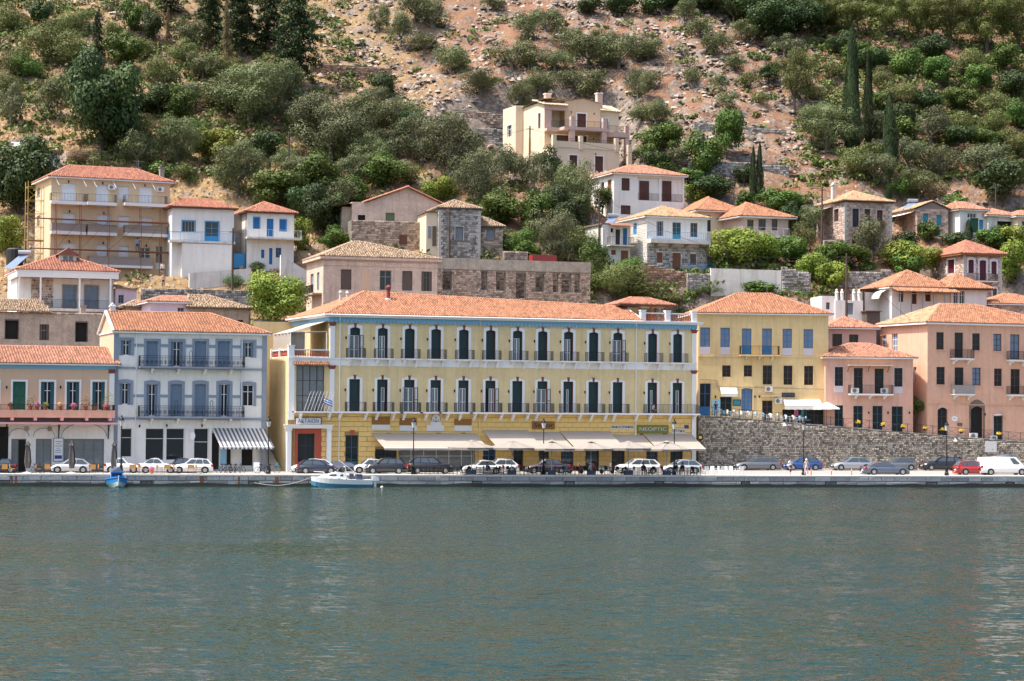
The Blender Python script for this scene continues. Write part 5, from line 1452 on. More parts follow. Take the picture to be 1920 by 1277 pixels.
# ------------------------------------------------------------------ houses on the slope
def stone_side(b, y0, y1, z0, z1, m, holes=(), x=0.0, seed=3, **k):
 mb = stones(MB(), -y1, -y0, z0, z1, [(-h[1], -h[0], h[2], h[3]) for h in holes], seed=seed, **k)
 o = mb.build('stone_facing', m, b.root, kind='stuff'); o.rotation_euler.z = -math.pi / 2; o.location = (x, 0, 0); return o
def quoins(b, xs, z1, m='quoin', z0=-.5):
 for x, d in xs:
  mb = MB(); z = z0; i = 0
  while z < z1 - .3:
   w = .55 if i % 2 else .35; a, c = (x, x + w) if d > 0 else (x - w, x)
   mb.box(a, c, -.09, -.002, z + .01, z + .32); z += .34; i += 1
  b.part(mb, 'quoins', m, kind='stuff')
def house(name, label, pxl, pxr, base, al, D, eave, wm, wins=(), roof=None, stone=None, side=None, cat='house', Y=None, z0=-3.0, pyref=None, pad=True, ov=.45, gut='trim_white', right=True, qn=None, gut_h=.14):
 pyref = pyref or (eave + base) / 2
 p = G(pxl, base)
 if Y: p = P(pxl, base, Y)
 b = Bld(name, label, cat, pxl, p.y, pxr, al, p.z, pyref)
 if pad: PADS.append((b.A.x, b.A.y, b.u.x, b.u.y, -.3, b.W + .3, -.2, D, p.z))
 ze = b.f((pxl + pxr) / 2, eave)[1]
 rs = [b.rect(*w[:4]) for w in wins]
 ls = []
 for w in (side or ()):
  y0, z1 = b.side(w[2], w[1]); y1, zz = b.side(w[0], w[3]); ls.append((y0, y1, zz, z1))
 body(b, D, ze, stone[1] if stone else wm, rs, z0=z0, lholes=ls, right=right)
 if stone:
  mb = stones(MB(), 0, b.W, z0 * .5, ze, rs, seed=int(pxl) % 97); mb.build('stone_facing', stone[0], b.root, kind='stuff')
  stone_side(b, 0, D, z0 * .5, ze, stone[0], ls, seed=int(pxl) % 89)
  if qn: quoins(b, [(0, 1), (b.W, -1)], ze)
 for r, w in zip(rs, wins):
  opening(b.root, r, w[4], w[5], **(w[6] if len(w) > 6 else {}))
 for r, w in zip(ls, side or ()):
  sopening(b, r, w[4], col=w[5], **(w[6] if len(w) > 6 else {}))
 b.ze = ze; b.D = D
 if roof:
  tm, rpx, rpy, hl, hr = roof[:5]; kw = roof[5] if len(roof) > 5 else {}
  ym = D / 2; zr = b.f(rpx, rpy, ym)[1]
  tan = max(.12, (zr - ze - .1) / (ym + ov))
  gable_mat[0] = wm or stone[0]
  b.roof = hip_roof(b, 0, b.W, 0, D, ze + .1, tan, tm, hl=hl, hr=hr, ov=ov, seed=int(pxl) % 83, gutter=gut, gut_h=gut_h, **kw)
 b.X = lambda px, py=None: b.f(px, py or pyref)[0]
 b.Zp = lambda py, px=None: b.f(px or (pxl + pxr) / 2, py)[1]
 return b
A20 = R(20)
# roofless house behind the peach building
b = house('ruined_house', 'roofless weathered house shell with empty windows above the peach building', -30, 192, 648, A20, 7, 589, 'plaster_ruin',
    [(10, 601, 34, 636, 'shade_fill', ''), (74, 608, 92, 638, 'half', 'old_wood', dict(sh='old_wood')), (142, 605, 163.5, 641, 'shade_fill', '')], Y=232, pad=False, z0=-6)
for w in ((10, 601, 34, 636), (142, 605, 163.5, 641)):
 r = b.rect(*w); m2 = MB(); m2.box(r[0] - .08, r[0], -.03, .2, r[2], r[3]); m2.box(r[1], r[1] + .08, -.03, .2, r[2], r[3]); m2.box(r[0] - .08, r[1] + .08, -.03, .2, r[3], r[3] + .14); b.part(m2, 'window_frame', 'old_wood')
m2 = stones(MB(), 0, b.W, b.ze - .02, b.ze + .5, seed=9, wr=(.3, .7), hr=(.15, .3), ztop=lambda x: b.ze + .30 + .35 * float(fbm(x * .6, 1.2, 3)), proud=.1); b.part(m2, 'broken_top', 'stone_warm', kind='stuff')
x1 = b.X(96, 575); zr = b.f(30, 562, 4)[1]
gable_mat[0] = 'plaster_ruin'
m2 = MB(); m2.box(-1, x1, -.3, .1, b.ze + .02, b.ze + .1); ro = b.part(m2, 'roof', 'old_wood')
roof_patch(ro, [Vector((-1, -.35, b.ze + .25)), Vector((x1, -.35, b.ze + .25)), Vector((x1 - .6, 4, zr)), Vector((-1, 4, zr))], 'tile_old', 5, .26, .34, .12)
x = b.X(159, 572); m2 = MB(); m2.box(x - .3, x + .3, 1, 1.6, b.ze - .2, b.ze + 1.0); m2.box(x - .38, x + .38, .92, 1.68, b.ze + 1.0, b.ze + 1.12); b.part(m2, 'chimney', 'concrete')

# white porch house with dormer
b = house('porch_house', 'white house with deep porch, roof dormer and solar panel at the left edge', 32, 213, 590, A20, 9, 514, 'plaster_white',
    [(118, 535.6, 143, 579, 'door', 'joinery_grey', dict(sur='concrete', sw=.12, name='door', pane='glass_blue')), (159, 536, 184, 579, 'door', 'joinery_grey', dict(sur='concrete', sw=.12, name='door', pane='glass_blue'))],
    Y=243, z0=-5, pad=False)
zf0, zf1 = b.Zp(523), b.Zp(510)
m2 = MB(); m2.box(-.3, b.W + .2, -2.2, -2.0, zf0, zf1); m2.box(-.3, -.1, -2.0, 6, zf0, zf1); b.part(m2, 'fascia', 'trim_white')
m2 = MB(); m2.box(-.1, b.W, -2.0, -.003, zf0 + .02, zf0 + .1); b.part(m2, 'porch_ceiling', 'joinery_wood')
for px in (36, 76, 149, 207): x, _ = b.f(px, 550, -2.05); m2 = MB(); m2.box(x - .09, x + .09, -2.15, -1.97, -2, zf0); b.part(m2, 'porch_post', 'trim_white')
zfl = b.Zp(580); m2 = MB(); m2.box(-.5, b.W + .3, -2.3, -.003, zfl - .3, zfl); o = b.part(m2, 'porch_floor', 'concrete_light')
m2 = MB(); railing(m2, [(b.f(97, 570, -2.1)[0], -2.1), (b.f(207, 570, -2.1)[0], -2.1)], zfl, 1.0, .13); m2.build('railing', 'iron', o)
mm = stones(MB(), b.X(58), b.X(100), zfl, zf0, seed=4); mm.build('stone_pier', 'stone_warm', b.root, kind='stuff')
gable_mat[0] = 'plaster_white'
zr = b.f(100, 475, 4)[1]; tan = (zr - zf1) / 6.2
hip_roof(b, 0, b.W, -1.9, 9, zf1 + .02, tan, 'tile_red', ov=.4, seed=8, w=.32, p=.42, gut_h=.1)
x, z = b.f(127, 497, 1.2); m2 = MB(); m2.box(x - .95, x + .95, 1.0, 3.5, z - .4, z + 1.25); dm = b.part(m2, 'dormer', 'plaster_white')
m2 = MB(); m2.add([(x - 1.25, .6, z + 1.15), (x, .6, z + 2.0), (x + 1.25, .6, z + 1.15), (x - 1.25, 4, z + 1.15), (x, 4, z + 2.0), (x + 1.25, 4, z + 1.15)], [(0, 1, 4, 3), (1, 2, 5, 4), (0, 2, 1)]); m2.build('dormer_roof', 'tile_red', dm)
opening(dm, (x - .65, x + .65, z + .1, z + 1.1), 'glass', 'trim_white', y=.99, dep=-.05, nx=2, nz=1, pane='glass_curtain', name='dormer_window')
def solar(b, px0, py0, px1, py1, y=.5, n='solar_heater'):
 x0, z0 = b.f(px0, py0, y); x1, z1 = b.f(px1, py1, y + 1.4); m2 = MB()
 m2.add([(x0, y, z0), (x0 + 1.1, y - .3, z0 - .05), (x1 + .5, y + 1.3, z1), (x1 - .5, y + 1.6, z1)], [(0, 1, 2, 3)]); m2.bar((x0, y + .2, z0 - .5), (x0 + .1, y + .2, z0), .03); m2.bar((x1, y + 1.4, z0 - .3), (x1, y + 1.4, z1), .03)
 o = b.part(m2, n, 'glass_blue'); m2 = MB(); m2.bar((x1 - .7, y + 1.6, z1 + .28), (x1 + .7, y + 1.5, z1 + .28), .27, 10); m2.build('tank', 'steel', o)
solar(b, 6, 503, 46, 478)

# little pinkish outbuilding right of it
b = house('lean_to_house', 'small pale lean-to house with one dark window under the scaffolded apartments', 217, 256, 592, A20, 4, 541, 'plaster_lilac', [(222, 553, 232, 569, 'glass', 'joinery_grey', dict(name='window'))], Y=246, z0=-4, pad=False)
m2 = MB(); roofp = b.part(MB().box(-.1, b.W + .2, -.2, .1, b.ze, b.ze + .08), 'roof', 'old_wood'); roof_patch(roofp, [Vector((-.2, -.3, b.ze + .1)), Vector((b.W + .3, -.3, b.ze - .2)), Vector((b.W + .3, 4, b.ze + .3)), Vector((-.2, 4, b.ze + .6))], 'tile_old', 7, .26, .34, .1)
# lilac house behind the white building
b = house('lilac_house', 'lilac house with one grey window rising behind the white building', 282, 356, 625, A20, 6, 568, 'plaster_lilac', [(333, 577, 345, 592, 'glass', 'joinery_grey', dict(name='window'))], ('tile_salmon', 330, 556, 2.4, 0), Y=237, z0=-4, pad=False)
b = house('old_tiled_house', 'low earth-brown house with old mottled roof tiles beside the lilac house', 357, 466, 640, A20, 8, 579, 'plaster_ruin', [(446, 600, 456, 640, 'shade_fill', '')], ('tile_old', 400, 555, 1.0, 4.2, dict(jit=.1, w=.3, p=.4)), Y=238, z0=-4, pad=False, gut='old_wood')
b = house('old_hut', 'small hut with broken brown tiles between lilac house and porch house', 236, 284, 625, A20, 5, 577, 'plaster_ruin', [], ('tile_old', 265, 564, 2.0, 2.0, dict(jit=.12)), Y=242, z0=-4, pad=False, gut='old_wood')

# scaffolded apartment block
AP = b = house('scaffolded_apartments', 'peach four-storey apartment block behind scaffolding with white balconies', 95, 318, 528, R(24), 9.5, 338, 'plaster_sand',
    [(114.5, 344, 142.5, 386, 'roller', 'trim_white'), (180, 347, 204, 389, 'roller', 'trim_white'), (222, 349, 242, 373.5, 'roller', 'trim_white'), (261, 351, 286, 392, 'roller', 'trim_white'),
     (116, 400, 141, 443, 'roller', 'trim_white'), (182, 402.5, 208, 444, 'roller', 'trim_white'), (222, 405, 242, 428, 'roller', 'trim_white'), (260, 408, 285, 446, 'roller', 'trim_white'),
     (115, 456, 141, 498, 'roller', 'trim_white'), (181, 459, 201, 500, 'roller', 'trim_white'), (222, 461, 241.5, 481, 'roller', 'trim_white'), (262, 464, 282, 503, 'door', 'trim_white', dict(name='door')), (292, 461, 306, 505, 'door', 'trim_white', dict(name='door'))],
    ('tile_red', 190, 314, 3.6, 3.6), side=[(69, 350, 75, 372, 'glass', 'trim_white', dict(name='window')), (69, 403, 75, 425, 'glass', 'trim_white', dict(name='window'))], z0=-5)
for r_ in ((96, 161), (164, 219), (234, 314)):
 for py, sol in ((388, None), (444.5, 'grey_mesh')):
  k = (r_[0] - 96) * .012
  balcony(b.root, b.f(r_[0], py, -1.1)[0], b.f(r_[1], py, -1.1)[0], b.f(sum(r_) / 2, py - 9 + (r_[0] - 160) * .03, -1.1)[1], 1.2, .38, 'trim_white', 'iron' if not sol else None, .95, solid=sol, step=.18, mould=False)
balcony(b.root, b.f(166, 500, -1.1)[0], b.f(286, 500, -1.1)[0], b.f(226, 497, -1.1)[1], 1.2, .32, 'trim_white', None, 1.0, solid='grey_mesh', mould=False)
ac_unit(b.root, b.X(209, 351), b.Zp(356, 209)); ac_unit(b.root, b.X(300, 355), b.Zp(360, 300))
for px, py in ((128, 340), (192, 343), (271, 347), (130, 396), (194, 399), (129, 452), (193, 455), (274, 460)): lantern(b.root, b.X(px, py), b.Zp(py, px))
for px in (103, 154, 173, 210, 246, 283): x, z = b.f(px, 338); m2 = MB(); m2.bar((x, -.3, b.ze - .05), (x + .35, -.9, b.ze - 1.0), .03, 4); b.part(m2, 'awning_arm', 'white_metal')
chimney(b, b.f(303, 330, 5)[0], 5, b.f(303, 330, 5)[1], .55, 1.0, 'concrete', 'old_wood')
# its scaffolding
sc_root = empty('scaffolding', b.w(0, -1.9, 0), b.al, 'rusty brown pipe scaffolding across the peach apartment block', 'scaffolding')
m2 = MB(); xsx = [b.f(p, 430, -1.9)[0] for p in (106, 152, 205, 265, 303)]
zz = [b.f(190, 412, -1.9)[1], b.f(190, 468, -1.9)[1]]
for x in xsx:
 for y in (0, .8): m2.bar((x, y, -1), (x, y, b.f(190, 385, -1.9)[1]), .045, 5)
m2.build('upright', 'rust_pipe', sc_root)
for z in zz:
 m2 = MB(); m2.bar((-2.5, 0, z - .1), (b.W + 1, 0, z), .05, 5); m2.bar((-2.5, .8, z - .1), (b.W + 1, .8, z), .05, 5); m2.build('ledger', 'rust_pipe', sc_root)
 m2 = MB(); m2.box(-.5, b.W + .5, .05, .75, z - .18, z - .12); m2.build('plank', 'joinery_wood', sc_root)
for i, x in enumerate(xsx[:-1]):
 m2 = MB(); m2.bar((x, 0, zz[1]), (xsx[i + 1], 0, zz[0]), .03, 4); m2.build('brace', 'rust_pipe', sc_root)
SCAF = (b, zz)
tw = empty('scaffold_tower', P(64, 500, AP.A.y - 1), AP.al, 'yellow scaffold tower at the side of the apartment block', 'scaffolding')
zb_ = P(64, 500, AP.A.y - 1).z; m2 = MB(); hh = P(64, 350, AP.A.y - 1).z - zb_
for x in (-1, .9):
 for y in (-.8, .8): m2.bar((x, y, -4), (x, y, hh + (.6 if x < 0 else 0)), .045, 5)
n = int(hh / 1.6)
for i in range(n + 1):
 z = i * 1.6
 for a, c in (((-1, -.8), (.9, -.8)), ((-1, .8), (.9, .8)), ((-1, -.8), (-1, .8)), ((.9, -.8), (.9, .8))): m2.bar((*a, z), (*c, z), .035, 4)
 if i < n: m2.bar((-1, -.8, z), (.9, -.8, z + 1.6), .025, 4); m2.bar((.9, .8, z), (-1, .8, z + 1.6), .025, 4)
m2.build('frame', 'pipe_yellow', tw); m2 = MB(); m2.box(-1.1, 1, -.8, .8, 3.1, 3.16); m2.build('platform', 'joinery_wood', tw)

# white houses with blue doors
b = house('white_blue_house', 'white two-storey house with light blue door and railing beside the apartments', 322, 438, 516, A20, 8, 391, 'plaster_white',
    [(342, 414.6, 365, 434.5, 'glass', 'joinery_grey', dict(sur='joinery_lightblue', sw=.12, nx=4, nz=1, name='window')), (385, 416, 410, 453, 'door', 'joinery_lightblue', dict(sur='joinery_lightblue', sw=.1, name='door'))],
    ('tile_red', 380, 374, 2.5, 2.5), gut='joinery_brown', z0=-4)
balcony(b.root, b.f(318, 452, -1)[0], b.f(441, 452, -1)[0], b.f(380, 452, -1)[1], 1.1, .25, 'plaster_dirty', 'joinery_lightblue', 1.0, step=.16, mould=False)
m2 = MB(); zq = b.Zp(458); m2.box(b.X(339), b.X(432), -1.0, -.003, -2, zq); b.part(m2, 'lower_storey', 'plaster_white')
b2 = house('white_blue_cottage', 'small white house with three blue shutters and a terrace, right of the blue-railed house', 463, 551, 503, A20, 7, 400, 'plaster_white',
    [(475.6, 408, 486.5, 429, 'shut', 'joinery_blue', dict(sur='joinery_lightblue', sw=.1, name='window')), (500, 410, 513, 444, 'shut', 'joinery_blue', dict(sur='trim_white', sw=.08, name='door')), (525, 412, 536.5, 434, 'shut', 'joinery_blue', dict(sur='joinery_lightblue', sw=.1, name='window')),
     (489.5, 468, 496, 484, 'shut', 'joinery_blue', dict(name='window')), (504.5, 465, 511, 496, 'shut', 'joinery_blue', dict(name='door')), (517, 464.5, 527.5, 483, 'glass', 'joinery_blue', dict(name='window'))],
    ('tile_red', 488, 379, None, None), gut='joinery_brown', z0=-4)
balcony(b2.root, b2.f(463, 448, -1.3)[0], b2.f(566, 448, -1.3)[0], b2.f(510, 445, -1.3)[1], 1.4, .22, 'plaster_dirty', 'white_metal', .95, step=.5, mould=False)
m2 = MB(); xg0, xg1 = b.X(439), b.X(463); zt = b.f(450, 398)[1]; m2.box(xg0, xg1, 3.0, 3.2, -2, zt); o = b.part(m2, 'gap_wall', 'concrete'); m2 = MB(); m2.box(xg0 + .1, xg1 - .1, .5, .56, b.Zp(500), b.Zp(473)); m2.build('gate', 'joinery_lightblue', o)
m2 = MB(); m2.bar((xg1 - .1, .2, -1), (xg1 - .1, .2, zt + .2), .05); b.part(m2, 'downpipe', 'joinery_brown')
# streaked parapet below them
def rwall(name, label, px0, px1, pyt0, pyt1, pyb, Y, al, m, th=.5, stone=None, group=None):
 p = P(px0, pyb, Y); b = Bld(name, label, 'wall', px0, Y, px1, al, p.z, pyb, group)
 z0, z1 = b.f(px0, pyt0)[1], b.f(px1, pyt1)[1]; m2 = MB()
 m2.add([(0, 0, -2), (b.W, 0, -2), (b.W, 0, z1), (0, 0, z0), (0, th, -2), (b.W, th, -2), (b.W, th, z1), (0, th, z0)], [(0, 1, 2, 3), (3, 2, 6, 7), (1, 5, 6, 2), (4, 0, 3, 7), (5, 4, 7, 6)])
 b.part(m2, 'wall_core', m)
 if stone:
  mm = stones(MB(), 0, b.W, -1, max(z0, z1), seed=int(px0) % 71, ztop=lambda x: z0 + (z1 - z0) * x / b.W + .05, wr=(.25, .6), hr=(.18, .34), proud=.09); b.part(mm, 'stone_facing', stone, kind='stuff')
 return b
rwall('streaked_parapet', 'whitewashed streaky parapet wall below the white blue house', 355, 470, 512, 503, 540, b.A.y - 2.2, A20, 'plaster_dirty')
rwall('yard_wall', 'whitewashed yard wall between cottage and old pink house', 526, 575, 478, 508, 540, b2.A.y - 4, A20, 'plaster_dirty')
rwall('low_rubble_wall', 'grey rubble wall above the old tiled house', 265, 470, 541, 545, 575, 247, A20, 'mortar', stone='stone_grey')
rwall('garden_rubble_wall', 'dark rubble wall below the lime-green tree beside the hotel roof', 478, 560, 598, 600, 640, 240, A20, 'mortar', stone='stone_grey')

# pale gable house
b = house('gable_house', 'pale house with low gable and green shutters facing the harbour', 660, 828, 470, R(14), 8, 381, 'plaster_oldpink',
    [(723, 399, 740, 417, 'shut', 'joinery_olive', dict(name='window')), (785, 400, 799.5, 419, 'shut', 'joinery_olive', dict(name='window')), (671, 403, 685, 418, 'shade_fill', '', dict(name='window'))], None, z0=-3)
xa, za = b.f(764, 352); zl, xl = b.f(689, 381)[1], b.f(689, 381)[0]; xr, zr = b.f(833, 383)
m2 = MB(); m2.poly([(xl, 0, b.ze), (b.W, 0, b.ze), (xa, 0, za)]); b.part(m2, 'gable', 'plaster_oldpink')
pk = Vector((xa, -.35, za + .08)); pkb = Vector((xa, 8, za + .08)); L0 = Vector((xl - .5, -.35, b.ze - .02)); L1 = Vector((xl - .5, 8, b.ze - .02)); R0 = Vector((b.W + .4, -.35, b.ze - .05)); R1 = Vector((b.W + .4, 8, b.ze - .05))
m2 = MB(); m2.box(xl - .4, b.W + .3, .1, 7.9, b.ze - .1, b.ze - .04); ro = b.part(m2, 'roof', 'joinery_brown')
roof_patch(ro, [L1, L0, pk, pkb], 'tile_salmon', 3); roof_patch(ro, [R0, R1, pkb, pk], 'tile_salmon', 4); caps(ro, pk, L0, 'tile_red', .12); caps(ro, pk, R0, 'tile_red', .12)
zt = b.Zp(418); m2 = MB(); m2.box(b.X(652), b.W + 1, -2.5, -.003, -2, zt - .05); o = b.part(m2, 'terrace', 'mortar')
hz = b.f(756, 441, -2.5); hz2 = b.f(763, 458, -2.5); hole = [(hz[0] - .5, hz2[0], hz2[1], hz[1])]
mm = stones(MB(), b.X(652), b.W + 1, -2, zt, hole, y=-2.5, seed=21); mm.build('stone_facing', 'stone_warm', o, kind='stuff'); m2 = MB(); h_ = hole[0]; m2.box(h_[0], h_[1], -2.56, -2.5, h_[2], h_[3]); m2.build('terrace_window', 'joinery_brown', o)
b3 = house('porch_shed', 'small shed with rusty red roof at the left of the gable house', 641, 660, 470, R(14), 4, 388, 'plaster_ruin', [], None, Y=b.A.y + .5, z0=-3, pad=False)
m2 = MB(); m2.add([(-1.2, -.8, b3.ze), (b3.W + .2, -.8, b3.ze + .5), (b3.W + .2, 4, b3.ze + .6), (-1.2, 4, b3.ze)], [(0, 1, 2, 3)]); b3.part(m2, 'roof', 'tile_red')

# stone tower house and its wing
TW = b = house('stone_tower_house', 'square grey stone tower house with pyramid roof of old tiles', 822, 901, 492, R(14), 6.5, 392, '', [(853.5, 425, 868.5, 450.5, 'shut', 'joinery_grey', dict(sur='quoin', sw=.1, name='window'))],
    ('tile_old', 858, 376, None, None, dict(jit=.08, w=.32, p=.42)), stone=('stone_grey', 'mortar'), z0=-4, ov=.25, gut='old_wood', gut_h=.1, qn=True)
m2 = MB(); m2.box(-1.5, -.02, .4, 6, -3, b.ze - .5); o = b.part(m2, 'tower_lit_side', 'plaster_cream'); m2 = MB(); m2.box(-1.3, -.9, .3, .41, b.Zp(447), b.Zp(425)); m2.build('tower_side_window', 'joinery_grey', o); m2 = MB(); m2.box(-.7, -.2, .3, .41, b.Zp(462), b.Zp(425)); m2.build('tower_side_door', 'old_wood', o)  # added cream box stands in for the tower's sunlit left side
m2 = MB(); m2.box(-1.7, -.02, .2, 6.1, b.ze - .5, b.ze - .38); m2.build('tower_side_roof', 'tile_old', o)
b2 = house('stone_wing', 'low stone wing with blue-grey shutter right of the stone tower', 901, 943, 492, R(14), 5, 426, '', [(912, 430, 927, 450, 'shut', 'joinery_grey', dict(name='window'))], ('tile_old', 905, 408, 0, 2.2, dict(jit=.08, w=.32, p=.42)), stone=('stone_warm', 'mortar'), Y=b.w(b.W, 0, 0).y + .4, z0=-4, ov=.3, gut='old_wood', pad=False, gut_h=.1)

# old pink house
b = house('old_pink_house', 'faded pink house with tall brown shutters and mossy hip roof above the hotel', 606, 820, 600, R(18), 9, 485, 'plaster_oldpink',
    [(639, 505, 659, 543, 'shut', 'old_wood', dict(name='window')), (712, 507, 734, 544, 'glass', 'joinery_grey', dict(name='window', nx=2, nz=2)), (754, 508, 773.5, 545, 'shut', 'old_wood', dict(name='window')), (790, 509, 810, 546, 'half', 'old_wood', dict(sh='old_wood', name='window'))],
    ('tile_old', 690, 455, 4.9, 8.3, dict(jit=.08, w=.3, p=.4)), Y=247.5, z0=-5, pad=False, side=[(594, 510, 599, 545, 'shut', 'joinery_grey', dict(name='window')), (582, 513, 588, 548, 'shut', 'joinery_grey', dict(name='window'))], gut='plaster_oldpink', gut_h=.3)
r = b.rect(678, 507, 694, 543); m2 = MB(); m2.box(r[0], r[1], -.03, -.003, r[2], r[3]); b.part(m2, 'blind_window', 'plaster_peach')
m2 = MB(); zc = b.Zp(500); m2.box(-.1, b.W, -.09, -.003, zc, zc + .5); b.part(m2, 'cornice_band', 'plaster_oldpink')
y0 = b.side(600, 545)[0]; m2 = MB(); zq = b.side(590, 552)[1]; m2.box(-1.1, -.003, .6, 6, zq - .2, zq); o = b.part(m2, 'balcony', 'concrete'); m2 = MB(); railing(m2, [(-1.05, .6), (-1.05, 6)], zq, .95, .12); m2.build('railing', 'iron', o)

# long roofless stone ruin
Yr = b.w(b.W, 0, 0).y + .1
ops = [(830, 509, 847, 543), (902, 509, 913.5, 543), (930, 511, 948, 544), (967, 513, 986, 559), (1004, 514, 1020.6, 547), (1036.5, 514, 1047, 548), (1053, 514, 1071, 548), (1077, 514, 1087, 548)]
p = P(820, 600, Yr); RU = b = Bld('stone_ruin', 'long roofless stone ruin with empty window openings behind the hotel roof', 'ruin', 820, Yr, 1107, R(18), p.z, 540)
rs = [b.rect(*o) for o in ops]; z1, z2 = b.f(822, 486)[1], b.f(1105, 491.5)[1]; zt = (z1 + z2) / 2
m2 = MB(); panel(m2, 0, b.W, -4, zt, rs, dep=.6); m2.quad((0, .6, zt), (0, 0, zt), (b.W, 0, zt), (b.W, .6, zt)); m2.quad((b.W, 0, -4), (b.W, 8, -4), (b.W, 8, zt), (b.W, 0, zt)); m2.quad((0, 8, -4), (b.W, 8, -4), (b.W, 8, zt - .4), (0, 8, zt - .4)); b.part(m2, 'wall_core', 'mortar')
zc = b.f(960, 508)[1]
mm = stones(MB(), 0, b.W, -2, zc, rs, seed=31, wr=(.22, .5), hr=(.16, .3), proud=.08); b.part(mm, 'stone_facing', 'stone_warm', kind='stuff')
m2 = MB(); m2.box(0, b.W, -.1, .5, zc + .02, zt + .05); b.part(m2, 'ring_beam', 'concrete')
mm = stones(MB(), .2, b.W - .2, -2, zt - .5, (), y=3.0, seed=33, wr=(.22, .5), hr=(.16, .3), proud=.08); mm.quad((0, 3.0, -4), (b.W, 3.0, -4), (b.W, 3.0, zt - .5), (0, 3.0, zt - .5)); b.part(mm, 'inner_wall', 'stone_warm', kind='stuff')
rwall('red_topped_wall', 'rubble garden wall above the stone ruin', 944, 990, 470, 472, 500, Yr + 13, R(14), 'mortar', stone='stone_warm')
m2 = MB(); pr = P(1018, 484, Yr + 9); m2.box(-1.6, 1.6, -.6, .6, -.5, .35); m2.build('red_tarp', 'car_red', label='red tarpaulin lying on top of the stone ruin', cat='tarpaulin', loc=pr, rz=A20)
# ------------------------------------------------------------------ villa at the top
def vbox(b, x0, x1, y0, y1, z0, z1, m, n): return b.part(MB().box(x0, x1, y0, y1, z0, z1), n, m)
p = G(1035, 322); V = b = Bld('villa', 'large sand-coloured villa with terraces and brown doors high on the slope', 'villa', 1037, p.y, 1161, R(22), p.z, 260)
PADS.append((b.A.x, b.A.y, b.u.x, b.u.y, -6, b.W + 3, -.2, 15, p.z))
X = lambda px, py=260, y=0: b.f(px, py, y)[0]
Z = lambda py, px=1100, y=0: b.f(px, py, y)[1]
# lowest storey (grey-white) at y = 0; upper storeys set back
zA = Z(279); zB0 = Z(278)
rs = [b.rect(1067.5, 291, 1082.5, 318), b.rect(1115.5, 293, 1131, 326)]
body(b, 12, zA, 'plaster_dirty' if False else 'plaster_cream', rs, z0=-4, name='lower_wall')
for r in rs: opening(b.root, r, 'shut', 'joinery_brown', sur='trim_white', sw=.16, name='door')
m2 = MB(); m2.box(-.05, b.W + .05, -.08, .25, zA, zA + .9); o = b.part(m2, 'terrace_parapet', 'plaster_cream')
for px in (1039, 1089, 1156):
 x = X(px, 275); vbox(b, x - .28, x + .28, -.2, .36, zA - .2, zA + 1.75, 'plaster_cream', 'terrace_pier')
# middle storey
y1 = 3.2; zM = Z(241, 1100, y1)
mw = [b.rect(1043, 253.5, 1066, 277, y1), b.rect(1078, 255, 1100, 279, y1)]; mw = [(r[0], r[1], zA + .02, r[3]) for r in mw]
zt1 = Z(242, 1100, y1)
body(b, 9, zt1, 'plaster_sand', mw, z0=zA - .1, x0=X(1021, 260, y1), x1=X(1150, 260, y1), y0=y1, name='middle_wall')
for r in mw: opening(b.root, r, 'roller', 'joinery_brown', y=y1, sh='joinery_brown', sur='trim_white', sw=.16, name='door')
# upper terrace slab with porch columns
zs0, zs1 = Z(246, 1110, 1.0), Z(240.5, 1110, 1.0)
vbox(b, X(1056, 243, 1), X(1141, 243, 1), .6, y1 - .01, zs0, zs1, 'plaster_mauve', 'porch_slab'); vbox(b, X(1021, 243, y1), X(1056, 243, 1) - .01, y1 - .9, y1 - .01, zs0 - .1, zs1 - .1, 'plaster_mauve', 'terrace_slab'); vbox(b, X(1137, 252, 1) + .2, X(1180, 252, 1), 1.2, y1 + 3, Z(257, 1160, 1.2), Z(248.5, 1160, 1.2), 'plaster_mauve', 'terrace_slab')
for px in (1072, 1132): x = X(px, 260, 1); vbox(b, x - .36, x + .36, .7, 1.4, zA, zs0, 'plaster_mauve', 'porch_column')
x = X(1177, 260, 1.2); vbox(b, x - .3, x + .3, 1.3, 1.9, zA - 1, Z(236, 1177, 1.2), 'plaster_mauve', 'terrace_pier')
x = X(1183, 285, 0); vbox(b, x - .3, x + .3, .3, .9, zA - 3, zA + 1.0, 'plaster_cream', 'terrace_pier')
for px in (1073, 1133): x = X(px, 233, 1); vbox(b, x - .33, x + .33, .65, 1.3, zs1, zs1 + 1.5, 'plaster_mauve', 'terrace_pier')
# top storey: central gable, corner loggia left, small wing right
y2 = 4.2; gl, gr = X(1059, 220, y2), X(1125, 220, y2); zE = Z(192, 1092, y2); zP = Z(186, 1092, y2)
uw = [b.rect(1082, 213, 1099, 241, y2)]; uw = [(r[0], r[1], zs1 + .02, r[3]) for r in uw]
body(b, 8, zE, 'plaster_sand', uw, z0=zs0, x0=gl, x1=gr, y0=y2, name='upper_wall'); opening(b.root, uw[0], 'shut', 'joinery_brown', y=y2, sur='trim_white', sw=.16, name='door')
m2 = MB(); xm_ = (gl + gr) / 2; m2.poly([(gl, y2, zE), (gr, y2, zE), (xm_, y2, zP + .1)]); m2.add([(gl - .2, y2 - .2, zE), (xm_, y2 - .2, zP + .18), (gr + .2, y2 - .2, zE), (gl - .2, y2 + 8, zE), (xm_, y2 + 8, zP + .18), (gr + .2, y2 + 8, zE)], [(0, 1, 4, 3), (1, 2, 5, 4)]); b.part(m2, 'gable', 'plaster_sand')
wl0, wr0 = X(1125, 230, y2 + 1.5) + .01, X(1160, 230, y2 + 1.5); zw = Z(210, 1145, y2 + 1.5); ww = [b.rect(1126, 222, 1140, 245, y2 + 1.5)]
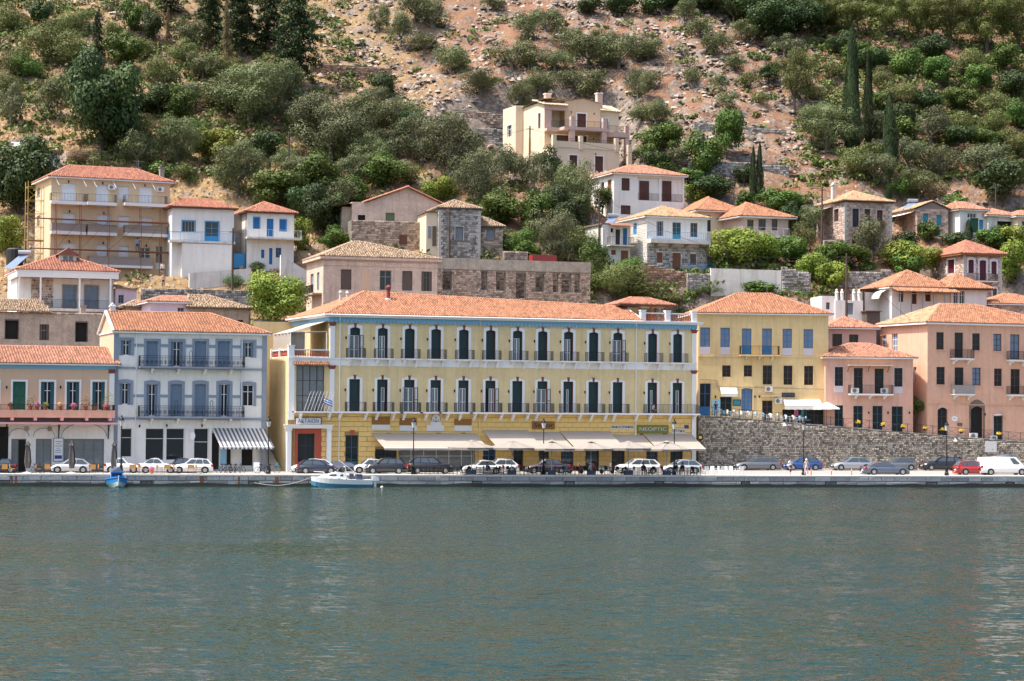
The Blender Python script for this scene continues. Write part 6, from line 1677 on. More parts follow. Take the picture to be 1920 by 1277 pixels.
body(b, 5, zw, 'plaster_cream', ww, z0=zs0 - .5, x0=wl0, x1=wr0, y0=y2 + 1.5, name='right_wall'); opening(b.root, ww[0], 'shut', 'joinery_brown', y=y2 + 1.5, sur='trim_white', sw=.14, name='door')
m2 = MB(); m2.box(wl0, wr0 + .2, y2 + 1.3, y2 + 1.5, zw, zw + .08); ro = b.part(m2, 'right_roof', 'tile_cream'); roof_patch(ro, [Vector((wl0, y2 + 1.1, zw + .08)), Vector((wr0 + .3, y2 + 1.1, zw + .02)), Vector((wr0 + .3, y2 + 5, zw + 1.3)), Vector((wl0, y2 + 5, zw + 1.36))], 'tile_cream', 5, .3, .4)
# left loggia
ll, lr = X(1022, 220, y1), gl - .01; zl = Z(199, 1040, y1)
vbox(b, ll, lr, y1 + 2.6, y1 + 2.9, zs0, zl, 'plaster_cream', 'loggia_back'); vbox(b, ll, ll + 1.0, y1, y1 + .5, zs0, zl - .02, 'plaster_mauve', 'loggia_pier'); vbox(b, ll - .1, lr, y1 - .1, y1 + .3, zl - .55, zl, 'plaster_mauve', 'loggia_beam')
m2 = MB(); m2.box(ll - .3, lr, y1 - .3, y1, zl, zl + .08); ro = b.part(m2, 'loggia_roof', 'tile_cream'); roof_patch(ro, [Vector((ll - .4, y1 - .5, zl + .1)), Vector((lr, y1 - .5, zl + .1)), Vector((lr, y1 + 4, zl + 1.2)), Vector((ll - .4, y1 + 4, zl + 1.2))], 'tile_cream', 6, .3, .4)
# left block going back along the side
D1 = b.side(977, 240, X(1021, 240, y1))[0]
xL = X(1021, 240, y1)
m2 = MB(); zt2 = Z(196, 1000, y1 + 4)
so = [(y1 + 1.4, y1 + 2.3, zs1 - .1, zs1 + 2.3), (y1 + 4.6, y1 + 6.2, zA - 1.0, zA + 2.2), (y1 + .8, y1 + 1.6, zA + .6, zA + 2.0)]
panel(m2, y1 + .02, y1 + 8, zA - 4, zt2, so, axis='y', at=xL, flip=1); m2.quad((xL, y1 + 8, zA - 4), (xL + 5, y1 + 8, zA - 4), (xL + 5, y1 + 8, zt2), (xL, y1 + 8, zt2)); b.part(m2, 'side_wall', 'plaster_cream')
sopening(b, so[0], 'shut', x=xL, col='joinery_brown', sur='trim_white', sw=.12, name='door'); sopening(b, so[1], 'shade_fill', x=xL, name='door'); sopening(b, so[2], 'glass', x=xL, col='trim_white', name='window')
yb0, yb1 = y1 + 8, y1 + 13; xb = xL - 1.2
m2 = MB(); zt3 = Z(199, 990, yb0)
m2.quad((xb, yb0, zA - 4), (xL, yb0, zA - 4), (xL, yb0, zt3), (xb, yb0, zt3)); so2 = [(yb0 + 1.5, yb0 + 3.2, zs1 - .2, zs1 + 1.5)]; panel(m2, yb0, yb1, zA - 4, zt3, so2, axis='y', at=xb, flip=1); m2.quad((xb, yb0, zt3), (xL + 5, yb0, zt3), (xL + 5, yb1, zt3), (xb, yb1, zt3)); b.part(m2, 'rear_block', 'plaster_cream')
sopening(b, so2[0], 'glass', x=xb, col='trim_white', sur='trim_white', sw=.12, name='window')
m2 = MB(); m2.add([(xL - .3, y1, zl + 1.0), (xL + 4, y1 + 1, zP + .1), (xL + 4, yb0 + .5, zP + .3), (xL - .3, yb0 + .3, zt2 + .05)], [(0, 1, 2, 3)]); b.part(m2, 'main_roof', 'tile_cream')
for px, py, m_, t_ in ((1026.5, 187, 'plaster_mauve', 0), (1123, 186, 'plaster_mauve', 0)):
 x, z = b.f(px, py, y2 + 2); vbox(b, x - .42, x + .42, y2 + 1.6, y2 + 2.4, z - 1.5, z + .75, m_, 'chimney'); vbox(b, x - .5, x + .5, y2 + 1.5, y2 + 2.5, z + .75, z + .88, 'trim_white', 'chimney_cap')
m2 = MB(); railing(m2, [(X(1030, 240, y1), y1 - .8), (X(1056, 240, 1), y1 - .8), (X(1058, 240, 1), .75), (X(1140, 240, 1), .75)], zs1, .95, .14); railing(m2, [(X(1142, 247, 1.3), 1.3), (X(1176, 247, 1.3), 1.3)], Z(248.5, 1160, 1.2), .95, .14); railing(m2, [(0, .1), (b.W, .1)], zA + .9, .5, .14); b.part(m2, 'railing', 'iron')
for px, py in ((1070, 210), (1113, 213), (1031, 255), (1112, 260), (1099, 293), (1147, 295), (1157, 295)): lantern(b.root, X(px, py, y1 - .1), Z(py, px, y1), y1 - .05 if py < 270 else 0)
rwall('driveway_wall', 'white sloping driveway wall left of the villa', 1000, 1037, 292, 277, 325, b.A.y + .5, R(40), 'plaster_cream')

# ------------------------------------------------------------------ houses right of the middle
b = house('white_loggia_house', 'white house with two loggias, brown shutters and orange hip roof below the villa', 1151, 1283, 408, A20, 8, 329, 'plaster_white',
    [(1165.5, 334, 1181, 357.5, 'shut', 'joinery_wood', dict(name='window', sh='joinery_brown')), (1196, 333.5, 1236, 376, 'shade_fill', '', dict(name='loggia')), (1240, 335, 1280, 378.5, 'shade_fill', '', dict(name='loggia')), (1164, 385, 1182.5, 402, 'shut', 'joinery_wood', dict(name='window', sh='joinery_brown'))],
    ('tile_salmon', 1196, 311, None, None), side=[(1139, 336, 1146.5, 359, 'shut', 'joinery_wood', dict(name='window')), (1127, 341, 1133, 370, 'shut', 'joinery_brown', dict(name='door'))], z0=-3)
for (a, c), (d0, d1) in zip(((1196, 1236), (1240, 1280)), ((1200, 1218), (1243, 1260))):
 r = b.rect(a, 333.5 + (a - 1196) * .035, c, 376 + (a - 1196) * .035); m2 = MB(); m2.quad((r[0], .25, r[2]), (r[1], .25, r[2]), (r[1], .25, r[3]), (r[0], .25, r[3])); lg = b.part(m2, 'loggia_wall', 'plaster_white')
 r2 = b.rect(d0, 339, d1, 376); opening(lg, (r2[0], r2[1], r[2] + .02, r2[3]), 'shut', 'joinery_brown', y=.16, dep=0.02, name='door')
 m2 = MB(); railing(m2, [(r[0], .03), (r[1], .03)], r[2], .95, .13); m2.build('railing', 'joinery_brown', lg)

b = house('white_stone_house', 'whitewashed stone house with long balcony and old orange tiled hip roof', 1213, 1326, 508, A20, 9, 409, 'plaster_white',
    [(1231, 415, 1244, 442.5, 'half', 'joinery_grey', dict(sh='joinery_grey', name='window')), (1261, 417, 1277, 448, 'door', 'joinery_teal', dict(name='door')), (1294.5, 418, 1308, 444.5, 'half', 'joinery_grey', dict(sh='old_wood', name='window')),
     (1231.5, 473, 1243, 493, 'shut', 'joinery_wood', dict(name='window')), (1260.7, 474, 1277, 508, 'shut', 'joinery_wood', dict(name='door')), (1294, 476, 1306, 497, 'glass', 'joinery_wood', dict(name='window'))],
    ('tile_tan', 1244, 388, 4.5, 4.5), side=[(1187, 418, 1194, 441, 'shut', 'joinery_lightblue', dict(name='window'))], z0=-3)
o = balcony(b.root, b.f(1220, 452, -1.1)[0], b.f(1333, 452, -1.1)[0], b.f(1276, 449.5, -1.1)[1], 1.2, .5, 'plaster_dirty', 'joinery_lightblue', .95, step=.25, br=4, brm='concrete', mould=False)
mm = stones(MB(), 0, b.W, -1, b.Zp(462), [b.rect(*w) for w in ((1231.5, 473, 1243, 493), (1260.7, 474, 1277, 508), (1294, 476, 1306, 497))], seed=12, proud=.04); b.part(mm, 'stone_facing', 'stone_grey', kind='stuff')
stone_side(b, 0, 9, -1, b.ze - .6, 'quoin', [b.side(1194, 418) [:1] + b.side(1187, 441)[:1] + (b.side(1190, 441)[1], b.side(1190, 418)[1])], seed=14, proud=.03)
m2 = MB(); railing(m2, [(b.X(1283), -1.2), (b.X(1330), -1.2)], b.Zp(508) , .95, .16); b.part(m2, 'railing', 'joinery_lightblue')
b2 = house('porch_annex', 'annex with dusty red porch roof left of the whitewashed stone house', 1130, 1182, 500, A20, 6, 422, 'plaster_dirty',
     [(1145, 428, 1150, 436, 'shade_fill', '', dict(name='window')), (1154, 430, 1163, 459, 'shut', 'joinery_dark', dict(name='door')), (1168, 428, 1176, 459, 'shut', 'joinery_blue', dict(name='door')), (1146, 469, 1155, 478, 'shut', 'joinery_wood', dict(name='window')), (1164, 470, 1178, 488, 'shut', 'joinery_wood', dict(name='door'))], None, Y=b.A.y + .8, z0=-3, pad=False)
balcony(b2.root, b2.X(1138), b2.X(1183), b2.Zp(460), 1.0, .15, 'plaster_dirty', 'iron', 1.0, step=.3, mould=False)
m2 = MB(); m2.add([(b2.X(1140), -1.3, b2.Zp(424)), (b2.X(1184), -1.3, b2.Zp(424)), (b2.X(1184), .5, b2.Zp(417)), (b2.X(1140), .5, b2.Zp(417))], [(0, 1, 2, 3)]); b2.part(m2, 'porch_roof', 'tile_red'); m2 = MB(); m2.box(-.2, b2.W, 0, 6, b2.ze, b2.ze + .2); b2.part(m2, 'flat_roof', 'tile_old'); solar(b2, 1130, 424, 1150, 408)

b = house('orange_roof_house', 'house with streaked beige wall and two bright orange hip roofs', 1310, 1391, 455, A20, 8, 398, 'plaster_cream', [(1325, 404, 1333, 434, 'shut', 'joinery_dark', dict(name='door')), (1360, 405, 1368, 434, 'shut', 'joinery_dark', dict(name='door'))], ('tile_orange', 1336, 371, None, None), z0=-3, ov=.7)
b2 = house('veranda_house', 'house with glazed veranda and overhanging orange roof on posts', 1393, 1478, 470, A20, 7, 409, 'plaster_mauve', [(1401, 412, 1413, 431, 'glass', 'joinery_brown', dict(name='window')), (1422, 411, 1436, 432, 'glass', 'joinery_brown', dict(name='door')), (1447, 411, 1458, 432, 'glass', 'joinery_brown', dict(name='window'))], ('tile_orange', 1410, 381, 3.2, 5.5), z0=-3, ov=.9)
balcony(b2.root, b2.f(1391, 440, -1.5)[0], b2.f(1480, 440, -1.5)[0], b2.f(1436, 441, -1.5)[1], 1.6, .3, 'plaster_white', 'white_metal', 1.0, step=.8, mould=False)
for px in (1410, 1443): x = b2.f(px, 460, -1.2)[0]; vbox(b2, x - .15, x + .15, -1.4, -1.1, -3, b2.Zp(445), 'plaster_white', 'veranda_post')

b = house('stone_corner_house', 'tall pinkish stone corner house with dark shutters and small red balcony', 1583, 1672, 478, R(16), 9, 379, '',
    [(1598, 391, 1610.5, 426, 'shut', 'joinery_dark', dict(name='window', sur='quoin', sw=.08)), (1620.5, 392, 1632, 428, 'shut', 'joinery_brown', dict(name='door', sur='quoin', sw=.08)), (1644, 394, 1655, 428, 'shut', 'joinery_brown', dict(name='window', sur='quoin', sw=.08)), (1598, 442, 1606, 470, 'shade_fill', '', dict(name='door'))],
    ('tile_tan', 1600, 359, None, None), stone=('stone_pink', 'mortar_pale'), side=[(1564, 391, 1573, 416, 'shut', 'joinery_brown', dict(name='window', sur='quoin', sw=.08))], z0=-4, ov=.4, gut='joinery_brown', gut_h=.12, qn=True)
balcony(b.root, b.X(1612), b.X(1654), b.Zp(428.5), .8, .12, 'joinery_brown', 'joinery_wine', 1.0, 2, 'joinery_brown', .09, brh=.3)
chimney(b, b.f(1563, 360, 5)[0], 5, b.f(1563, 362, 5)[1], .55, 1.0, 'concrete_light', 'concrete_light')
y0, z0_ = b.side(1540, 400); m2 = MB(); m2.add([(0, 3.5, z0_ + .6), (0, 8.5, z0_ + .6), (-2.2, 8.5, z0_), (-2.2, 3.5, z0_)], [(0, 1, 2, 3)]); b.part(m2, 'side_awning', 'awning_white')
rwall('stone_yard_wall', 'stone yard wall with a dark gate left of the stone corner house', 1545, 1582, 450, 448, 492, b.A.y - .6, R(16), 'mortar_pale', stone='stone_pink')

b = house('teal_shutter_house', 'small stone gable house with teal shutters and cream side awning', 1719, 1778, 447, R(14), 8, 392, '', [(1730.7, 400.7, 1740.5, 421, 'shut', 'joinery_teal', dict(name='window')), (1756, 403, 1765.5, 423, 'shut', 'joinery_teal', dict(name='window')), (1755.5, 431, 1763.5, 445, 'shut', 'joinery_teal', dict(name='door'))], None, stone=('stone_pink', 'mortar_pale'), z0=-3,
    side=[(1684, 418, 1692, 440, 'shut', 'joinery_brown', dict(name='door')), (1701, 410, 1707, 430, 'shut', 'joinery_olive', dict(name='window'))])
xa, za = b.f(1747.5, 384); m2 = MB(); m2.poly([(0, 0, b.ze), (b.W, 0, b.ze), (xa, 0, za + .4)]); b.part(m2, 'gable', 'stone_pink')
m2 = MB(); m2.box(-.3, b.W, .05, 8, b.ze - .05, b.ze); ro = b.part(m2, 'roof', 'joinery_brown')
pk, pkb = Vector((xa, -.2, za + .5)), Vector((xa, 8.2, za + .5)); roof_patch(ro, [Vector((-.5, 8.2, b.ze)), Vector((-.5, -.2, b.ze)), pk, pkb], 'tile_tan', 6); roof_patch(ro, [Vector((b.W + .3, -.2, b.ze)), Vector((b.W + .3, 8.2, b.ze)), pkb, pk], 'tile_tan', 7)
m2 = MB(); m2.quad((-.02, .02, 0), (-.02, 8, 0), (-.02, 8, b.ze), (-.02, .02, b.ze)); b.part(m2, 'side_plaster', 'plaster_peach'); m2 = MB(); m2.add([(0, .3, b.ze - .3), (0, 7.5, b.ze - .3), (-2.0, 7.5, b.ze - .9), (-2.0, .3, b.ze - .9)], [(0, 1, 2, 3)]); b.part(m2, 'side_awning', 'awning_white')
solar(b, 1690, 392, 1712, 380, 3)

b = house('far_white_house', 'narrow white house with green gate behind trees near the right edge', 1800, 1847, 448, A20, 6, 395, 'plaster_white', [(1814, 400, 1831, 409, 'glass', 'trim_white', dict(name='window', nx=3, nz=1)), (1836, 412, 1844, 441, 'shut', 'joinery_lightblue', dict(name='door')), (1819, 409, 1835, 436, 'shut', 'green_bright', dict(name='gate'))], ('tile_salmon', 1815, 380, 1.5, 1.5), z0=-3)
b = house('far_tiled_house', 'far house with red tiles and dark awning at the right edge', 1853, 1912, 452, A20, 6, 406, 'plaster_dirty', [(1870, 415, 1904, 432, 'shade_fill', '', dict(name='veranda'))], ('tile_salmon', 1878, 393, None, None), z0=-3)
b = house('far_edge_house', 'pale house cut off by the right edge of the view', 1908, 1965, 455, A20, 6, 408, 'plaster_cream', [(1916, 415, 1928, 440, 'glass', 'joinery_brown', dict(name='window'))], ('tile_salmon', 1935, 396, None, None), z0=-3)

b = house('red_shutter_house', 'stone house with wine-red shutters in white arched surrounds', 1806, 1878, 556, R(16), 9, 478, '',
    [(1815.5, 487, 1826, 512, 'shut', 'joinery_wine', dict(sur='trim_white', sw=.22, arch=.15, name='window')), (1836.5, 488, 1849, 526, 'shut', 'joinery_wine', dict(sur='trim_white', sw=.22, arch=.15, name='door')), (1858.5, 490, 1868.5, 514, 'shut', 'joinery_wine', dict(sur='trim_white', sw=.22, arch=.15, name='window')), (1861, 541, 1869, 556, 'glass', 'joinery_grey', dict(sur='trim_white', sw=.15, arch=.15, name='window'))],
    ('tile_red', 1810, 451, None, None), stone=('stone_pink', 'mortar_pale'), side=[(1777, 486, 1790, 513, 'shut', 'joinery_wine', dict(sur='trim_white', sw=.22, name='window'))], z0=-4, ov=.6, gut='joinery_wood', gut_h=.2, qn=True)
balcony(b.root, b.X(1829), b.X(1866), b.Zp(527), .8, .12, 'trim_white', 'iron', .9, 2, 'trim_white', .14, brh=.3)

# white house with several orange roofs
b = house('white_terrace_house', 'white house with layered orange roofs, arched awning and outside stair', 1672, 1783, 578, R(16), 8, 541, 'plaster_white',
    [(1685, 546, 1694, 566, 'shut', 'joinery_brown', dict(name='window')), (1709, 544, 1719, 570, 'shut', 'joinery_brown', dict(name='door')), (1735, 544, 1745, 565, 'shut', 'joinery_brown', dict(name='window'))], ('tile_orange', 1690, 507, None, None), z0=-3, Y=261, pad=False, ov=.5)
m2 = MB(); m2.box(0, b.W, -.4, -.2, b.ze - .7, b.ze - .62); ro = b.part(m2, 'porch_roof', 'trim_white'); roof_patch(ro, [Vector((-.2, -2.2, b.ze - .55)), Vector((b.W + .3, -2.2, b.ze - .55)), Vector((b.W + .3, -.05, b.ze + .05)), Vector((-.2, -.05, b.ze + .05))], 'tile_orange', 9)
for i in range(6): x = .2 + b.W * i / 5.4; vbox(b, x - .05, x + .05, -2.0, -1.9, -3, b.ze - .6, 'joinery_grey', 'porch_post')
y, z = b.side(1660, 550); m2 = MB()
for i in range(6):
 a, c = math.pi / 2 * i / 6, math.pi / 2 * (i + 1) / 6
 m2.quad((-1.4 * math.sin(a), .6, b.ze - 1.3 + 1.1 * math.cos(a)), (-1.4 * math.sin(c), .6, b.ze - 1.3 + 1.1 * math.cos(c)), (-1.4 * math.sin(c), 3.2, b.ze - 1.3 + 1.1 * math.cos(c)), (-1.4 * math.sin(a), 3.2, b.ze - 1.3 + 1.1 * math.cos(a)))
b.part(m2, 'arched_awning', 'awning_white')
m2 = MB(); m2.box(-2.0, -.02, 3.5, 8, -3, b.ze - .4); b.part(m2, 'side_porch', 'plaster_white')
m2 = MB(); m2.add([(-4.5, 3, b.ze - .25), (-.3, 2.5, b.ze + .15), (-.3, 8.5, b.ze + .3), (-4.5, 8.5, b.ze - .2)], [(0, 1, 2, 3)]); o = b.part(m2, 'side_roof', 'tile_orange');
for x in (-4.2, -2.2): vbox(b, x - .1, x + .1, 3.2, 3.4, -3, b.ze - .2, 'joinery_brown', 'porch_post')
st = empty('outside_stair', b.w(1.6, -2.6, -1.6), b.al, 'concrete stair rising to the terrace of the white house', 'stairs')
for i in range(9): MB().box(-3.2 + i * .3, -2.9 + i * .3, 0, .9, -2, -1.6 + i * .2).build('step', 'concrete_light', st)
b3 = house('white_terrace_house_wing', 'right wing of the white terrace house under a wide orange roof', 1783, 1850, 585, R(16), 7, 543, 'plaster_white', [(1788, 545, 1797, 572, 'glass', 'trim_white', dict(name='window')), (1799, 545, 1809, 572, 'glass', 'trim_white', dict(name='door'))], ('tile_orange', 1790, 514, None, None), Y=263, z0=-3, pad=False, ov=.7, gut='joinery_brown')
b4 = house('flat_white_annex', 'flat-roofed white annex with small pillars left of the terrace house', 1566, 1618, 590, R(8), 6, 563, 'plaster_white', [(1586, 568, 1600, 590, 'shut', 'joinery_grey', dict(name='door'))], None, Y=260, z0=-3, pad=False)
b5 = house('white_store', 'small white store with one grey window behind the ochre roof', 1541, 1566, 590, R(8), 5, 555, 'plaster_white', [(1549, 567, 1556, 580, 'glass', 'joinery_grey', dict(name='window'))], None, Y=260, z0=-3, pad=False)
for px in (1570, 1580, 1602, 1612):
 x = b4.X(px, 560); m2 = MB(); m2.lathe([(.2, b4.ze), (.2, b4.ze + .9), (.26, b4.ze + .95), (.12, b4.ze + 1.1), (.16, b4.ze + 1.25), (.02, b4.ze + 1.4)], 8, x, .3); b4.part(m2, 'parapet_pillar', 'plaster_white')
b6 = house('edge_stone_house', 'stone house with orange roof cut off by the right edge', 1862, 1965, 608, R(16), 6, 572, '', [], ('tile_orange', 1925, 553, None, None), stone=('stone_pink', 'mortar_pale'), Y=264, z0=-3, pad=False)
b7 = house('tin_shed', 'low shed with rusty roof in front of the terrace house', 1625, 1650, 600, R(12), 3, 584, 'old_wood', [], None, Y=259, z0=-3, pad=False); m2 = MB(); m2.box(-.2, b7.W + .2, -.3, 3, b7.ze, b7.ze + .08); b7.part(m2, 'roof', 'tile_red')
# garden walls on the slope
gw = [('garden_wall', 'whitewashed garden wall with a small palm below the orange roofed houses', 1333, 1465, 503, 507, 548, 1333, 'plaster_dirty', None),
   ('ochre_rubble_wall', 'heap-like reddish rubble wall below the whitewashed stone house', 1208, 1290, 492, 512, 540, 1208, 'mortar', 'stone_red'),
   ('small_rubble_wall', 'grey rubble wall right of the reddish rubble', 1288, 1331, 512, 514, 545, 1288, 'mortar', 'stone_grey'),
   ('grey_garden_wall', 'grey garden wall right of the whitewashed garden wall', 1466, 1520, 500, 512, 555, 1466, 'mortar', 'stone_grey'),
   ('olive_terrace_wall', 'dry-stone terrace wall under the olive grove beside the cypresses', 1290, 1480, 300, 309, 322, 1290, 'mortar', 'stone_grey'),
   ('villa_terrace_wall', 'dry-stone terrace wall left of the villa', 893, 955, 240, 243, 262, 893, 'mortar', 'stone_grey'),
   ('slope_wall', 'low dry-stone wall crossing the bare slope left of the villa', 740, 950, 196, 214, 222, 840, 'mortar', 'stone_warm'),
   ('grove_wall', 'low dry-stone wall among the olives above the villa', 985, 1190, 146, 158, 168, 1080, 'mortar', 'stone_warm'),
   ('rock_wall', 'low dry-stone wall among the rocks left of the tall cypresses', 1300, 1475, 228, 244, 252, 1390, 'mortar', 'stone_grey'),
   ('track_wall', 'pale cut bank of the track at the top of the bare slope', 580, 735, 118, 128, 148, 650, 'mortar', 'stone_red'),
   ('hut_wall', 'stone wall behind the terrace house under the citrus trees', 1555, 1670, 512, 505, 540, 1555, 'mortar', 'stone_grey')]
for n_, l_, a, c, t0, t1, bt, pg, m_, s_ in gw:
 g = G(pg, bt); rwall(n_, l_, a, c, t0, t1, bt, g.y, R(9), m_, stone=s_)
# far-left hut and a tiny tower half hidden by trees
b = house('hidden_hut', 'small pale hut half hidden behind trees at the left edge', 85, 112, 318, A20, 4, 287, 'plaster_lilac', [(88, 300, 94, 310, 'shade_fill', '', dict(name='window'))], None, z0=-3); m2 = MB(); m2.box(-.4, b.W + .4, -.4, 4, b.ze, b.ze + .25); b.part(m2, 'roof', 'tile_old')
b = house('tin_roof_shed', 'shed with corrugated grey roof among trees at the left edge', 28, 62, 300, A20, 5, 278, 'old_wood', [], None, z0=-3); m2 = MB()
for i in range(14): x0_, x1_ = b.W * i / 14, b.W * (i + 1) / 14; m2.add([(x0_, -.3, b.ze + (.06 if i % 2 else 0)), (x1_, -.3, b.ze + (0 if i % 2 else .06)), (x1_, 5, b.ze + 1.4), (x0_, 5, b.ze + 1.4)], [(0, 1, 2, 3)])
b.part(m2, 'roof', 'roof_grey')
# ------------------------------------------------------------------ hillside, cut and filled round the houses
# level ground under the waterfront buildings and the upper street
for bb, D_ in ((H, 18), (OCHRE, 13), (PINK, 13)): PADS.append((bb.A.x, bb.A.y, bb.u.x, bb.u.y, -3, bb.W + 3, -30 if bb is H else -.2, D_, .9 if bb is H else bb.zb - 1))
PADS.append((W0.x, W0.y, WU.x, WU.y, -2, WL + 60, -30, .3, .6)); PADS.append((W0.x, W0.y, WU.x, WU.y, -2, WL + 60, 0, 9, 3.0))
# hillside
gx = np.arange(-130, 160, .75); gy = np.arange(228, 440, .75)
GX, GY = np.meshgrid(gx, gy)
vv = GY - .12 * GX
GZ = terr(GX, GY) + np.clip((vv - 262) / 12, 0, 1) * (fbm(GX * .6, GY * .6, 3) * .9 + (np.abs(fbm(GX * .22 + 40, GY * .3, 4)) * -6 + .6) * np.clip(1 - np.abs(GX - 20) / 75, .15, 1))
GZ = np.where(vv < 239, 0.9, GZ)
V = np.stack([GX.ravel(), GY.ravel(), GZ.ravel()], 1)
n = len(gx); I = np.arange(len(gy) - 1)[:, None] * n + np.arange(n - 1)[None]
F = np.stack([I, I + 1, I + n + 1, I + n], -1).reshape(-1, 4)
hill = bpy.data.objects.new('hillside', np_mesh('hillside', V, F, 'ground', smooth=False))
C.objects.link(hill); tag(hill, 'steep hillside of red earth, dry grass and limestone', kind='structure')
m2 = MB(); m2.quad((-1500, 440, 100), (1500, 440, 100), (1500, 800, 330), (-1500, 800, 330))
m2.quad((-1500, 225, -2), (-128, 225, -2), (-128, 470, 100), (-1500, 470, 100)); m2.quad((158, 240, -2), (1500, 240, -2), (1500, 470, 100), (158, 470, 100))
m2.build('far_hillside', 'far_wood', kind='structure', label='upper hillside beyond the view')

# ------------------------------------------------------------------ trees and shrubs
def leaves(pos, nrm, size, r, asp=.55, up=False):
 n = len(pos)
 nrm = nrm / (np.linalg.norm(nrm, axis=1, keepdims=True) + 1e-9)
 t = r.normal(size=(n, 3))
 if up: t = t * .35 + np.array([0, 0, 1.0])
 u = t - nrm * (t * nrm).sum(1, keepdims=True); u /= np.linalg.norm(u, axis=1, keepdims=True) + 1e-9
 v = np.cross(nrm, u)
 s = (size * r.uniform(.6, 1.3, n))[:, None]
 V = np.stack([pos - u * s * .5, pos + v * s * asp * .5 - u * s * .05, pos + u * s * .5, pos - v * s * asp * .5 + u * s * .05], 1)
 return V.reshape(-1, 3), np.arange(4 * n).reshape(-1, 4)
def crown(kind, size, seed):
 r = np.random.default_rng(seed * 101 + 7)
 n, lf = {0: (1800, .080), 1: (5200, .050), 2: (13000, .034)}[size]
 if kind == 'cypress':
  n = n * 2; z = r.beta(1.1, 1.25, n); a = r.uniform(0, 2 * math.pi, n)
  rad = .5 * np.minimum(1, z * 7) * (1 - z) ** .55 * (.78 + .22 * np.sin(a * 3 + z * 9 + seed)) * (.85 + .3 * vnoise(z * 14 + seed, a * 1.5))
  k = rad * r.uniform(.72, 1.06, n); pos = np.stack([k * np.cos(a), k * np.sin(a), .02 + z * .98], 1)
  nr = np.stack([np.cos(a), np.sin(a), np.full(n, .35)], 1) + r.normal(size=(n, 3)) * .5
  V, F = leaves(pos, nr, lf * .9, r, .5, True); V[:, 2] = np.maximum(V[:, 2], 0)
  ti = np.clip(r.normal(.45, .25, n), 0, 1)
 elif kind == 'fir':
  nb = 70; pos = [];
  for i in range(nb):
   z = .16 + .84 * (i / nb) ** 1.0; L = .5 * (1 - z) ** .6 * r.uniform(.55, 1.1) + .03; a = r.uniform(0, 2 * math.pi); m = max(8, int(n / nb * (L + .15) * 2.4))
   t = r.uniform(.1, 1, m); w = .05 * (1.2 - t)
   pos.append(np.stack([np.cos(a) * L * t + r.normal(0, 1, m) * w, np.sin(a) * L * t + r.normal(0, 1, m) * w, z - .07 * t * t + r.normal(0, .012, m)], 1))
  pos = np.concatenate(pos); n = len(pos); nr = r.normal(size=(n, 3)) * .6 + np.array([0, 0, 1.0]); V, F = leaves(pos, nr, lf * 1.0, r, .5); ti = np.clip(r.normal(.4, .25, n), 0, 1)
 else:
  K, zc, zr, rr, flat = {'round': (15, .52, .34, (.17, .27), 1.0), 'olive': (16, .50, .34, (.15, .25), .9), 'bush': (12, .42, .32, (.2, .3), .9), 'pine': (16, .56, .34, (.14, .23), .65)}[kind]
  if size == 2: K = int(K * 1.8); rr = (rr[0] * .75, rr[1] * .85)
  cs = [];
  while len(cs) < K:
   p = r.uniform(-1, 1, 3)
   if np.dot(p, p) < 1: cs.append(p)
  cs = np.array(cs); c = np.stack([cs[:, 0] * .40, cs[:, 1] * .40, zc + cs[:, 2] * zr], 1); rad = r.uniform(*rr, K)
  bi = r.choice(K, n, p=rad ** 2 / (rad ** 2).sum()); d = r.normal(size=(n, 3)); d[:, 2] += .25; d /= np.linalg.norm(d, axis=1, keepdims=True)
  q_ = rad[bi] * r.uniform(.62, 1.08, n); pos = c[bi] + d * q_[:, None] * np.array([1, 1, flat])
  pos[:, 2] = np.where(pos[:, 2] < .05, .05 + r.random(n) * .12, pos[:, 2])
  V, F = leaves(pos, d + r.normal(size=(n, 3)) * .3, lf * (1.15 if kind in ('round',) else .9), r, .62 if kind == 'round' else .42)
  ti = np.clip(r.normal(.45, .15, n) + r.normal(0, .14, K)[bi], 0, 1)
 return V, F, ti
SPEC = {'O': ('olive', 'leaf_olive', 'olive tree', 'grey-green'), 'o': ('olive', 'leaf_grey', 'olive tree', 'silver-grey'), 'D': ('round', 'leaf_dark', 'broadleaf tree', 'dark green'), 'G': ('round', 'leaf_green', 'broadleaf tree', 'fresh green'),
  'L': ('round', 'leaf_lime', 'citrus tree', 'yellow-green'), 'C': ('cypress', 'leaf_cypress', 'cypress', 'dark slender'), 'K': ('fir', 'leaf_cypress', 'conifer', 'nearly black spreading'), 'P': ('pine', 'leaf_pine', 'pine', 'olive-green'),
  'B': ('bush', 'leaf_brown', 'dry shrub', 'brown'), 'S': ('bush', 'leaf_scrub', 'shrub', 'dull green'), 'X': ('fir', 'leaf_brown', 'dead conifer', 'brown'), 'g': ('bush', 'leaf_green', 'shrub', 'bright green'), 'R': ('pine', 'leaf_scrub', 'pine', 'brownish')}
_cr = {}; _tr = {}
def get_crown(sp, size, var):
 k = (sp, size, var)
 if k not in _cr:
  V, F, ti = crown(SPEC[sp][0], size, var + sum(map(ord, sp))); _cr[k] = np_mesh('crown', V, F, SPEC[sp][1], ti)
 return _cr[k]
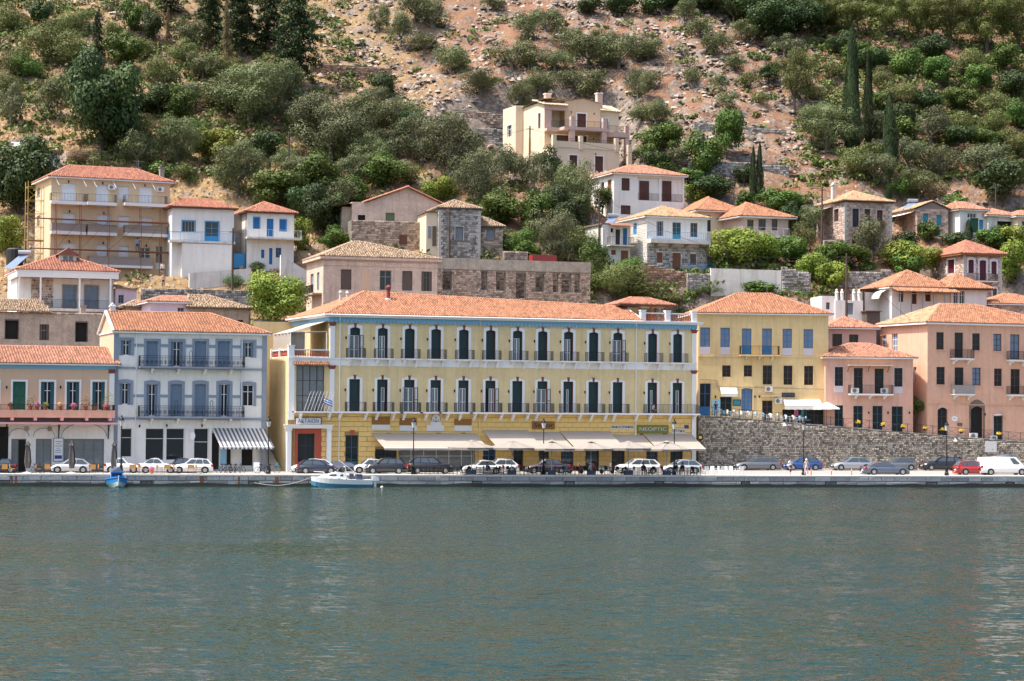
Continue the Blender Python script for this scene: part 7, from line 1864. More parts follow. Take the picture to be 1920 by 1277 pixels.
def get_trunk(sp, var):
 kind = SPEC[sp][0]; k = (kind, var)
 if k not in _tr:
  r = random.Random(var * 31 + len(kind)); m = MB()
  if kind in ('cypress', 'fir'): m.bar((0, 0, -.06), (0, 0, .92), .035, 6, .008)
  else:
   h = .28 if kind != 'bush' else .08; m.bar((0, 0, -.08), (.02, 0, h), .045, 6, .033)
   for i in range(5):
    a = 2 * math.pi * i / 5 + r.uniform(-.3, .3); e = (math.cos(a) * .26, math.sin(a) * .26, .5 + r.uniform(0, .2)); md = (e[0] * .45, e[1] * .45, h + .12)
    m.bar((.02, 0, h - .01), md, .028, 5, .02); m.bar(md, e, .02, 5, .008)
  _tr[k] = m.mesh('trunk', 'bark' if kind != 'olive' else 'bark_grey')
 return _tr[k]
ORD = ['first', 'second', 'third', 'fourth', 'fifth', 'sixth', 'seventh', 'eighth', 'ninth', 'tenth', 'eleventh', 'twelfth', 'thirteenth', 'fourteenth', 'fifteenth', 'sixteenth', 'seventeenth', 'eighteenth', 'nineteenth', 'twentieth']
def region(x, y):
 if y > 470: return 'among the lower houses' if x > 600 else 'just behind the waterfront'
 if x < 640: return 'high on the western slope' if y < 135 else ('halfway up the western slope' if y < 270 else 'above the western houses')
 if x < 1245:
  if y < 100: return 'atop the bare central slope'
  if y < 212: return 'on the slope above the villa' if x > 660 else 'by the quarry cut'
  return 'in the wood beside the villa' if x < 1010 else 'around the villa'
 if y < 110: return 'in the upper right wood'
 if y < 290: return 'on the right-hand slope' if x > 1500 else 'on the rocks right of the villa'
 return 'above the right-hand houses'
TREES = '''
D190,288,150,195 S20,140,60,60 S95,112,80,75 K182,112,32,85 o20,240,56,85 O90,222,74,72 g45,147,60,45 S135,132,95,65 G245,58,44,48 D285,82,42,62 O357,98,58,66 X315,94,20,75 X424,136,24,138
K395,82,66,115 K450,108,96,150 K556,172,120,205 K503,96,88,130 K318,30,60,70 G232,132,70,60 S300,162,66,70 O380,152,62,56 o358,202,56,46 S424,152,56,50 D300,218,76,52 G332,234,70,60 S262,262,60,46
O470,240,150,125 O524,205,104,92 O425,215,84,80 o605,275,112,104 O330,312,92,92 O258,316,72,70 L405,302,76,58 O447,372,104,108 B146,312,56,40 D38,404,135,145 L14,474,64,62 o560,348,72,52 G512,398,112,66 G592,384,86,84 D606,446,92,100 L566,472,32,58
S20,60,60,55 D78,52,44,48 S150,60,60,45 S210,75,40,40 S60,285,50,30 B240,300,40,28 S180,320,50,30 B560,300,40,24 S345,120,50,45 S270,110,44,40 S395,205,46,40 D455,170,60,45 S505,140,50,40 g375,262,60,40 S225,225,44,40 S15,180,50,50
O708,64,40,56 O751,87,48,60 O778,42,66,50 O810,58,66,62 O797,102,68,40 O846,140,70,58 D720,182,52,46 o700,206,52,46 O925,22,46,32 O991,78,60,62 O1024,62,60,46 O960,132,95,56 O900,182,78,50 O975,204,52,50 O1012,184,70,55 O1066,102,66,50 O1102,127,90,56 O1092,188,90,60 O1160,132,90,64 O1134,96,60,42 O1196,188,52,50 O1216,117,72,42 O1230,238,62,55 O1205,170,64,46 O1040,135,60,46
o622,305,128,112 O692,284,128,104 O762,243,82,66 o792,304,104,92 o842,334,132,124 o892,384,104,104 O702,334,92,82 S650,312,42,44 o1000,364,62,78 D1026,348,46,62 G722,354,82,60 L822,384,62,44 G942,428,92,64 O1086,408,92,104 O1030,472,84,84 g970,474,62,50 S1062,472,60,46 S930,462,50,40 o740,305,70,70 S770,350,60,44 o660,350,70,62 G660,384,70,44 S900,420,56,40 D865,300,60,60
D1165,32,62,42 O1282,42,50,46 O1312,72,50,40 O1342,107,60,56 O1402,82,62,46 O1376,137,54,34 O1302,162,42,36 O1346,173,36,36 O1366,207,42,36 S1402,167,40,34 o1190,112,60,45 O1202,236,50,46 o1470,108,62,46 D1441,157,42,40 R1490,212,78,112 S1421,197,36,28 D1440,80,112,92 D1375,48,70,60 D1500,66,80,66 D1265,20,60,40
P1530,62,92,84 P1592,72,82,92 P1660,78,84,104 P1722,82,82,104 P1782,88,84,100 P1850,98,94,114 P1910,102,84,104 P1560,24,80,60 P1630,30,80,66 P1700,34,80,66 P1770,40,80,66 P1840,44,80,70 P1900,48,80,70 P1490,22,70,50 C1597,292,44,230 C1628,272,28,168 C1668,332,36,150 C1412,378,17,98 C1424,378,19,104 C1666,378,15,62
O1550,288,112,96 O1540,240,60,50 G1240,302,78,62 G1362,304,64,84 G1320,332,72,72 G1292,352,44,30 D1330,378,82,46 G1466,398,84,38 L1302,384,44,34 o1270,318,50,40 D1395,350,40,36 o1745,278,88,78 o1842,338,92,72 D1880,384,84,80 S1890,292,72,52 o1702,322,62,62 O1722,378,84,62 B1755,378,36,36 G1792,408,48,38 D1690,240,50,46 G1760,160,56,48 G1830,180,60,50 D1900,185,60,50 S1650,170,56,46 G1700,150,60,50 S1860,250,60,46 S1790,250,60,44 B1820,300,60,36 G1640,215,44,40 S1910,345,60,50 S1600,330,70,60 o1640,350,70,60 g1690,375,50,44
L1370,498,88,66 L1440,494,64,52 S1500,474,54,62 O1522,444,52,62 o1637,494,72,88 G1600,508,62,42 L1722,514,84,50 C1816,452,20,38 L1896,534,54,72 G1872,468,62,36 S1150,564,104,78 S1205,560,84,42 g1330,556,62,16 S1262,574,70,24 L1562,544,62,50 B1526,502,42,32 g1625,512,40,28 S1110,540,50,60 G1420,560,60,24 S1480,545,44,24
D1640,140,60,46 G1600,130,54,44 D1750,120,60,50 S1810,140,70,50 G1880,140,66,50 S1690,200,70,50 D1730,215,60,44 G1800,215,60,44 S1870,215,70,50 o1650,260,60,50 G1700,265,50,40 D1800,285,64,46 G1850,290,56,40 o1760,330,70,56 S1560,150,50,36 D1580,110,60,44 D1340,28,70,50 D1420,30,80,60 D1220,30,50,36 D1110,30,50,34 S1530,190,44,34 G1905,240,50,44 S1660,300,50,40 G1000,442,70,72 D1062,446,84,96 G985,500,52,40 o1046,502,84,96 D905,458,52,52 o640,424,64,84 D570,424,64,72 G632,472,54,42 o545,388,64,64 S1100,484,64,64 G1112,524,64,64 g1172,522,74,42 G1490,502,62,52 L1522,524,54,44 D1480,452,46,62 G1562,512,62,52 L1682,502,62,46 G1702,524,54,42 O1130,300,50,60 D980,300,50,60 o940,352,70,80 O1045,420,60,80 D760,262,60,50 o560,250,80,70 D500,300,60,50 O540,330,60,50 D420,350,44,40 G300,345,50,36 S350,340,50,34 O680,225,60,50 D1230,330,50,44 G1395,400,50,36 D1500,420,40,40 L1900,470,50,40 G1850,470,44,34 S1760,440,40,34 L517,610,104,92 G1480,405,40,30 g1245,340,60,36 g1210,300,40,30 S1290,440,30,26 D1700,470,44,34 G1740,455,40,34 D1790,470,50,32 S1560,440,44,40 G1130,400,40,40 g480,510,30,22 g440,540,34,26'''
ents = []
for tok in TREES.split():
 v = tok[1:].split(','); ents.append((tok[0], *[float(a) for a in v]))
cnt = {}
for e in sorted(ents, key=lambda e: e[1]):
 cnt.setdefault((e[0], region(e[1], e[2])), []).append(e)
tr_rng = random.Random(4)
TREE_POS = []
for i, (sp, x, y, w, h) in enumerate(ents):
 g = G(x, y)
 if sp == 'L' and x == 517: g = P(x, y, 240.5)
 s = g.y / FPX; W_, H_ = w * s, h * s
 size = 0 if w * h < 2200 else (1 if w * h < 7500 else 2)
 if SPEC[sp][0] in ('cypress', 'fir'): size = max(1, size)
 reg = region(x, y); lst = cnt[(sp, reg)]; k = lst.index((sp, x, y, w, h)); nm = SPEC[sp][2]; col = SPEC[sp][3]
 sz = 'large' if W_ > 7.5 else ('small' if W_ < 3.6 else 'mid-sized')
 if len(lst) == 1: lab = f'{sz} {col} {nm} {reg}, only one there'
 elif k == 0: lab = f'{sz} {col} {nm}, leftmost of those {reg}'
 elif k == len(lst) - 1: lab = f'{sz} {col} {nm}, rightmost of those {reg}'
 else: lab = f'{sz} {col} {nm}, {ORD[k]} from left of those {reg}'
 var = tr_rng.randrange(2 if size == 2 else 3)
 root = empty(nm.replace(' ', '_'), g, tr_rng.uniform(0, 6.28), lab, nm.split()[-1] if nm.split()[-1] != 'tree' else 'tree', f'{nm}s {reg}')
 zb = .0
 inst('crown', get_crown(sp, size, var), root, (0, 0, -H_ * .03), 0, (W_ * 1.22, W_ * 1.1, H_ * (1.1 if SPEC[sp][0] in ('cypress', 'fir') else 1.2)))
 inst('trunk', get_trunk(sp, var), root, (0, 0, 0), 0, (W_, W_, H_))
 TREE_POS.append((g.x, g.y, W_))

# uncountable undergrowth, grass and stones
def scatter(n, test, seed, yr=(245, 400)):
 r = np.random.default_rng(seed); X_ = r.uniform(-95, 120, n); Y_ = r.uniform(*yr, n)
 Zt = terr(X_, Y_)
 inv = np.array(CAMR.inverted()); d = np.stack([X_, Y_, Zt - CAMH], 1) @ inv.T
 px = CX - FPX * d[:, 0] / d[:, 2]; py = CY + FPX * d[:, 1] / d[:, 2]
 k = test(px, py, X_, Y_, r) & (px > -60) & (px < 1980) & (py > -40)
 bad = np.zeros(n, bool)
 for (ax, ay, ux, uy, x0, x1, y0, y1, zb) in PADS:
  lx = (X_ - ax) * ux + (Y_ - ay) * uy; ly = -(X_ - ax) * uy + (Y_ - ay) * ux
  bad |= (lx > x0 - .3) & (lx < x1 + .3) & (ly > y0 - .6) & (ly < y1 + .3)
 k &= ~bad
 return X_[k], Y_[k], Zt[k], px[k], py[k], r
def rocky(px, py):
 c = np.exp(-((px - 1330) / 330) ** 2) * (py < 330) + .65 * np.exp(-((px - 760) / 300) ** 2) * (py < 240) + .30 * (px < 560) * (py < 150) + .35 * np.exp(-((px - 1800) / 80) ** 2 - ((py - 370) / 40) ** 2)
 return c
X_, Y_, Z_, px, py, r = scatter(150000, lambda px, py, X_, Y_, r: (r.random(len(px)) < rocky(px, py) * (.25 + 1.3 * (fbm(X_ * .12, Y_ * .12, 3) + .3))) & (py < 470), 5, (262, 400))
ico = [(0, 0, 1)] + [(math.cos(a) * .9, math.sin(a) * .9, .42) for a in np.arange(0, 6.2, 1.2566)] + [(math.cos(a) * 1., math.sin(a) * 1., -.35) for a in np.arange(.628, 6.8, 1.2566)][:5]
ico = np.array(ico); fi = [(0, i + 1, (i + 1) % 5 + 1) for i in range(5)] + [(i + 1, i + 6, (i + 1) % 5 + 1) for i in range(5)] + [((i + 1) % 5 + 1, i + 6, (i + 1) % 5 + 6) for i in range(5)]
fi = np.array(fi); n = len(X_)
sz = .09 + .46 * r.random(n) ** 4.0; jit = r.uniform(.55, 1.35, (n, 11, 1)); a = r.uniform(0, 6.28, n); ca, sa = np.cos(a), np.sin(a)
B = ico[None] * jit * np.stack([sz * r.uniform(.8, 1.7, n), sz, sz * r.uniform(.4, .95, n)], 1)[:, None]
V = np.stack([B[..., 0] * ca[:, None] - B[..., 1] * sa[:, None], B[..., 0] * sa[:, None] + B[..., 1] * ca[:, None], B[..., 2]], -1) + np.stack([X_, Y_, Z_ + .05], 1)[:, None]
F = (fi[None] + (np.arange(n) * 11)[:, None, None]).reshape(-1, 3)
tag(inst('loose_rocks', np_mesh('loose_rocks', V.reshape(-1, 3), F, 'rock', np.repeat(r.random(n), 15))), 'pale limestone rocks strewn over the slope', kind='stuff')
# dry grass
def gmask(px, py, X_, Y_, r): return (r.random(len(px)) < np.clip(1.1 - rocky(px, py) * 1.2, .08, 1) * np.where(px < 640, 1, .35) * (.3 + 1.6 * (fbm(X_ * .1, Y_ * .1, 3) + .25)))
X_, Y_, Z_, px, py, r = scatter(110000, gmask, 6, (256, 400))
n = len(X_); pos = np.stack([X_, Y_, Z_ + .12], 1)
V, F = leaves(pos, np.stack([r.normal(0, .5, n), np.full(n, -1.0), r.normal(.3, .3, n)], 1), .55, r, .8, True)
tag(inst('dry_grass', np_mesh('dry_grass', V, F, 'leaf_straw', np.clip(r.normal(.5, .3, n), 0, 1))), 'straw-coloured dry grass on the slope', kind='stuff')
# scrub: many small leafy mounds that merge
def smask(px, py, X_, Y_, r):
 d = 2.6 * (px > 1480) * (py < 350) * np.clip((px - 1480) / 120, 0, 1) + 1.1 * (px < 660) * (py < 330) + 1.2 * (py > 470) * (px > 1080) * (px < 1560) + .25 * (px > 640) * (px < 1000) * (py > 230) + .10
 return r.random(len(px)) < d * (.15 + 1.7 * (fbm(X_ * .09 + 9, Y_ * .09, 3) + .28))
for nm, seed, nn, mt, lab in (('scrub', 8, 11000, 'leaf_scrub', 'dull green scrub covering the slope between the trees'), ('green_scrub', 9, 4200, 'leaf_green', 'fresher green undergrowth scattered over the slope'), ('dry_scrub', 10, 2200, 'leaf_brown', 'brown dry undergrowth scattered over the slope')):
 X_, Y_, Z_, px, py, r = scatter(nn, smask, seed, (252, 400)); n = len(X_); K = 54
 rad = r.uniform(.5, 1.7, n); d = r.normal(size=(n, K, 3)); d[..., 2] = np.abs(d[..., 2]) * .8; d /= np.linalg.norm(d, axis=2, keepdims=True)
 pos = np.stack([X_, Y_, Z_ - .1], 1)[:, None] + d * rad[:, None, None] * r.uniform(.6, 1.1, (n, K, 1)) * np.array([1, 1, .85]); nr = d + r.normal(size=d.shape) * .5
 V, F = leaves(pos.reshape(-1, 3), nr.reshape(-1, 3), .60, r, .6)
 tag(inst(nm, np_mesh(nm, V, F, mt, np.clip(r.normal(.45, .25, n * K), 0, 1))), lab, kind='stuff')
# ------------------------------------------------------------------ vehicles
CK = {  # cowl x, windscreen top x, roof end x, rear glass base x, belt z, tail z (fractions of length and height)
 'hatch': (.21, .44, .80, .985, .60, .58, .46), 'suv': (.23, .42, .85, .985, .62, .60, .52), 'estate': (.26, .45, .87, .988, .62, .60, .47),
 'coupe': (.30, .47, .68, .90, .64, .63, .44), 'sedan': (.29, .45, .72, .86, .63, .64, .46), 'van': (.13, .27, .965, .99, .56, .56, .45)}
def car(name, label, px0, px1, d, col, kind, face, hgt, Wd=1.75, py=882, wheel=.33, on=None, yaw=0, cat='car', rack=False):
 if on is None: s0, s1 = qs(px0, py, d), qs(px1, py, d); loc = q((s0 + s1) / 2, d, QZ - .03); L = (s1 - s0) * .98; rz = QA
 else:
  a, b_ = on(px0), on(px1); loc = (a + b_) / 2; L = (b_ - a).length * .98; rz = math.atan2(b_.y - a.y, b_.x - a.x)
 rz += yaw + (math.pi if face == 'R' else 0)
 root = empty(name, loc, rz, label, cat, 'vehicles parked along the harbour')
 c, wt, re, rb, belt, tail, nose = CK[kind]; H_ = hgt; hw = Wd / 2; zb = .17 * H_ / 1.5
 X_ = lambda f: (f - .5) * L
 st = [(.0, nose * .86, .80), (.02, nose * .95, .90), (.10, nose + .08, .97), (c, belt + .0, 1), ((c + rb) / 2, belt + .015, 1), (rb - .03, belt, 1), (.985, tail, .95), (1., tail - .08, .90)]
 m = MB(); vs = []; fs = []; k = 9
 for f, zt, w in st:
  x = X_(f); zt *= H_; ww = hw * w
  vs += [(x, -ww * .9, zb), (x, -ww, zb + .10), (x, -ww, zt * .62), (x, -ww * .97, zt - .04), (x, -ww * .6, zt + .01), (x, 0, zt + .03), (x, ww * .6, zt + .01), (x, ww * .97, zt - .04), (x, ww, zt * .62), (x, ww, zb + .10), (x, ww * .9, zb)]
 k = 11
 for i in range(len(st) - 1):
  for j in range(k - 1): fs.append((i * k + j, i * k + j + 1, (i + 1) * k + j + 1, (i + 1) * k + j))
  fs.append((i * k + k - 1, i * k, (i + 1) * k, (i + 1) * k + k - 1))
 fs += [tuple(range(k)), tuple(range(len(st) * k - 1, (len(st) - 1) * k - 1, -1))]
 m.add(vs, fs); body_ = m.build('body', col, root, smooth=True)
 # cabin
 zB, zT = belt * H_ - .03, H_; bw, tw = hw * .95, hw * .78
 A = [(X_(c), bw, zB), (X_(wt), tw, zT - .05), (X_(wt + (re - wt) * .4), tw * .97, zT), (X_(re), tw * .95, zT - .09), (X_(rb), bw * .94, zB)]
 m = MB(); n = len(A); vs = [(x, -y, z) for x, y, z in A] + [(x, y, z) for x, y, z in A]
 m.add(vs, [tuple(range(n)), tuple(range(2 * n - 1, n - 1, -1))] + [(i, i + n, i + n + 1, i + 1) for i in range(n - 1)]); m.build('cabin', col, root)
 def side(f, t, sgn, off=.012):       # point on the cabin side: f along, t up
  zz = zB + (zT - zB) * t; y = bw + (tw - bw) * t + off
  lo, hi = X_(c) + (X_(wt) - X_(c)) * t, X_(rb) + (X_(re) - X_(rb)) * t
  return (lo + (hi - lo) * f, sgn * y, zz)
 spl = [(.07, .36), (.39, .66), (.69, .93)] if kind in ('suv', 'estate') else ([(.10, .52), (.55, .93)] if kind != 'van' else [(.05, .22)])
 for sgn in (-1, 1):
  for a, b_ in spl:
   m = MB(); m.poly([side(a, .12, sgn), side(b_, .12, sgn), side(b_ - (.05 if b_ > .9 else 0), .80, sgn), side(a + (.05 if a < .2 else 0), .82, sgn)]); m.build('side_window', 'glass_car', root)
 def cross(fx0, z0_, fx1, z1_, y0_, y1_, off, nm):
  m = MB(); x0_, x1_ = X_(fx0), X_(fx1); m.poly([(x0_ + off, -y0_, z0_ + .015), (x0_ + off, y0_, z0_ + .015), (x1_ + off, y1_, z1_ + .015), (x1_ + off, -y1_, z1_ + .015)]); m.build(nm, 'glass_car', root)
 cross(c + (wt - c) * .1, zB + (zT - zB) * .1, c + (wt - c) * .9, zB + (zT - zB) * .9, bw * .9, tw * .9, -.012, 'windscreen')
 if kind != 'van': cross(rb + (re - rb) * .15, zB + (zT - zB) * .15, rb + (re - rb) * .88, zB + (zT - zB) * .88, bw * .82, tw * .85, .014, 'rear_window')
 for f in (.165, .80):
  for sgn in (-1, 1):
   m = MB(); x = X_(f); nseg = 14; y = sgn * (hw + .006)
   m.poly([(x + (wheel + .06) * math.cos(2 * math.pi * i / nseg), y, wheel + max(-.15, (wheel + .06) * math.sin(2 * math.pi * i / nseg))) for i in range(nseg)]); m.build('wheel_arch', 'car_trim', root)
   m = MB(); m.bar((x, sgn * (hw - .16), wheel), (x, sgn * (hw + .03), wheel), wheel, 16); w_ = m.build('wheel', 'rubber', root)
   m = MB(); m.bar((x, sgn * (hw + .02), wheel), (x, sgn * (hw + .04), wheel), wheel * .62, 10); m.build('rim', 'rim', w_)
 for sgn in (-1, 1):
  m = MB(); x = X_(.012); z = (nose - .09) * H_; m.add([(x - .01, sgn * hw * .88, z - .07), (x - .03, sgn * hw * .5, z - .06), (x + .02, sgn * hw * .5, z + .07), (x + .25, sgn * hw * .975, z + .11), (x + .2, sgn * hw * .975, z)], [(0, 1, 2), (0, 2, 3, 4)]); m.build('headlight', 'lamp_clear', root)
  m = MB(); x = X_(.995); z = (tail - .16) * H_; m.box(x - .2, x + .02, sgn * hw * .93 - .05, sgn * hw * .93 + .05, z - .02, z + .24); m.build('tail_light', 'lamp_red', root)
  m = MB(); x = X_(c + .07); m.box(x, x + .1, sgn * (hw + .02), sgn * (hw + .18), zB + .05, zB + .17); m.build('mirror', col, root)
 for x, nm in ((X_(0) - .015, 'front_plate'), (X_(1) + .006, 'rear_plate')):
  m = MB(); m.box(x, x + .012, -.25, .25, .32 * H_, .32 * H_ + .1); m.build(nm, 'sign_white', root)
 m = MB(); m.box(X_(.0) + .01, X_(1) - .01, -hw * .86, hw * .86, zb - .05, zb + .08); m.build('underbody', 'car_trim', root)
 m = MB(); m.box(X_(0) - .012, X_(.05), -hw * .55, hw * .55, nose * H_ * .45, nose * H_ * .66); m.build('grille', 'car_trim', root)
 if rack:
  m = MB()
  for sgn in (-1, 1): m.bar((X_(wt + .03), sgn * tw * .95, zT + .06), (X_(re - .03), sgn * tw * .95, zT + .06), .025, 5)
  m.build('roof_rack', 'steel', root)
 return root
# along the left-hand buildings
car('parked_car', 'dark navy saloon cut off by the left edge beside the closed umbrella', -22, 32, 4.6, 'car_navy', 'sedan', 'L', 1.42)
car('parked_car', 'old silver hatchback with a closed umbrella in front of its door', 95, 172, 4.6, 'car_palesilver', 'hatch', 'L', 1.45)
car('parked_car', 'white pickup-like car with red tail light behind the blue fishing boat', 194, 262, 5.0, 'car_white', 'sedan', 'R', 1.5)
car('parked_car', 'white crossover with sloping roof behind the pink flower pot', 258, 332, 4.2, 'car_white', 'coupe', 'R', 1.52)
car('parked_car', 'white estate car right of the flower pot with black wheels', 322, 400, 4.6, 'car_white', 'estate', 'L', 1.5)
car('parked_car', 'dark car parked deep behind the white estate car', 310, 362, 6.9, 'car_black', 'hatch', 'L', 1.5)
# in front of the hotel
car('parked_car', 'dark navy small hatchback with glowing red tail light behind the motorboat', 556, 632, 3.7, 'car_navy', 'hatch', 'R', 1.45)
car('parked_car', 'white hatchback mostly hidden behind the navy hatchback', 545, 626, 6.0, 'car_white', 'hatch', 'L', 1.46)
car('parked_car', 'white hatchback with rear window towards the hotel door', 662, 722, 6.0, 'car_white', 'hatch', 'L', 1.48)
car('parked_car', 'black boxy off-roader parked on the quay right of the motorboat', 684, 762, 3.9, 'car_black', 'suv', 'L', 1.62)
car('parked_car', 'black off-roader with red tail light behind the lamp post', 763, 848, 4.9, 'car_black', 'suv', 'R', 1.72)
car('parked_car', 'old white saloon under the first umbrella', 864, 944, 4.4, 'car_white', 'sedan', 'L', 1.42)
car('parked_car', 'newer white hatchback behind the old white saloon', 902, 972, 6.6, 'car_white', 'hatch', 'L', 1.5)
car('parked_car', 'plum-coloured saloon under the third umbrella', 984, 1068, 6.0, 'car_plum', 'sedan', 'L', 1.48)
car('parked_car', 'white sharply styled hatchback under the fifth umbrella', 1154, 1238, 6.0, 'car_white', 'suv', 'L', 1.56)
car('parked_car', 'pale silver-blue hatchback at the right end of the umbrellas', 1240, 1316, 7.0, 'car_palesilver', 'hatch', 'L', 1.48)
# along the retaining wall
wp = lambda y: (lambda px: (lambda s: Vector((W0.x + WU.x * s + WN.x * y, W0.y + WU.y * s + WN.y * y, QZ - .03)))(wl(px, 880, y)[0]))
car('parked_car', 'grey estate car parked against the stone wall', 1376, 1462, 0, 'car_grey', 'estate', 'L', 1.5, on=wp(-3.0))
car('parked_car', 'small blue hatchback behind the two walkers', 1470, 1538, 0, 'car_blue', 'hatch', 'L', 1.5, on=wp(-3.0))
car('parked_car', 'silver compact hatchback right of the small blue car', 1559, 1634, 0, 'car_silver', 'hatch', 'L', 1.52, on=wp(-3.0))
car('parked_car', 'grey-blue three-door hatchback behind the low coupe', 1652, 1716, 0, 'car_grey', 'hatch', 'L', 1.5, on=wp(-3.0))
car('parked_car', 'black off-roader against the wall behind the right lamp post', 1727, 1806, 0, 'car_black', 'suv', 'L', 1.6, on=wp(-3.0))
car('parked_car', 'low steel-blue coupe parked at the quay edge', 1616, 1702, 4.2, 'car_steel', 'coupe', 'R', 1.36)
car('parked_car', 'red estate car with roof rack behind the white van', 1790, 1862, 4.8, 'car_red', 'estate', 'R', 1.48, rack=True)
car('delivery_van', 'dented white panel van at the right edge of the quay', 1833, 1926, 4.4, 'car_white', 'van', 'R', 1.95, 1.7, cat='van')
car('parked_car', 'dark car half hidden behind the white van', 1848, 1905, 0, 'car_silver', 'suv', 'L', 1.75, on=wp(-3.0), rack=True)

# ------------------------------------------------------------------ boats
def hull(L, B, z0, sheer, n=14, bow=1.0, tr=.75):
 """half-breadth loft: returns ring list from stern (x=-L/2) to bow"""
 st = []
 for i in range(n + 1):
  f = i / n; x = -L / 2 + L * f; w = B / 2 * (tr + (1 - tr) * min(1, f * 3)) * (1 - max(0, (f - .45) / .55) ** 2.2) + .02
  zs = sheer[0] + (sheer[1] - sheer[0]) * f ** 2; zk = z0 + max(0, f - .7) ** 2 * 4.0
  st.append([(x, 0, zk), (x, w * .62, zk + .12), (x, w * .92, zk * .4 + zs * .6 - .06), (x, w, zs)])
 return st
def loft(mb, st, a, c):
 n = len(st)
 for sgn in (-1, 1):
  for i in range(n - 1):
   for j in range(a, c): mb.quad(*[(p[0], sgn * p[1], p[2]) for p in (st[i][j], st[i + 1][j], st[i + 1][j + 1], st[i][j + 1])])
 mb.poly([(p[0], p[1], p[2]) for p in st[0][a:c + 1]] + [(p[0], -p[1], p[2]) for p in st[0][a:c + 1][::-1]])
s0 = qs(640, 900, -1.4)
mo = empty('motorboat', q(s0, -1.45, 0), QA + math.pi, 'white motorboat with pale blue hull moored in front of the hotel', 'boat')
L_ = 5.9; st = hull(L_, 2.2, -.25, (.72, 1.05), bow=1)
m = MB(); loft(m, st, 0, 2); m.build('hull', 'boat_blue', mo, smooth=True)
m = MB(); loft(m, st, 2, 3)
for i in range(len(st) - 1): m.quad(*[(p[0], s_ * p[1], p[2]) for p, s_ in ((st[i][3], -1), (st[i + 1][3], -1), (st[i + 1][3], 1), (st[i][3], 1))])
m.build('deck', 'boat_white', mo)
m = MB(); pr = [(-.6, .75), (-.35, 1.35), (.4, 1.5), (1.1, 1.32), (2.3, 1.0)]
for (xa, za), (xb, zb_) in zip(pr[:-1], pr[1:]):
 wa, wb = (.82 if xa < 1 else .7), (.82 if xb < 1 else (.7 if xb < 2 else .25))
 m.add([(xa, -wa, za), (xb, -wb, zb_), (xb, wb, zb_), (xa, wa, za), (xa, -wa - .06, .75), (xb, -wb - .1, .9), (xb, wb + .1, .9), (xa, wa + .06, .75)], [(0, 1, 2, 3), (0, 4, 5, 1), (3, 2, 6, 7)])
m.quad((-.6, -.8, .75), (-.6, .8, .75), (-.35, .82, 1.35), (-.35, -.82, 1.35)); m.build('cabin', 'boat_white', mo)
for xa, xb in ((.55, 1.35), (-.1, .2)):
 m = MB()
 for sgn in (-1, 1): m.quad((xa, sgn * .90, 1.10), (xb, sgn * (.84 if xb > 1 else .9), 1.08), (xb - .25 * (xb > 1), sgn * .84, 1.26), (xa, sgn * .87, 1.28))
 m.build('cabin_window', 'glass', mo)
m = MB(); m.quad((.5, -.75, 1.5), (.5, .75, 1.5), (.1, .65, 1.95), (.1, -.65, 1.95)); m.quad((.5, -.75, 1.5), (.1, -.65, 1.95), (-.5, -.7, 1.85), (-.35, -.8, 1.4)); m.build('windscreen', 'glass', mo)
m = MB(); m.tube([(-.4, -.8, 1.4), (-.3, -.75, 2.0), (-.3, .75, 2.0), (-.4, .8, 1.4)], .03); m.bar((.2, -.8, 2.6), (-1.5, -.85, 1.3), .03); m.tube([(1.6, -.6, 1.15), (1.7, -.6, 1.45), (2.7, -.1, 1.5), (2.7, .1, 1.5), (1.7, .6, 1.45), (1.6, .6, 1.15)], .018); m.build('rails', 'white_metal', mo)
m = MB(); m.box(-2.0, -1.4, -.7, .7, .75, 1.25); m.box(-1.2, -.8, -.5, .1, .75, 1.3); m.build('seat', 'cloth_navy', mo)
m = MB(); x = -L_ / 2 - .35; m.add([(x - .3, -.25, 1.0), (x + .3, -.25, 1.1), (x + .3, .25, 1.1), (x - .3, .25, 1.0), (x - .4, -.22, .6), (x + .3, -.25, .6), (x + .3, .25, .6), (x - .4, .22, .6)], [(0, 1, 2, 3), (0, 4, 5, 1), (1, 5, 6, 2), (2, 6, 7, 3), (3, 7, 4, 0)]); m.box(x - .12, x + .12, -.1, .1, -.3, .6); m.box(x + .28, x + .5, -.3, .3, .2, .5); m.build('outboard_motor', 'boat_white', mo)
m = MB(); m.box(-L_ / 2 - .05, -L_ / 2 + .7, -1.12, -1.06, .02, .24); m.build('red_stripe', 'red_plastic', mo)
s1 = qs(219, 905, -1.2)
fb = empty('fishing_boat', q(s1, -1.6, 0), QA - math.pi / 2 + .1, 'small blue and mint wooden fishing boat moored bow-on', 'boat')
st = hull(4.2, 2.0, -.2, (.62, 1.0), tr=.55)
m = MB(); loft(m, st, 0, 2); m.build('hull', 'boat_mint', fb, smooth=True)
m = MB(); loft(m, st, 2, 3);
for i in range(len(st) - 1): m.quad(*[(p[0], s_ * p[1] * .96, p[2] - .12) for p, s_ in ((st[i][3], -1), (st[i + 1][3], -1), (st[i + 1][3], 1), (st[i][3], 1))])
for i in range(len(st) - 1):
 for sgn in (-1, 1): m.bar((st[i][3][0], sgn * st[i][3][1], st[i][3][2]), (st[i + 1][3][0], sgn * st[i + 1][3][1], st[i + 1][3][2]), .05, 5)
m.build('gunwale', 'boat_bright', fb)
m = MB(); m.box(-1.0, .1, -.55, .55, .5, 1.35); m.box(-1.1, .2, -.62, .62, 1.35, 1.45); m.build('wheelhouse', 'boat_bright', fb)
m = MB(); m.box(.102, .11, -.45, .45, 1.0, 1.3); m.build('wheelhouse_window', 'glass', fb)
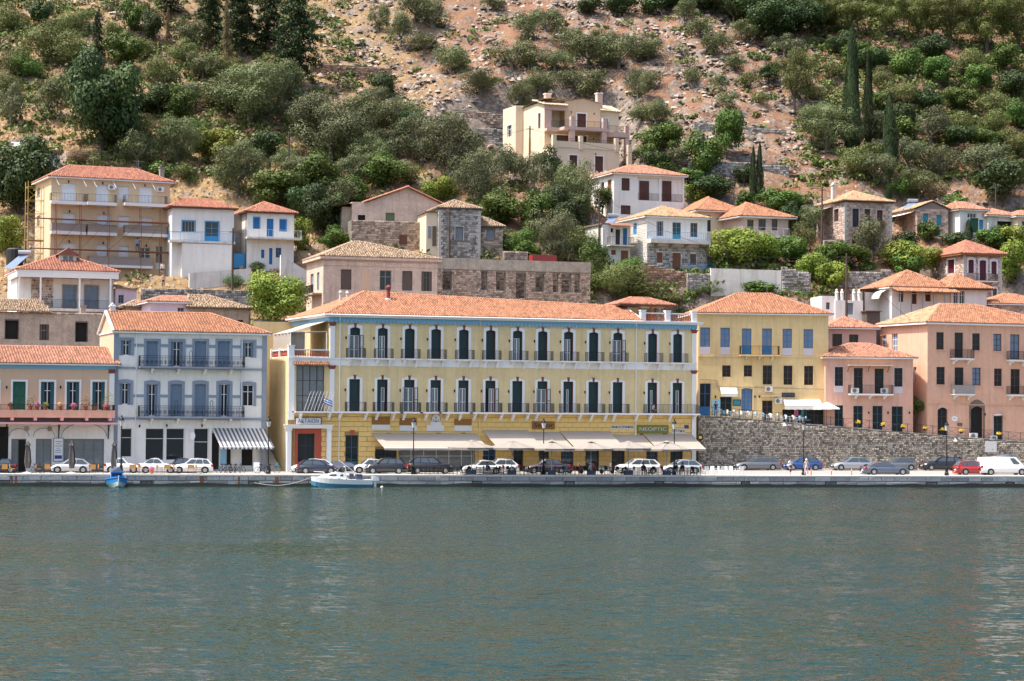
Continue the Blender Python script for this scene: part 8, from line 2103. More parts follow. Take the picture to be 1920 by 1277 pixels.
m = MB(); m.bar((2.0, 0, .2), (2.12, 0, 1.15), .05); m.bar((-.3, 0, 1.4), (-.3, 0, 2.6), .03); m.bar((1.2, -.7, .9), (1.2, -.7, 1.9), .025); m.bar((1.2, .7, .9), (1.2, .7, 1.9), .025); m.build('stem_and_masts', 'boat_white', fb)
m = MB(); m.add([(-.9, -.5, 1.46), (0, -.45, 1.46), (0, .5, 1.46), (-.9, .45, 1.46), (-.6, -.2, 1.95), (-.2, .3, 1.9)], [(0, 1, 4), (1, 2, 5, 4), (2, 3, 5), (3, 0, 4, 5)]); m.build('nets', 'cloth_navy', fb)
m = MB(); a, c = q(qs(476, 903), -.05, .35), mo.location + Vector((-math.cos(QA) * 2.9, -math.sin(QA) * 2.9, .95)); m.tube([a.lerp(c, t) - Vector((0, 0, .5 * math.sin(math.pi * t))) for t in np.linspace(0, 1, 12)], .03, 5); m.build('mooring_rope', 'rope', label='slack mooring rope from quay niche to motorboat bow', cat='rope')
m = MB(); m.lathe([(.02, -.02), (.12, .04), (.15, .13), (.1, .23), (.03, .26)], 10); m.build('mooring_buoy', 'boat_white', label='small white mooring buoy floating right of the motorboat', cat='buoy', loc=(q(qs(716, 912, -1.8), -1.8, -.14)), smooth=True)
# ------------------------------------------------------------------ street furniture
def mesh_of(fn, name, mats, smooth=False): m = MB(); fn(m); return m.mesh(name, mats, smooth)
# lamp posts
def _post(m): m.lathe([(.24, 0), (.24, .25), (.17, .35), (.15, .8), (.08, .95), (.06, 2.2), (.045, 4.5), (.09, 4.55), (.05, 4.65)], 8)
def _glass(m): m.lathe([(.12, 4.65), (.24, 5.15), (.22, 5.2)], 6)
def _cap(m): m.lathe([(.27, 5.2), (.2, 5.38), (.08, 5.48), (.07, 5.6), (.02, 5.72)], 8)
lm = [mesh_of(_post, 'post', 'iron'), mesh_of(_glass, 'lantern_glass', 'light_glass'), mesh_of(_cap, 'lantern_cap', 'iron')]
for px, d, lab in ((227, 2.0, 'between the peach and white buildings'), (503, 1.6, 'in front of the alley steps'), (775, 1.6, 'in front of the black off-roader'), (1019, 1.8, 'in front of the brown restaurant sign'), (1264, 2.0, 'at the right end of the umbrellas'), (1507, 1.6, 'beside the two walkers'), (1775, 1.3, 'in front of the large pink building')):
 r_ = empty('street_lamp', qp(px, d), QA, f'black iron street lamp {lab}', 'lamp', 'street lamps along the quay')
 for me, n_ in zip(lm, ('post', 'lantern_glass', 'lantern_cap')): inst(n_, me, r_)
# big café umbrellas with overlapping canopies
def _canopy(m):
 n = 8; R_ = 2.45
 for i in range(n):
  a, c = 2 * math.pi * i / n + math.pi / 8, 2 * math.pi * (i + 1) / n + math.pi / 8
  p, q_ = (R_ * math.cos(a), R_ * math.sin(a)), (R_ * math.cos(c), R_ * math.sin(c)); md = ((p[0] + q_[0]) / 2, (p[1] + q_[1]) / 2)
  m.add([(0, 0, 3.38), (p[0] * .5, p[1] * .5, 3.02), (md[0] * .5, md[1] * .5, 2.96), (q_[0] * .5, q_[1] * .5, 3.02), (*p, 2.68), (*md, 2.66), (*q_, 2.68), (*p, 2.5), (*md, 2.46), (*q_, 2.5)], [(0, 1, 2), (0, 2, 3), (1, 4, 5, 2), (2, 5, 6, 3), (4, 7, 8, 5), (5, 8, 9, 6)])
def _vent(m): m.lathe([(.5, 3.34), (.25, 3.42), (.03, 3.5)], 8)
def _ribs(m):
 for i in range(8): a = 2 * math.pi * i / 8 + math.pi / 8; m.bar((0, 0, 3.33), (2.4 * math.cos(a), 2.4 * math.sin(a), 2.64), .02, 4); m.bar((0, 0, 2.5), (1.2 * math.cos(a), 1.2 * math.sin(a), 2.95), .015, 4)
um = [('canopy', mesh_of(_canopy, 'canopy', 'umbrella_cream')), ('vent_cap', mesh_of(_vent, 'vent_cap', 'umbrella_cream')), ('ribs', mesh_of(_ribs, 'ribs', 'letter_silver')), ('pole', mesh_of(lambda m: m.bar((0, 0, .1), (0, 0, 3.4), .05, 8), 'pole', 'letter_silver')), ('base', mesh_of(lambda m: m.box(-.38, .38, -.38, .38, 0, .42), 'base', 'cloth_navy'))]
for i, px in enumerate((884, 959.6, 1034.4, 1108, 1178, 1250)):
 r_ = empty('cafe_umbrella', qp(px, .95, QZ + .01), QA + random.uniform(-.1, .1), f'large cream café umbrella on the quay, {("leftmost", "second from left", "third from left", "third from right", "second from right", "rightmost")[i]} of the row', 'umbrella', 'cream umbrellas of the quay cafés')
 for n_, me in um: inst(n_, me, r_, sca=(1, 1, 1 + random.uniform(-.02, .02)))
# closed umbrellas
for px, lab in ((51.5, 'by the open doorway'), (134, 'in front of the silver hatchback'), (213, 'at the corner of the peach building')):
 r_ = empty('closed_umbrella', qp(px, 2.2), 0, f'closed grey-brown umbrella {lab}', 'umbrella', 'closed umbrellas by the peach building')
 m = MB(); n = 9
 for k, (z0, ra, z1, rb_) in enumerate(((.5, .2, 1.1, .30), (1.1, .30, 2.2, .22), (2.2, .22, 2.7, .14), (2.7, .14, 2.72, .26), (2.72, .26, 3.1, .05))):
  for j in range(n):
   a, c = 2 * math.pi * j / n, 2 * math.pi * (j + 1) / n; w = lambda t, r: r * (1 + .25 * (-1) ** int(round(t / (2 * math.pi / n))))
   m.quad((w(a, ra) * math.cos(a), w(a, ra) * math.sin(a), z0), (w(c, ra) * math.cos(c), w(c, ra) * math.sin(c), z0), (w(c, rb_) * math.cos(c), w(c, rb_) * math.sin(c), z1), (w(a, rb_) * math.cos(a), w(a, rb_) * math.sin(a), z1))
 m.build('cloth', 'umbrella_dark', r_); m = MB(); m.bar((0, 0, 0), (0, 0, 3.2), .035); m.build('pole', 'steel', r_); m = MB(); m.lathe([(.5, 0), (.5, .06), (.1, .16)], 10); m.build('base', 'concrete_light', r_)
# white parasol on the upper street
s_, _ = wl(1550, 790, 2.0); p = W0 + WU * s_ + WN * 2.0; r_ = empty('white_parasol', (p.x, p.y, wtop(s_) + .03), WA, 'white parasol open on the upper street beside the small pink house', 'umbrella')
m = MB(); n = 8
for i in range(n): a, c = 2 * math.pi * i / n, 2 * math.pi * (i + 1) / n; m.add([(0, 0, 2.75), (1.6 * math.cos(a), 1.6 * math.sin(a), 2.05), (1.6 * math.cos(c), 1.6 * math.sin(c), 2.05), (1.6 * math.cos(a), 1.6 * math.sin(a), 1.9), (1.6 * math.cos(c), 1.6 * math.sin(c), 1.9)], [(0, 1, 2), (1, 3, 4, 2)])
m.build('canopy', 'umbrella_white', r_); m = MB(); m.bar((0, 0, 0), (0, 0, 2.75), .03); m.build('pole', 'iron', r_)
# chairs and tables
def chair_parts(seat, frame, back_h=.92, w=.46):
 def legs(m):
  for x in (-w / 2, w / 2):
   m.bar((x, -.22, 0), (x, -.22, .64), .018, 4); m.bar((x, .22, 0), (x, .26, back_h), .018, 4); m.bar((x, -.22, .64), (x, .24, .64), .015, 4)
 return [('seat', mesh_of(lambda m: m.box(-w / 2, w / 2, -.22, .22, .43, .47), 'seat', seat)), ('backrest', mesh_of(lambda m: m.box(-w / 2 + .02, w / 2 - .02, .2, .24, .52, back_h), 'backrest', seat)), ('frame', mesh_of(legs, 'frame', frame))]
CH = {'o': chair_parts('orange_wicker', 'iron', .9, .6), 'k': chair_parts('black', 'iron', .86), 'w': chair_parts('chair_white', 'chair_white', .9), 'b': chair_parts('sign_lightblue', 'iron', .9)}
def place(kind, loc, rz, lab, grp, nm='chair', cat='chair'):
 r_ = empty(nm, loc, rz, lab, cat, grp)
 for n_, me in CH[kind]: inst(n_, me, r_)
oc = [(9, 0, 'at the left edge'), (23, 1, 'just right of the left-edge chair'), (72, 1, 'beside the left bicycle wheel'), (89, 0, 'in front of the silver hatchback bonnet'), (174, 0, 'under the rear wheel of the silver hatchback'), (189, 1, 'left of the blue fishing boat'), (249, 0, 'right of the blue fishing boat'), (265, 1, 'left of the pink flower pot'), (299, 1, 'right of the pink flower pot'), (314, 0, 'between flower pot and white estate car'), (330, 1, 'by the bonnet of the white estate car'), (358, 0, 'in front of the white estate car door'), (372, 1, 'behind the last front-facing orange chair')]
for px, o_, lab in oc: place('o', qp(px, 1.55 if o_ == 0 else 1.9), QA + (math.pi if o_ == 0 else math.pi / 2 + .2), f'orange wicker café chair {lab}', 'orange café chairs on the quay')
def _tab(m): m.box(-.36, .36, -.36, .36, .71, .75)
def _tleg(m): m.bar((0, 0, .02), (0, 0, .71), .03, 6); m.box(-.22, .22, -.03, .03, 0, .03); m.box(-.03, .03, -.22, .22, .001, .031)
TB = {'k': [('table_top', mesh_of(_tab, 'table_top', 'black')), ('leg', mesh_of(_tleg, 'leg', 'iron'))], 'w': [('table_top', mesh_of(_tab, 'table_top', 'chair_white')), ('leg', mesh_of(_tleg, 'leg', 'chair_white'))]}
CH['tk'] = TB['k']; CH['tw'] = TB['w']
fr = random.Random(12); pxs = [780, 806, 832, 858, 872, 900, 924, 944, 975, 998, 1014, 1048, 1070, 1090, 1128, 1150, 1166, 1196, 1216, 1234, 1270, 1290, 1306]
for i, px in enumerate(pxs):
 d = 1.25 + fr.uniform(-.1, .5); p = qp(px, d); o_ = ORD[i] if i < 20 else ('third last', 'second last', 'last')[i - 20]
 place('tk', p, QA + fr.uniform(-.2, .2), f'small black café table, {o_} from left along the quay terrace', 'black café tables on the quay', 'table', 'table')
 for k, sg in enumerate((-1, 1)):
  pp = qp(px + sg * 11.5, d + fr.uniform(-.1, .1)); lt = 'left' if sg < 0 else 'right'
  place('b' if (px == 1070 and sg < 0) else 'k', pp, QA + (math.pi / 2 if sg > 0 else -math.pi / 2) + math.pi + fr.uniform(-.5, .5) + math.pi * 1, f'dark metal café chair {lt} of the {o_} quay terrace table', 'dark café chairs on the quay')
for i, px in enumerate((1322, 1333, 1343, 1353, 1364, 1373, 1382, 1389)):
 place('w', qp(px, 1.0 + (i % 3) * .45), QA + fr.uniform(0, 6), f'white café chair, {ORD[i]} from left at the end of the terrace', 'white café chairs at the end of the terrace')
for i, px in enumerate((1346, 1358, 1370, 1383, 1396, 1410, 1424, 1437, 1452, 1466, 1480, 1494, 1505)):
 y = 1.1 + (i % 2) * .9; s_, _ = wl(px, 790, y); p = W0 + WU * s_ + WN * y; z = wtop(s_) + .03
 place('tw', (p.x, p.y, z), WA, f'white-topped table, {ORD[i]} from left on the upper street terrace', 'white tables on the upper street', 'table', 'table')
 for sg in (-1, 1): pp = p + WU * .62 * sg; place('w' if i % 3 else 'b', (pp.x, pp.y, z), WA + sg * math.pi / 2, f'pale chair {"left" if sg < 0 else "right"} of the {ORD[i]} upper street table', 'pale chairs on the upper street')
# bicycles
def _wheel(m):
 ring = [(.33 * math.cos(a), 0, .33 + .33 * math.sin(a)) for a in np.linspace(0, 2 * math.pi, 17)]; m.tube(ring, .022, 5)
 for a in np.arange(0, 6.28, .785): m.bar((0, 0, .33), (.33 * math.cos(a), 0, .33 + .33 * math.sin(a)), .004, 3)
def _frame(m):
 A, B_, Cc, D_ = (-.5, 0, .33), (-.1, 0, .3), (-.2, 0, .85), (.35, 0, .85)
 for a, c in ((A, B_), (B_, Cc), (A, Cc), (Cc, D_), (B_, D_), (D_, (.5, 0, .33)), (D_, (.32, 0, 1.02))): m.bar(a, c, .02, 5)
 m.bar((.3, -.28, 1.02), (.3, .28, 1.02), .016, 5)
bw = mesh_of(_wheel, 'wheel', 'rubber'); bf = mesh_of(_frame, 'frame', 'black'); bs = mesh_of(lambda m: m.box(-.33, -.08, -.07, .07, .88, .94), 'saddle', 'black')
for px, d, a, lab in ((420, 4.4, 0, 'leftmost in the rack under the striped awning'), (427, 4.2, .2, 'second in the rack under the striped awning'), (436, 4.0, -.1, 'third in the rack under the striped awning'), (445, 4.2, .15, 'rightmost in the rack under the striped awning'), (492, 4.0, 0, 'behind the lamp post by the alley'), (510, 4.2, 0, 'with green basket at the foot of the alley'), (68, 3.0, 0, 'leaning near the orange chairs')):
 r_ = empty('bicycle', qp(px, d, QZ - .03), QA + a, f'dark bicycle {lab}', 'bicycle', 'bicycles on the quay')
 inst('wheel', bw, r_, (-.5, 0, 0)); inst('wheel', bw, r_, (.5, 0, 0)); inst('frame', bf, r_); inst('saddle', bs, r_)
 if px == 510: m = MB(); m.box(.3, .6, -.16, .16, .8, 1.05); m.build('basket', 'joinery_teal', r_)
for px, d, col, lab in ((1078, 5.5, 'car_red', 'red scooter behind the quay chairs'), (1100, 5.0, 'car_black', 'black scooter behind the fourth umbrella'), (1138, 5.4, 'steel', 'grey scooter in front of the café plants')):
 r_ = empty('scooter', qp(px, d, QZ - .03), QA + .2, lab, 'scooter')
 for x in (-.6, .6): m = MB(); m.bar((x, -.06, .24), (x, .06, .24), .24, 12); m.build('wheel', 'rubber', r_)
 m = MB(); m.add([(-.85, -.15, .5), (-.2, -.17, .35), (.2, -.17, .25), (.45, -.15, .35), (.5, -.12, .95), (.38, -.12, .95), (.2, -.15, .42), (-.1, -.17, .5), (-.2, -.16, .72), (-.85, -.13, .75)] + [(-.85, .15, .5), (-.2, .17, .35), (.2, .17, .25), (.45, .15, .35), (.5, .12, .95), (.38, .12, .95), (.2, .15, .42), (-.1, .17, .5), (-.2, .16, .72), (-.85, .13, .75)], [tuple(range(10)), tuple(range(19, 9, -1))] + [(i, i + 10, (i + 1) % 10 + 10, (i + 1) % 10) for i in range(10)]); m.build('body', col, r_)
 m = MB(); m.box(-.8, -.15, -.14, .14, .74, .82); m.build('seat', 'black', r_); m = MB(); m.bar((.42, -.3, 1.05), (.42, .3, 1.05), .02); m.bar((.45, 0, .9), (.42, 0, 1.05), .03); m.build('handlebar', 'steel', r_)
# sign boards, bollards, pots
r_ = empty('a_board', qp(481, 4.2, QZ - .03), QA, 'white folding pavement board beside the bicycles', 'sign'); m = MB(); m.add([(-.3, -.2, 0), (.3, -.2, 0), (.3, 0, 1.1), (-.3, 0, 1.1), (-.3, .2, 0), (.3, .2, 0)], [(0, 1, 2, 3), (5, 4, 3, 2)]); m.build('board', 'sign_white', r_)
def bollard(m): m.lathe([(.09, 0), (.05, .05), (.045, .75), (.02, .78)], 8)
bo = mesh_of(bollard, 'post', 'red_plastic'); bo2 = mesh_of(lambda m: m.lathe([(.052, .5), (.052, .6)], 8), 'band', 'sign_white')
for i, px in enumerate((1521, 1559, 1597)):
 r_ = empty('bollard', qp(px, 1.3), 0, f'thin red plastic bollard, {("left", "middle", "right")[i]} of the three by the walkers', 'bollard', 'red bollards'); inst('post', bo, r_); inst('reflective_band', bo2, r_)
def pot(loc, lab, leafm, n=160, R_=.35, potm='terracotta', h=.4, nm='flower_pot', grp=None, sp=1.0):
 r_ = empty(nm, loc, 0, lab, 'plant', grp); m = MB(); m.lathe([(.16, 0), (.24, h), (.26, h), (.26, h + .04)], 8); m.build('pot', potm, r_)
 g = np.random.default_rng(int(abs(loc[0]) * 97) % 1000); d = g.normal(size=(n, 3)); d[:, 2] = np.abs(d[:, 2]) * sp; d /= np.linalg.norm(d, axis=1, keepdims=True)
 V_, F_ = leaves(np.array([0, 0, h]) + d * R_ * g.uniform(.5, 1.05, (n, 1)) * np.array([1, 1, sp]), d + g.normal(size=(n, 3)) * .5, .13, g, .6); inst('foliage', np_mesh('foliage', V_, F_, leafm, np.clip(g.normal(.5, .25, n), 0, 1)), r_)
pot(qp(284, 1.3), 'pot of pink flowers standing between the orange chairs', 'flower_pink', potm='terracotta')
for i, px in enumerate((1609, 1656, 1694, 1735, 1768, 1802, 1872)):
 s_, _ = wl(px, 800, .25); p = W0 + WU * s_ + WN * .28; pot((p.x, p.y, wtop(s_) + .45), f'yellow flowers in a railing pot, {ORD[i]} from left along the pink houses', 'plant_yellow', 120, .36, 'iron', .2, grp='yellow flower pots on the railing')
for i, (px, lm_, R_, lab) in enumerate(((57, 'leaf_grey', .75, 'tall pale'), (70, 'flower_pink', .4, 'magenta flowering'), (85, 'leaf_lime', .4, 'small lime green'), (113, 'leaf_straw', .4, 'dry straw-coloured'), (138, 'flower_pink', .35, 'pale pink flowering'), (160, 'leaf_brown', .75, 'tall withered'), (203, 'leaf_lime', .95, 'bushy lime green'), (198, 'flower_pink', .4, 'lilac flowering'), (20, 'leaf_dark', .35, 'dark low'), (178, 'leaf_dark', .35, 'dark rounded'))):
 x, _ = PEACH.f(px, 760, -1.15); p = PEACH.w(x, -1.15, PEACH_ZS); pot(tuple(p), f'{lab} pot plant on the balcony of the peach building', lm_, 170, R_, sp=1.5 if R_ > .6 else 1.0)
s_, _ = wl(1716, 810, 3.2); p = W0 + WU * s_ + WN * 3.2; hh = P(1716, 745, p.y).z - wtop(s_)
r_ = empty('pergola_vine', (p.x, p.y, wtop(s_)), 0, 'green vine on a bare trunk between the two pink buildings', 'vine'); inst('trunk', get_trunk('G', 0), r_, sca=(1.6, 1.6, hh)); inst('crown', get_crown('G', 0, 1), r_, (0, 0, hh * .52), 0, (2.6, 2.4, hh * .5))
# utility poles and wires
poles = [(435.5, 428, 548, 'beside the white blue house'), (541, 250, 340, 'among the trees above the white cottage'), (993, 236, 330, 'in front of the villa'), (1123, 362, 500, 'left of the white loggia house'), (1541, 350, 486, 'left of the stone corner house'), (1867, 345, 440, 'by the far tiled house'), (842, 392, 492, 'in front of the stone tower'), (47, 385, 490, 'left of the scaffold tower')]
tops = {}
for px, t, bt, lab in poles:
 g = G(px, bt)
 if px == 842: g = TW.w(TW.f(842, 480, -.4)[0], -.5, 0)
 if px == 435.5: g = P(px, bt, 252)
 hh = P(px, t, g.y).z - g.z; r_ = empty('utility_pole', g, 0, f'dark wooden utility pole {lab}', 'pole', 'wooden utility poles'); m = MB(); m.bar((0, 0, -.5), (0, 0, hh), .15, 8, .1); m.build('pole', 'pole_wood', r_); m = MB(); m.box(-.5, .5, -.06, .06, hh - .5, hh - .4); m.build('crossarm', 'pole_wood', r_); tops[px] = g + Vector((0, 0, hh - .4))
p = P(1587, 585, 259); r_ = empty('utility_pole', p, 0, 'tall dark pole in front of the white terrace house', 'pole', 'wooden utility poles'); hh = P(1587, 475, 259).z - p.z; m = MB(); m.bar((0, 0, -1), (0, 0, hh), .16, 8, .1); m.build('pole', 'pole_wood', r_); m = MB(); m.box(-.5, .5, -.06, .06, hh - .5, hh - .4); m.build('crossarm', 'pole_wood', r_); tops[1587] = p + Vector((0, 0, hh - .4))
def wire(a, c, lab, sag=1.0):
 m = MB(); m.tube([Vector(a).lerp(Vector(c), t) - Vector((0, 0, sag * math.sin(math.pi * t))) for t in np.linspace(0, 1, 13)], .022, 4); m.build('overhead_wire', 'iron', label=lab, cat='cable')
wire(tops[435.5], tops[47], 'sagging cable across the scaffolded apartments'); wire(tops[993], tops[993] + Vector((24, 6, -3.5)), 'cable from villa pole past the villa terraces', .8); wire(tops[993], tops[993] + Vector((-22, 2, -2.5)), 'cable running left from the villa pole', .8); wire(tops[1123], tops[1587], 'long cable over the right-hand gardens', 3); wire(tops[1587], PINK.w(1, 0, 12), 'cable from terrace house pole down to the pink building', .6); wire(tops[1123], RU.w(18, 1, RU.f(960, 490)[1]), 'cable from pole down to the stone ruin', .8)
g = G(947, 312); r_ = empty('garden_statue', (g.x, g.y, g.z), 0, 'pale blue statue standing left of the villa', 'statue'); hh = 44 * g.y / FPX; m = MB(); m.lathe([(.35, 0), (.32, .2 * hh), (.28, .5 * hh), (.36, .72 * hh), (.30, .82 * hh), (.12, .86 * hh), (.17, .92 * hh), (.14, .98 * hh), (.02, hh)], 10); m.build('figure', 'statue', r_, smooth=True); m = MB(); m.bar((-.3, 0, .78 * hh), (-.75, -.1, .62 * hh), .09); m.bar((.3, 0, .78 * hh), (.75, -.1, .62 * hh), .09); m.build('arms', 'statue', r_)
# water tank, dish, left edge
p = P(28, 478, 246); m = MB(); m.lathe([(1.0, -1.2), (1.0, .6), (.8, .75), (.2, .8)], 14); m.build('water_tank', 'black', label='black water tank above the porch house roof', cat='tank', loc=p)

# clothes hanging by the shop, blue recycling etc.
for px, py, w, h, col, lab in ((1536, 778, .9, 1.3, 'plant_yellow', 'orange-yellow garment'), (1567, 782, .7, 1.1, 'shirt_red', 'red garment'), (1493, 774, .6, .7, 'flower_pink', 'pink round beach toy'), (1507, 778, .8, 1.2, 'joinery_teal', 'teal garment'), (1553, 780, .4, .9, 'green_bright', 'dark green folded parasol')):
 s_, z_ = wl(px, py, 3.6); p = W0 + WU * s_ + WN * 3.6; m = MB(); k = 6
 for i in range(k): a, c = -w / 2 + w * i / k, -w / 2 + w * (i + 1) / k; f = lambda t: .06 * math.sin(t * 9); m.quad((a, f(a), -h / 2), (c, f(c), -h / 2), (c * .7, f(c), h / 2), (a * .7, f(a), h / 2))
 m.bar((0, 0, h / 2), (0, 0, -max(.2, z_ - wtop(s_))), .02, 4); m.bar((-w * .4, 0, h / 2), (w * .4, 0, h / 2), .02, 4)
 m.build('hanging_garment', col, label=f'{lab} displayed on a stand outside the upper street shop', cat='garment', loc=(p.x, p.y, z_), rz=WA)
r = empty('beach_trailer', qp(640, 6.2, QZ), QA, 'low boat trailer under a blue cover behind the motorboat', 'trailer'); m = MB(); m.add([(-1.6, -.6, .6), (1.6, -.6, .6), (1.6, .6, .6), (-1.6, .6, .6), (-.9, 0, 1.15), (1.0, 0, 1.0)], [(0, 1, 5, 4), (1, 2, 5), (2, 3, 4, 5), (3, 0, 4)]); m.build('cover', 'cloth_navy', r); m = MB(); m.bar((-1.5, 0, .4), (2.2, 0, .4), .05); m.bar((0, -.7, .3), (0, .7, .3), .04); m.build('chassis', 'steel', r)
for sg in (-1, 1): m = MB(); m.bar((0, sg * .7, .28), (0, sg * .8, .28), .28, 12); m.build('wheel', 'rubber', r)

# aerials on some roofs
for bb, x, y, z in ((H, 22, 5, 19), (OCHRE, 9, 5, OCHRE.f(1430, 560)[1]), (PINK, 9, 4, PINK.f(1800, 575)[1]), (AP, 6, 4, AP.ze + 1), (PEACH, 8, 5, PEACH_ZS + 6), (AP, 12, 5, AP.ze + 1)):
 m = MB(); m.bar((x, y, z - 1), (x, y, z + 2.2), .025, 4); m.bar((x - .7, y, z + 2.1), (x + .7, y, z + 2.1), .015, 4)
 for i in range(6): m.bar((x - .6 + i * .24, y - .3, z + 2.1), (x - .6 + i * .24, y + .3, z + 2.1), .012, 3)
 m.build('aerial', 'steel', bb.root)
# ------------------------------------------------------------------ people
def person(loc, rz, lab, top, leg, pose='stand', h=1.72, hairc='hair', sleeve=.32, shorts=.5, grp=None):
 j = {'pel': (0, 0, .95), 'waist': (0, 0, 1.1), 'chest': (0, -.01, 1.32), 'neck': (0, -.01, 1.47), 'head': (0, -.03, 1.58), 'crown': (0, -.02, 1.70)}
 arms = {'L': [(-.18, 0, 1.41), (-.26, .02, 1.14), (-.24, -.10, .92), (-.24, -.13, .83)], 'R': [(.18, 0, 1.41), (.26, .02, 1.14), (.24, -.10, .92), (.24, -.13, .83)]}
 legs = {'L': [(-.10, 0, .90), (-.11, -.03, .50), (-.11, .03, .09), (-.11, -.15, .03)], 'R': [(.10, 0, .90), (.11, -.02, .50), (.11, .03, .09), (.11, -.15, .03)]}
 if pose == 'walk': legs = {'L': [(-.10, 0, .90), (-.11, -.20, .52), (-.11, -.26, .10), (-.11, -.42, .05)], 'R': [(.10, 0, .90), (.11, .10, .50), (.11, .34, .16), (.11, .24, .04)]}; arms['R'] = [(.18, 0, 1.41), (.25, .14, 1.16), (.24, .12, .93), (.24, .10, .85)]
 if pose in ('sit', 'crouch'):
  dz = .45 if pose == 'sit' else .30; sh = .95 - dz
  for k in j: x, y, z = j[k]; j[k] = (x, y - (.25 * (z - .95) if pose == 'crouch' else .05 * (z - .95)), z - sh + .05)
  for s in arms: arms[s] = [(x, y - .05 - (.12 if pose == 'crouch' else 0), z - sh + .05) for x, y, z in arms[s]]; arms[s][2] = (arms[s][2][0] * .8, -.32, arms[s][1][2] - .12); arms[s][3] = (arms[s][2][0], -.40, arms[s][1][2] - .10)
  for s, g in (('L', -1), ('R', 1)): legs[s] = [(g * .10, 0, dz), (g * .13, -.44, dz + .04 + (.15 if pose == 'crouch' else 0)), (g * .12, -.42 if pose == 'sit' else -.2, .09), (g * .12, -.56 if pose == 'sit' else -.36, .03)]
 if pose == 'reach': arms['L'] = [(-.18, 0, 1.41), (-.36, -.08, 1.55), (-.46, -.18, 1.72), (-.5, -.2, 1.80)]; legs['R'][1] = (.12, -.22, .58)
 vs = []; es = []; rad = []
 def av(p, r): vs.append(p); rad.append(r); return len(vs) - 1
 pel = av(j['pel'], .145); wa = av(j['waist'], .125); che = av(j['chest'], .15); nk = av(j['neck'], .055); hd = av(j['head'], .095); cr = av(j['crown'], .085)
 es += [(pel, wa), (wa, che), (che, nk), (nk, hd), (hd, cr)]
 nose = av((0, j['head'][1] - .105, j['head'][2] + .0), .02); es.append((hd, nose))
 for s in 'LR':
  p = che
  for q_, r in zip(arms[s], (.065, .047, .034, .03)): n = av(q_, r); es.append((p, n)); p = n
  hand = vs[p]; g = -1 if s == 'L' else 1
  for t in range(5):                                    # five fingers
   e = av((hand[0] + (t - 2) * .018 - g * (.03 if t == 0 else 0), hand[1] - .03 - .01 * (t % 2), hand[2] - (.05 if t == 0 else .09 - .008 * abs(t - 2))), .009); es.append((p, e))
  p = pel
  for q_, r in zip(legs[s], (.095, .062, .042, .035)): n = av(q_, r); es.append((p, n)); p = n
 me = bpy.data.meshes.new('body'); me.from_pydata(vs, es, []); o = bpy.data.objects.new('tmp', me); C.objects.link(o)
 md = o.modifiers.new('skin', 'SKIN'); sv = me.skin_vertices[0].data
 for i, r in enumerate(rad): sv[i].radius = (r, r * (.8 if i in (1, 2) else 1))
 sv[pel].use_root = True; o.modifiers.new('sub', 'SUBSURF').levels = 1
 me2 = bpy.data.meshes.new_from_object(o.evaluated_get(bpy.context.evaluated_depsgraph_get())); bpy.data.objects.remove(o)
 for m_ in ('skin', top, leg, 'shoe'): me2.materials.append(M['black'] if m_ == 'shoe' else M[m_])
 zpel, zneck = j['pel'][2], j['neck'][2]; A = [(Vector(vs[i]), i) for i in range(len(vs))]
 armset = set(range(7, len(vs)))
 def seg(p):
  b_ = min(((Vector(a) - p).length, k) for k, a in enumerate(vs)); return b_[1]
 fpl = 4 + 5 + 4
 for f in me2.polygons:
  k = seg(f.center); f.use_smooth = True
  if k >= 7:
   w = (k - 7) % fpl
   if w < 4: mi = 1 if w == 0 or (w == 1 and sleeve > .4) else 0
   elif w < 9: mi = 0
   else: mi = {9: 2, 10: 2 if shorts > .6 else 2, 11: 2 if shorts > .6 else 0, 12: 3}[w]
  else: mi = {0: 2, 1: 1, 2: 1, 3: 0, 4: 0, 5: 0, 6: 0}[k]
  f.material_index = mi
 r_ = empty('person', loc, rz, lab, 'person', grp); k = h / 1.72; b_ = inst('body', me2, r_, sca=(k, k, k))
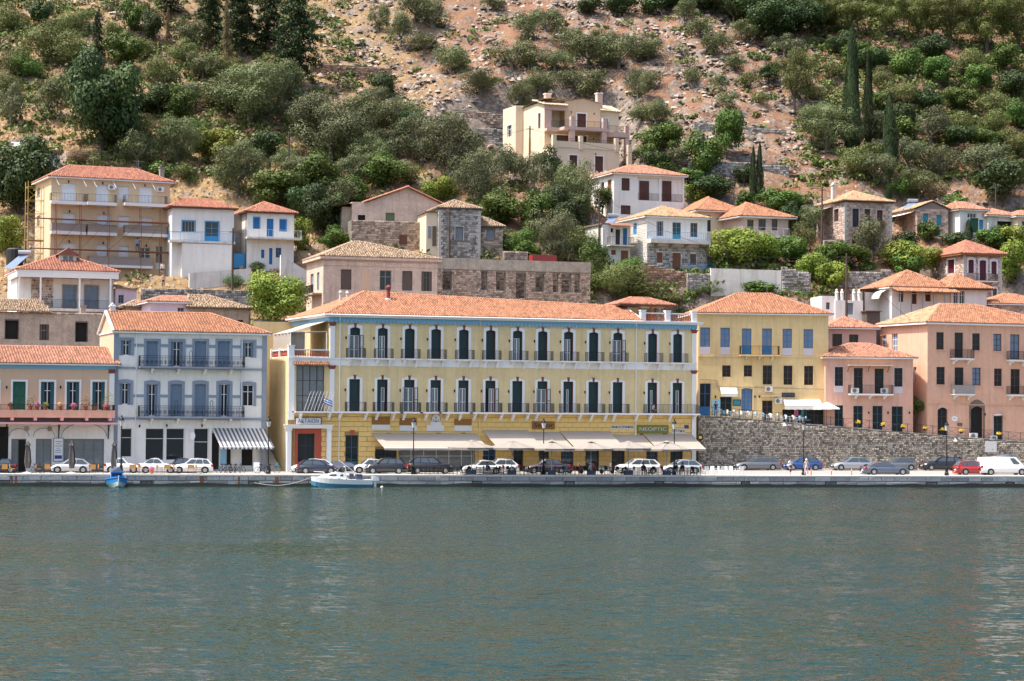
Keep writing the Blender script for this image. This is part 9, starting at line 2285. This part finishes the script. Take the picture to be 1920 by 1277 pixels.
 m = MB(); c = Vector(j['crown']); m.lathe([(.02, c.z * k + .065), (.085, c.z * k + .03), (.115, c.z * k - .06), (.10, c.z * k - .13)], 10, c.x * k, (c.y + .025) * k); m.build('hair', hairc, r_, smooth=True)
 return r_
person(qp(1482, 1.0), QA + .1, 'walker in white shirt and dark shorts on the quay', 'shirt_white', 'shorts_navy', 'walk', 1.72)
person(qp(1512, 1.1), QA - .5, 'walker in tan top, pale hat and lilac shorts beside the lamp post', 'shirt_tan', 'shorts_lilac', 'walk', 1.66, 'sign_white')
x, _ = H.f(1224, 768, -.5); person(H.w(x, -.45, z_slab_h), H.al + math.pi * .3, 'person in white crouching on the hotel balcony', 'shirt_white', 'shorts_navy', 'crouch')
b, zz = SCAF; x, _ = b.f(258, 460, -1.6); person(b.w(x, -1.5, zz[1] - .12), b.al + math.pi, 'worker in dark clothes climbing the scaffolding with one arm raised', 'shirt_blue', 'shorts_navy', 'reach', 1.75, shorts=.9)
person(P(305, 512, 250.5), 0, 'person in white sitting on the steps beside the apartments', 'shirt_white', 'shorts_navy', 'sit'); person(P(306, 541, 247.6), .4, 'person in pink top standing on the path below the steps', 'shirt_pink', 'shorts_navy')
for px, d, t_, l_, lab in ((1062, 1.3, 'shirt_blue', 'jeans', 'seated guest in light blue at the third umbrella'), (913, 1.6, 'shirt_blue', 'jeans', 'seated guest in blue in front of the old white saloon'), (1112, 1.6, 'shirt_red', 'shorts_navy', 'seated guest in red under the fourth umbrella'), (1206, 1.3, 'shirt_black', 'shorts_navy', 'seated guest in black in front of the white hatchback'), (1268, 1.4, 'shirt_black', 'jeans', 'seated guest in dark top and jeans, rightmost under the umbrellas'), (1280, 1.3, 'shirt_black', 'jeans', 'seated guest in black leaning towards the lamp post'), (1022, 1.9, 'shirt_tan', 'jeans', 'guest in tan top behind the third lamp post')):
 person(qp(px, d), QA + random.uniform(-1, 1), lab, t_, l_, 'sit', 1.7, shorts=.9)
s_, _ = wl(1342, 775, 1.4); p = W0 + WU * s_ + WN * 1.4; person((p.x, p.y, wtop(s_) + .03), WA, 'waiter in black waistcoat in front of the blue poster', 'shirt_black', 'jeans', 'stand', shorts=.9)
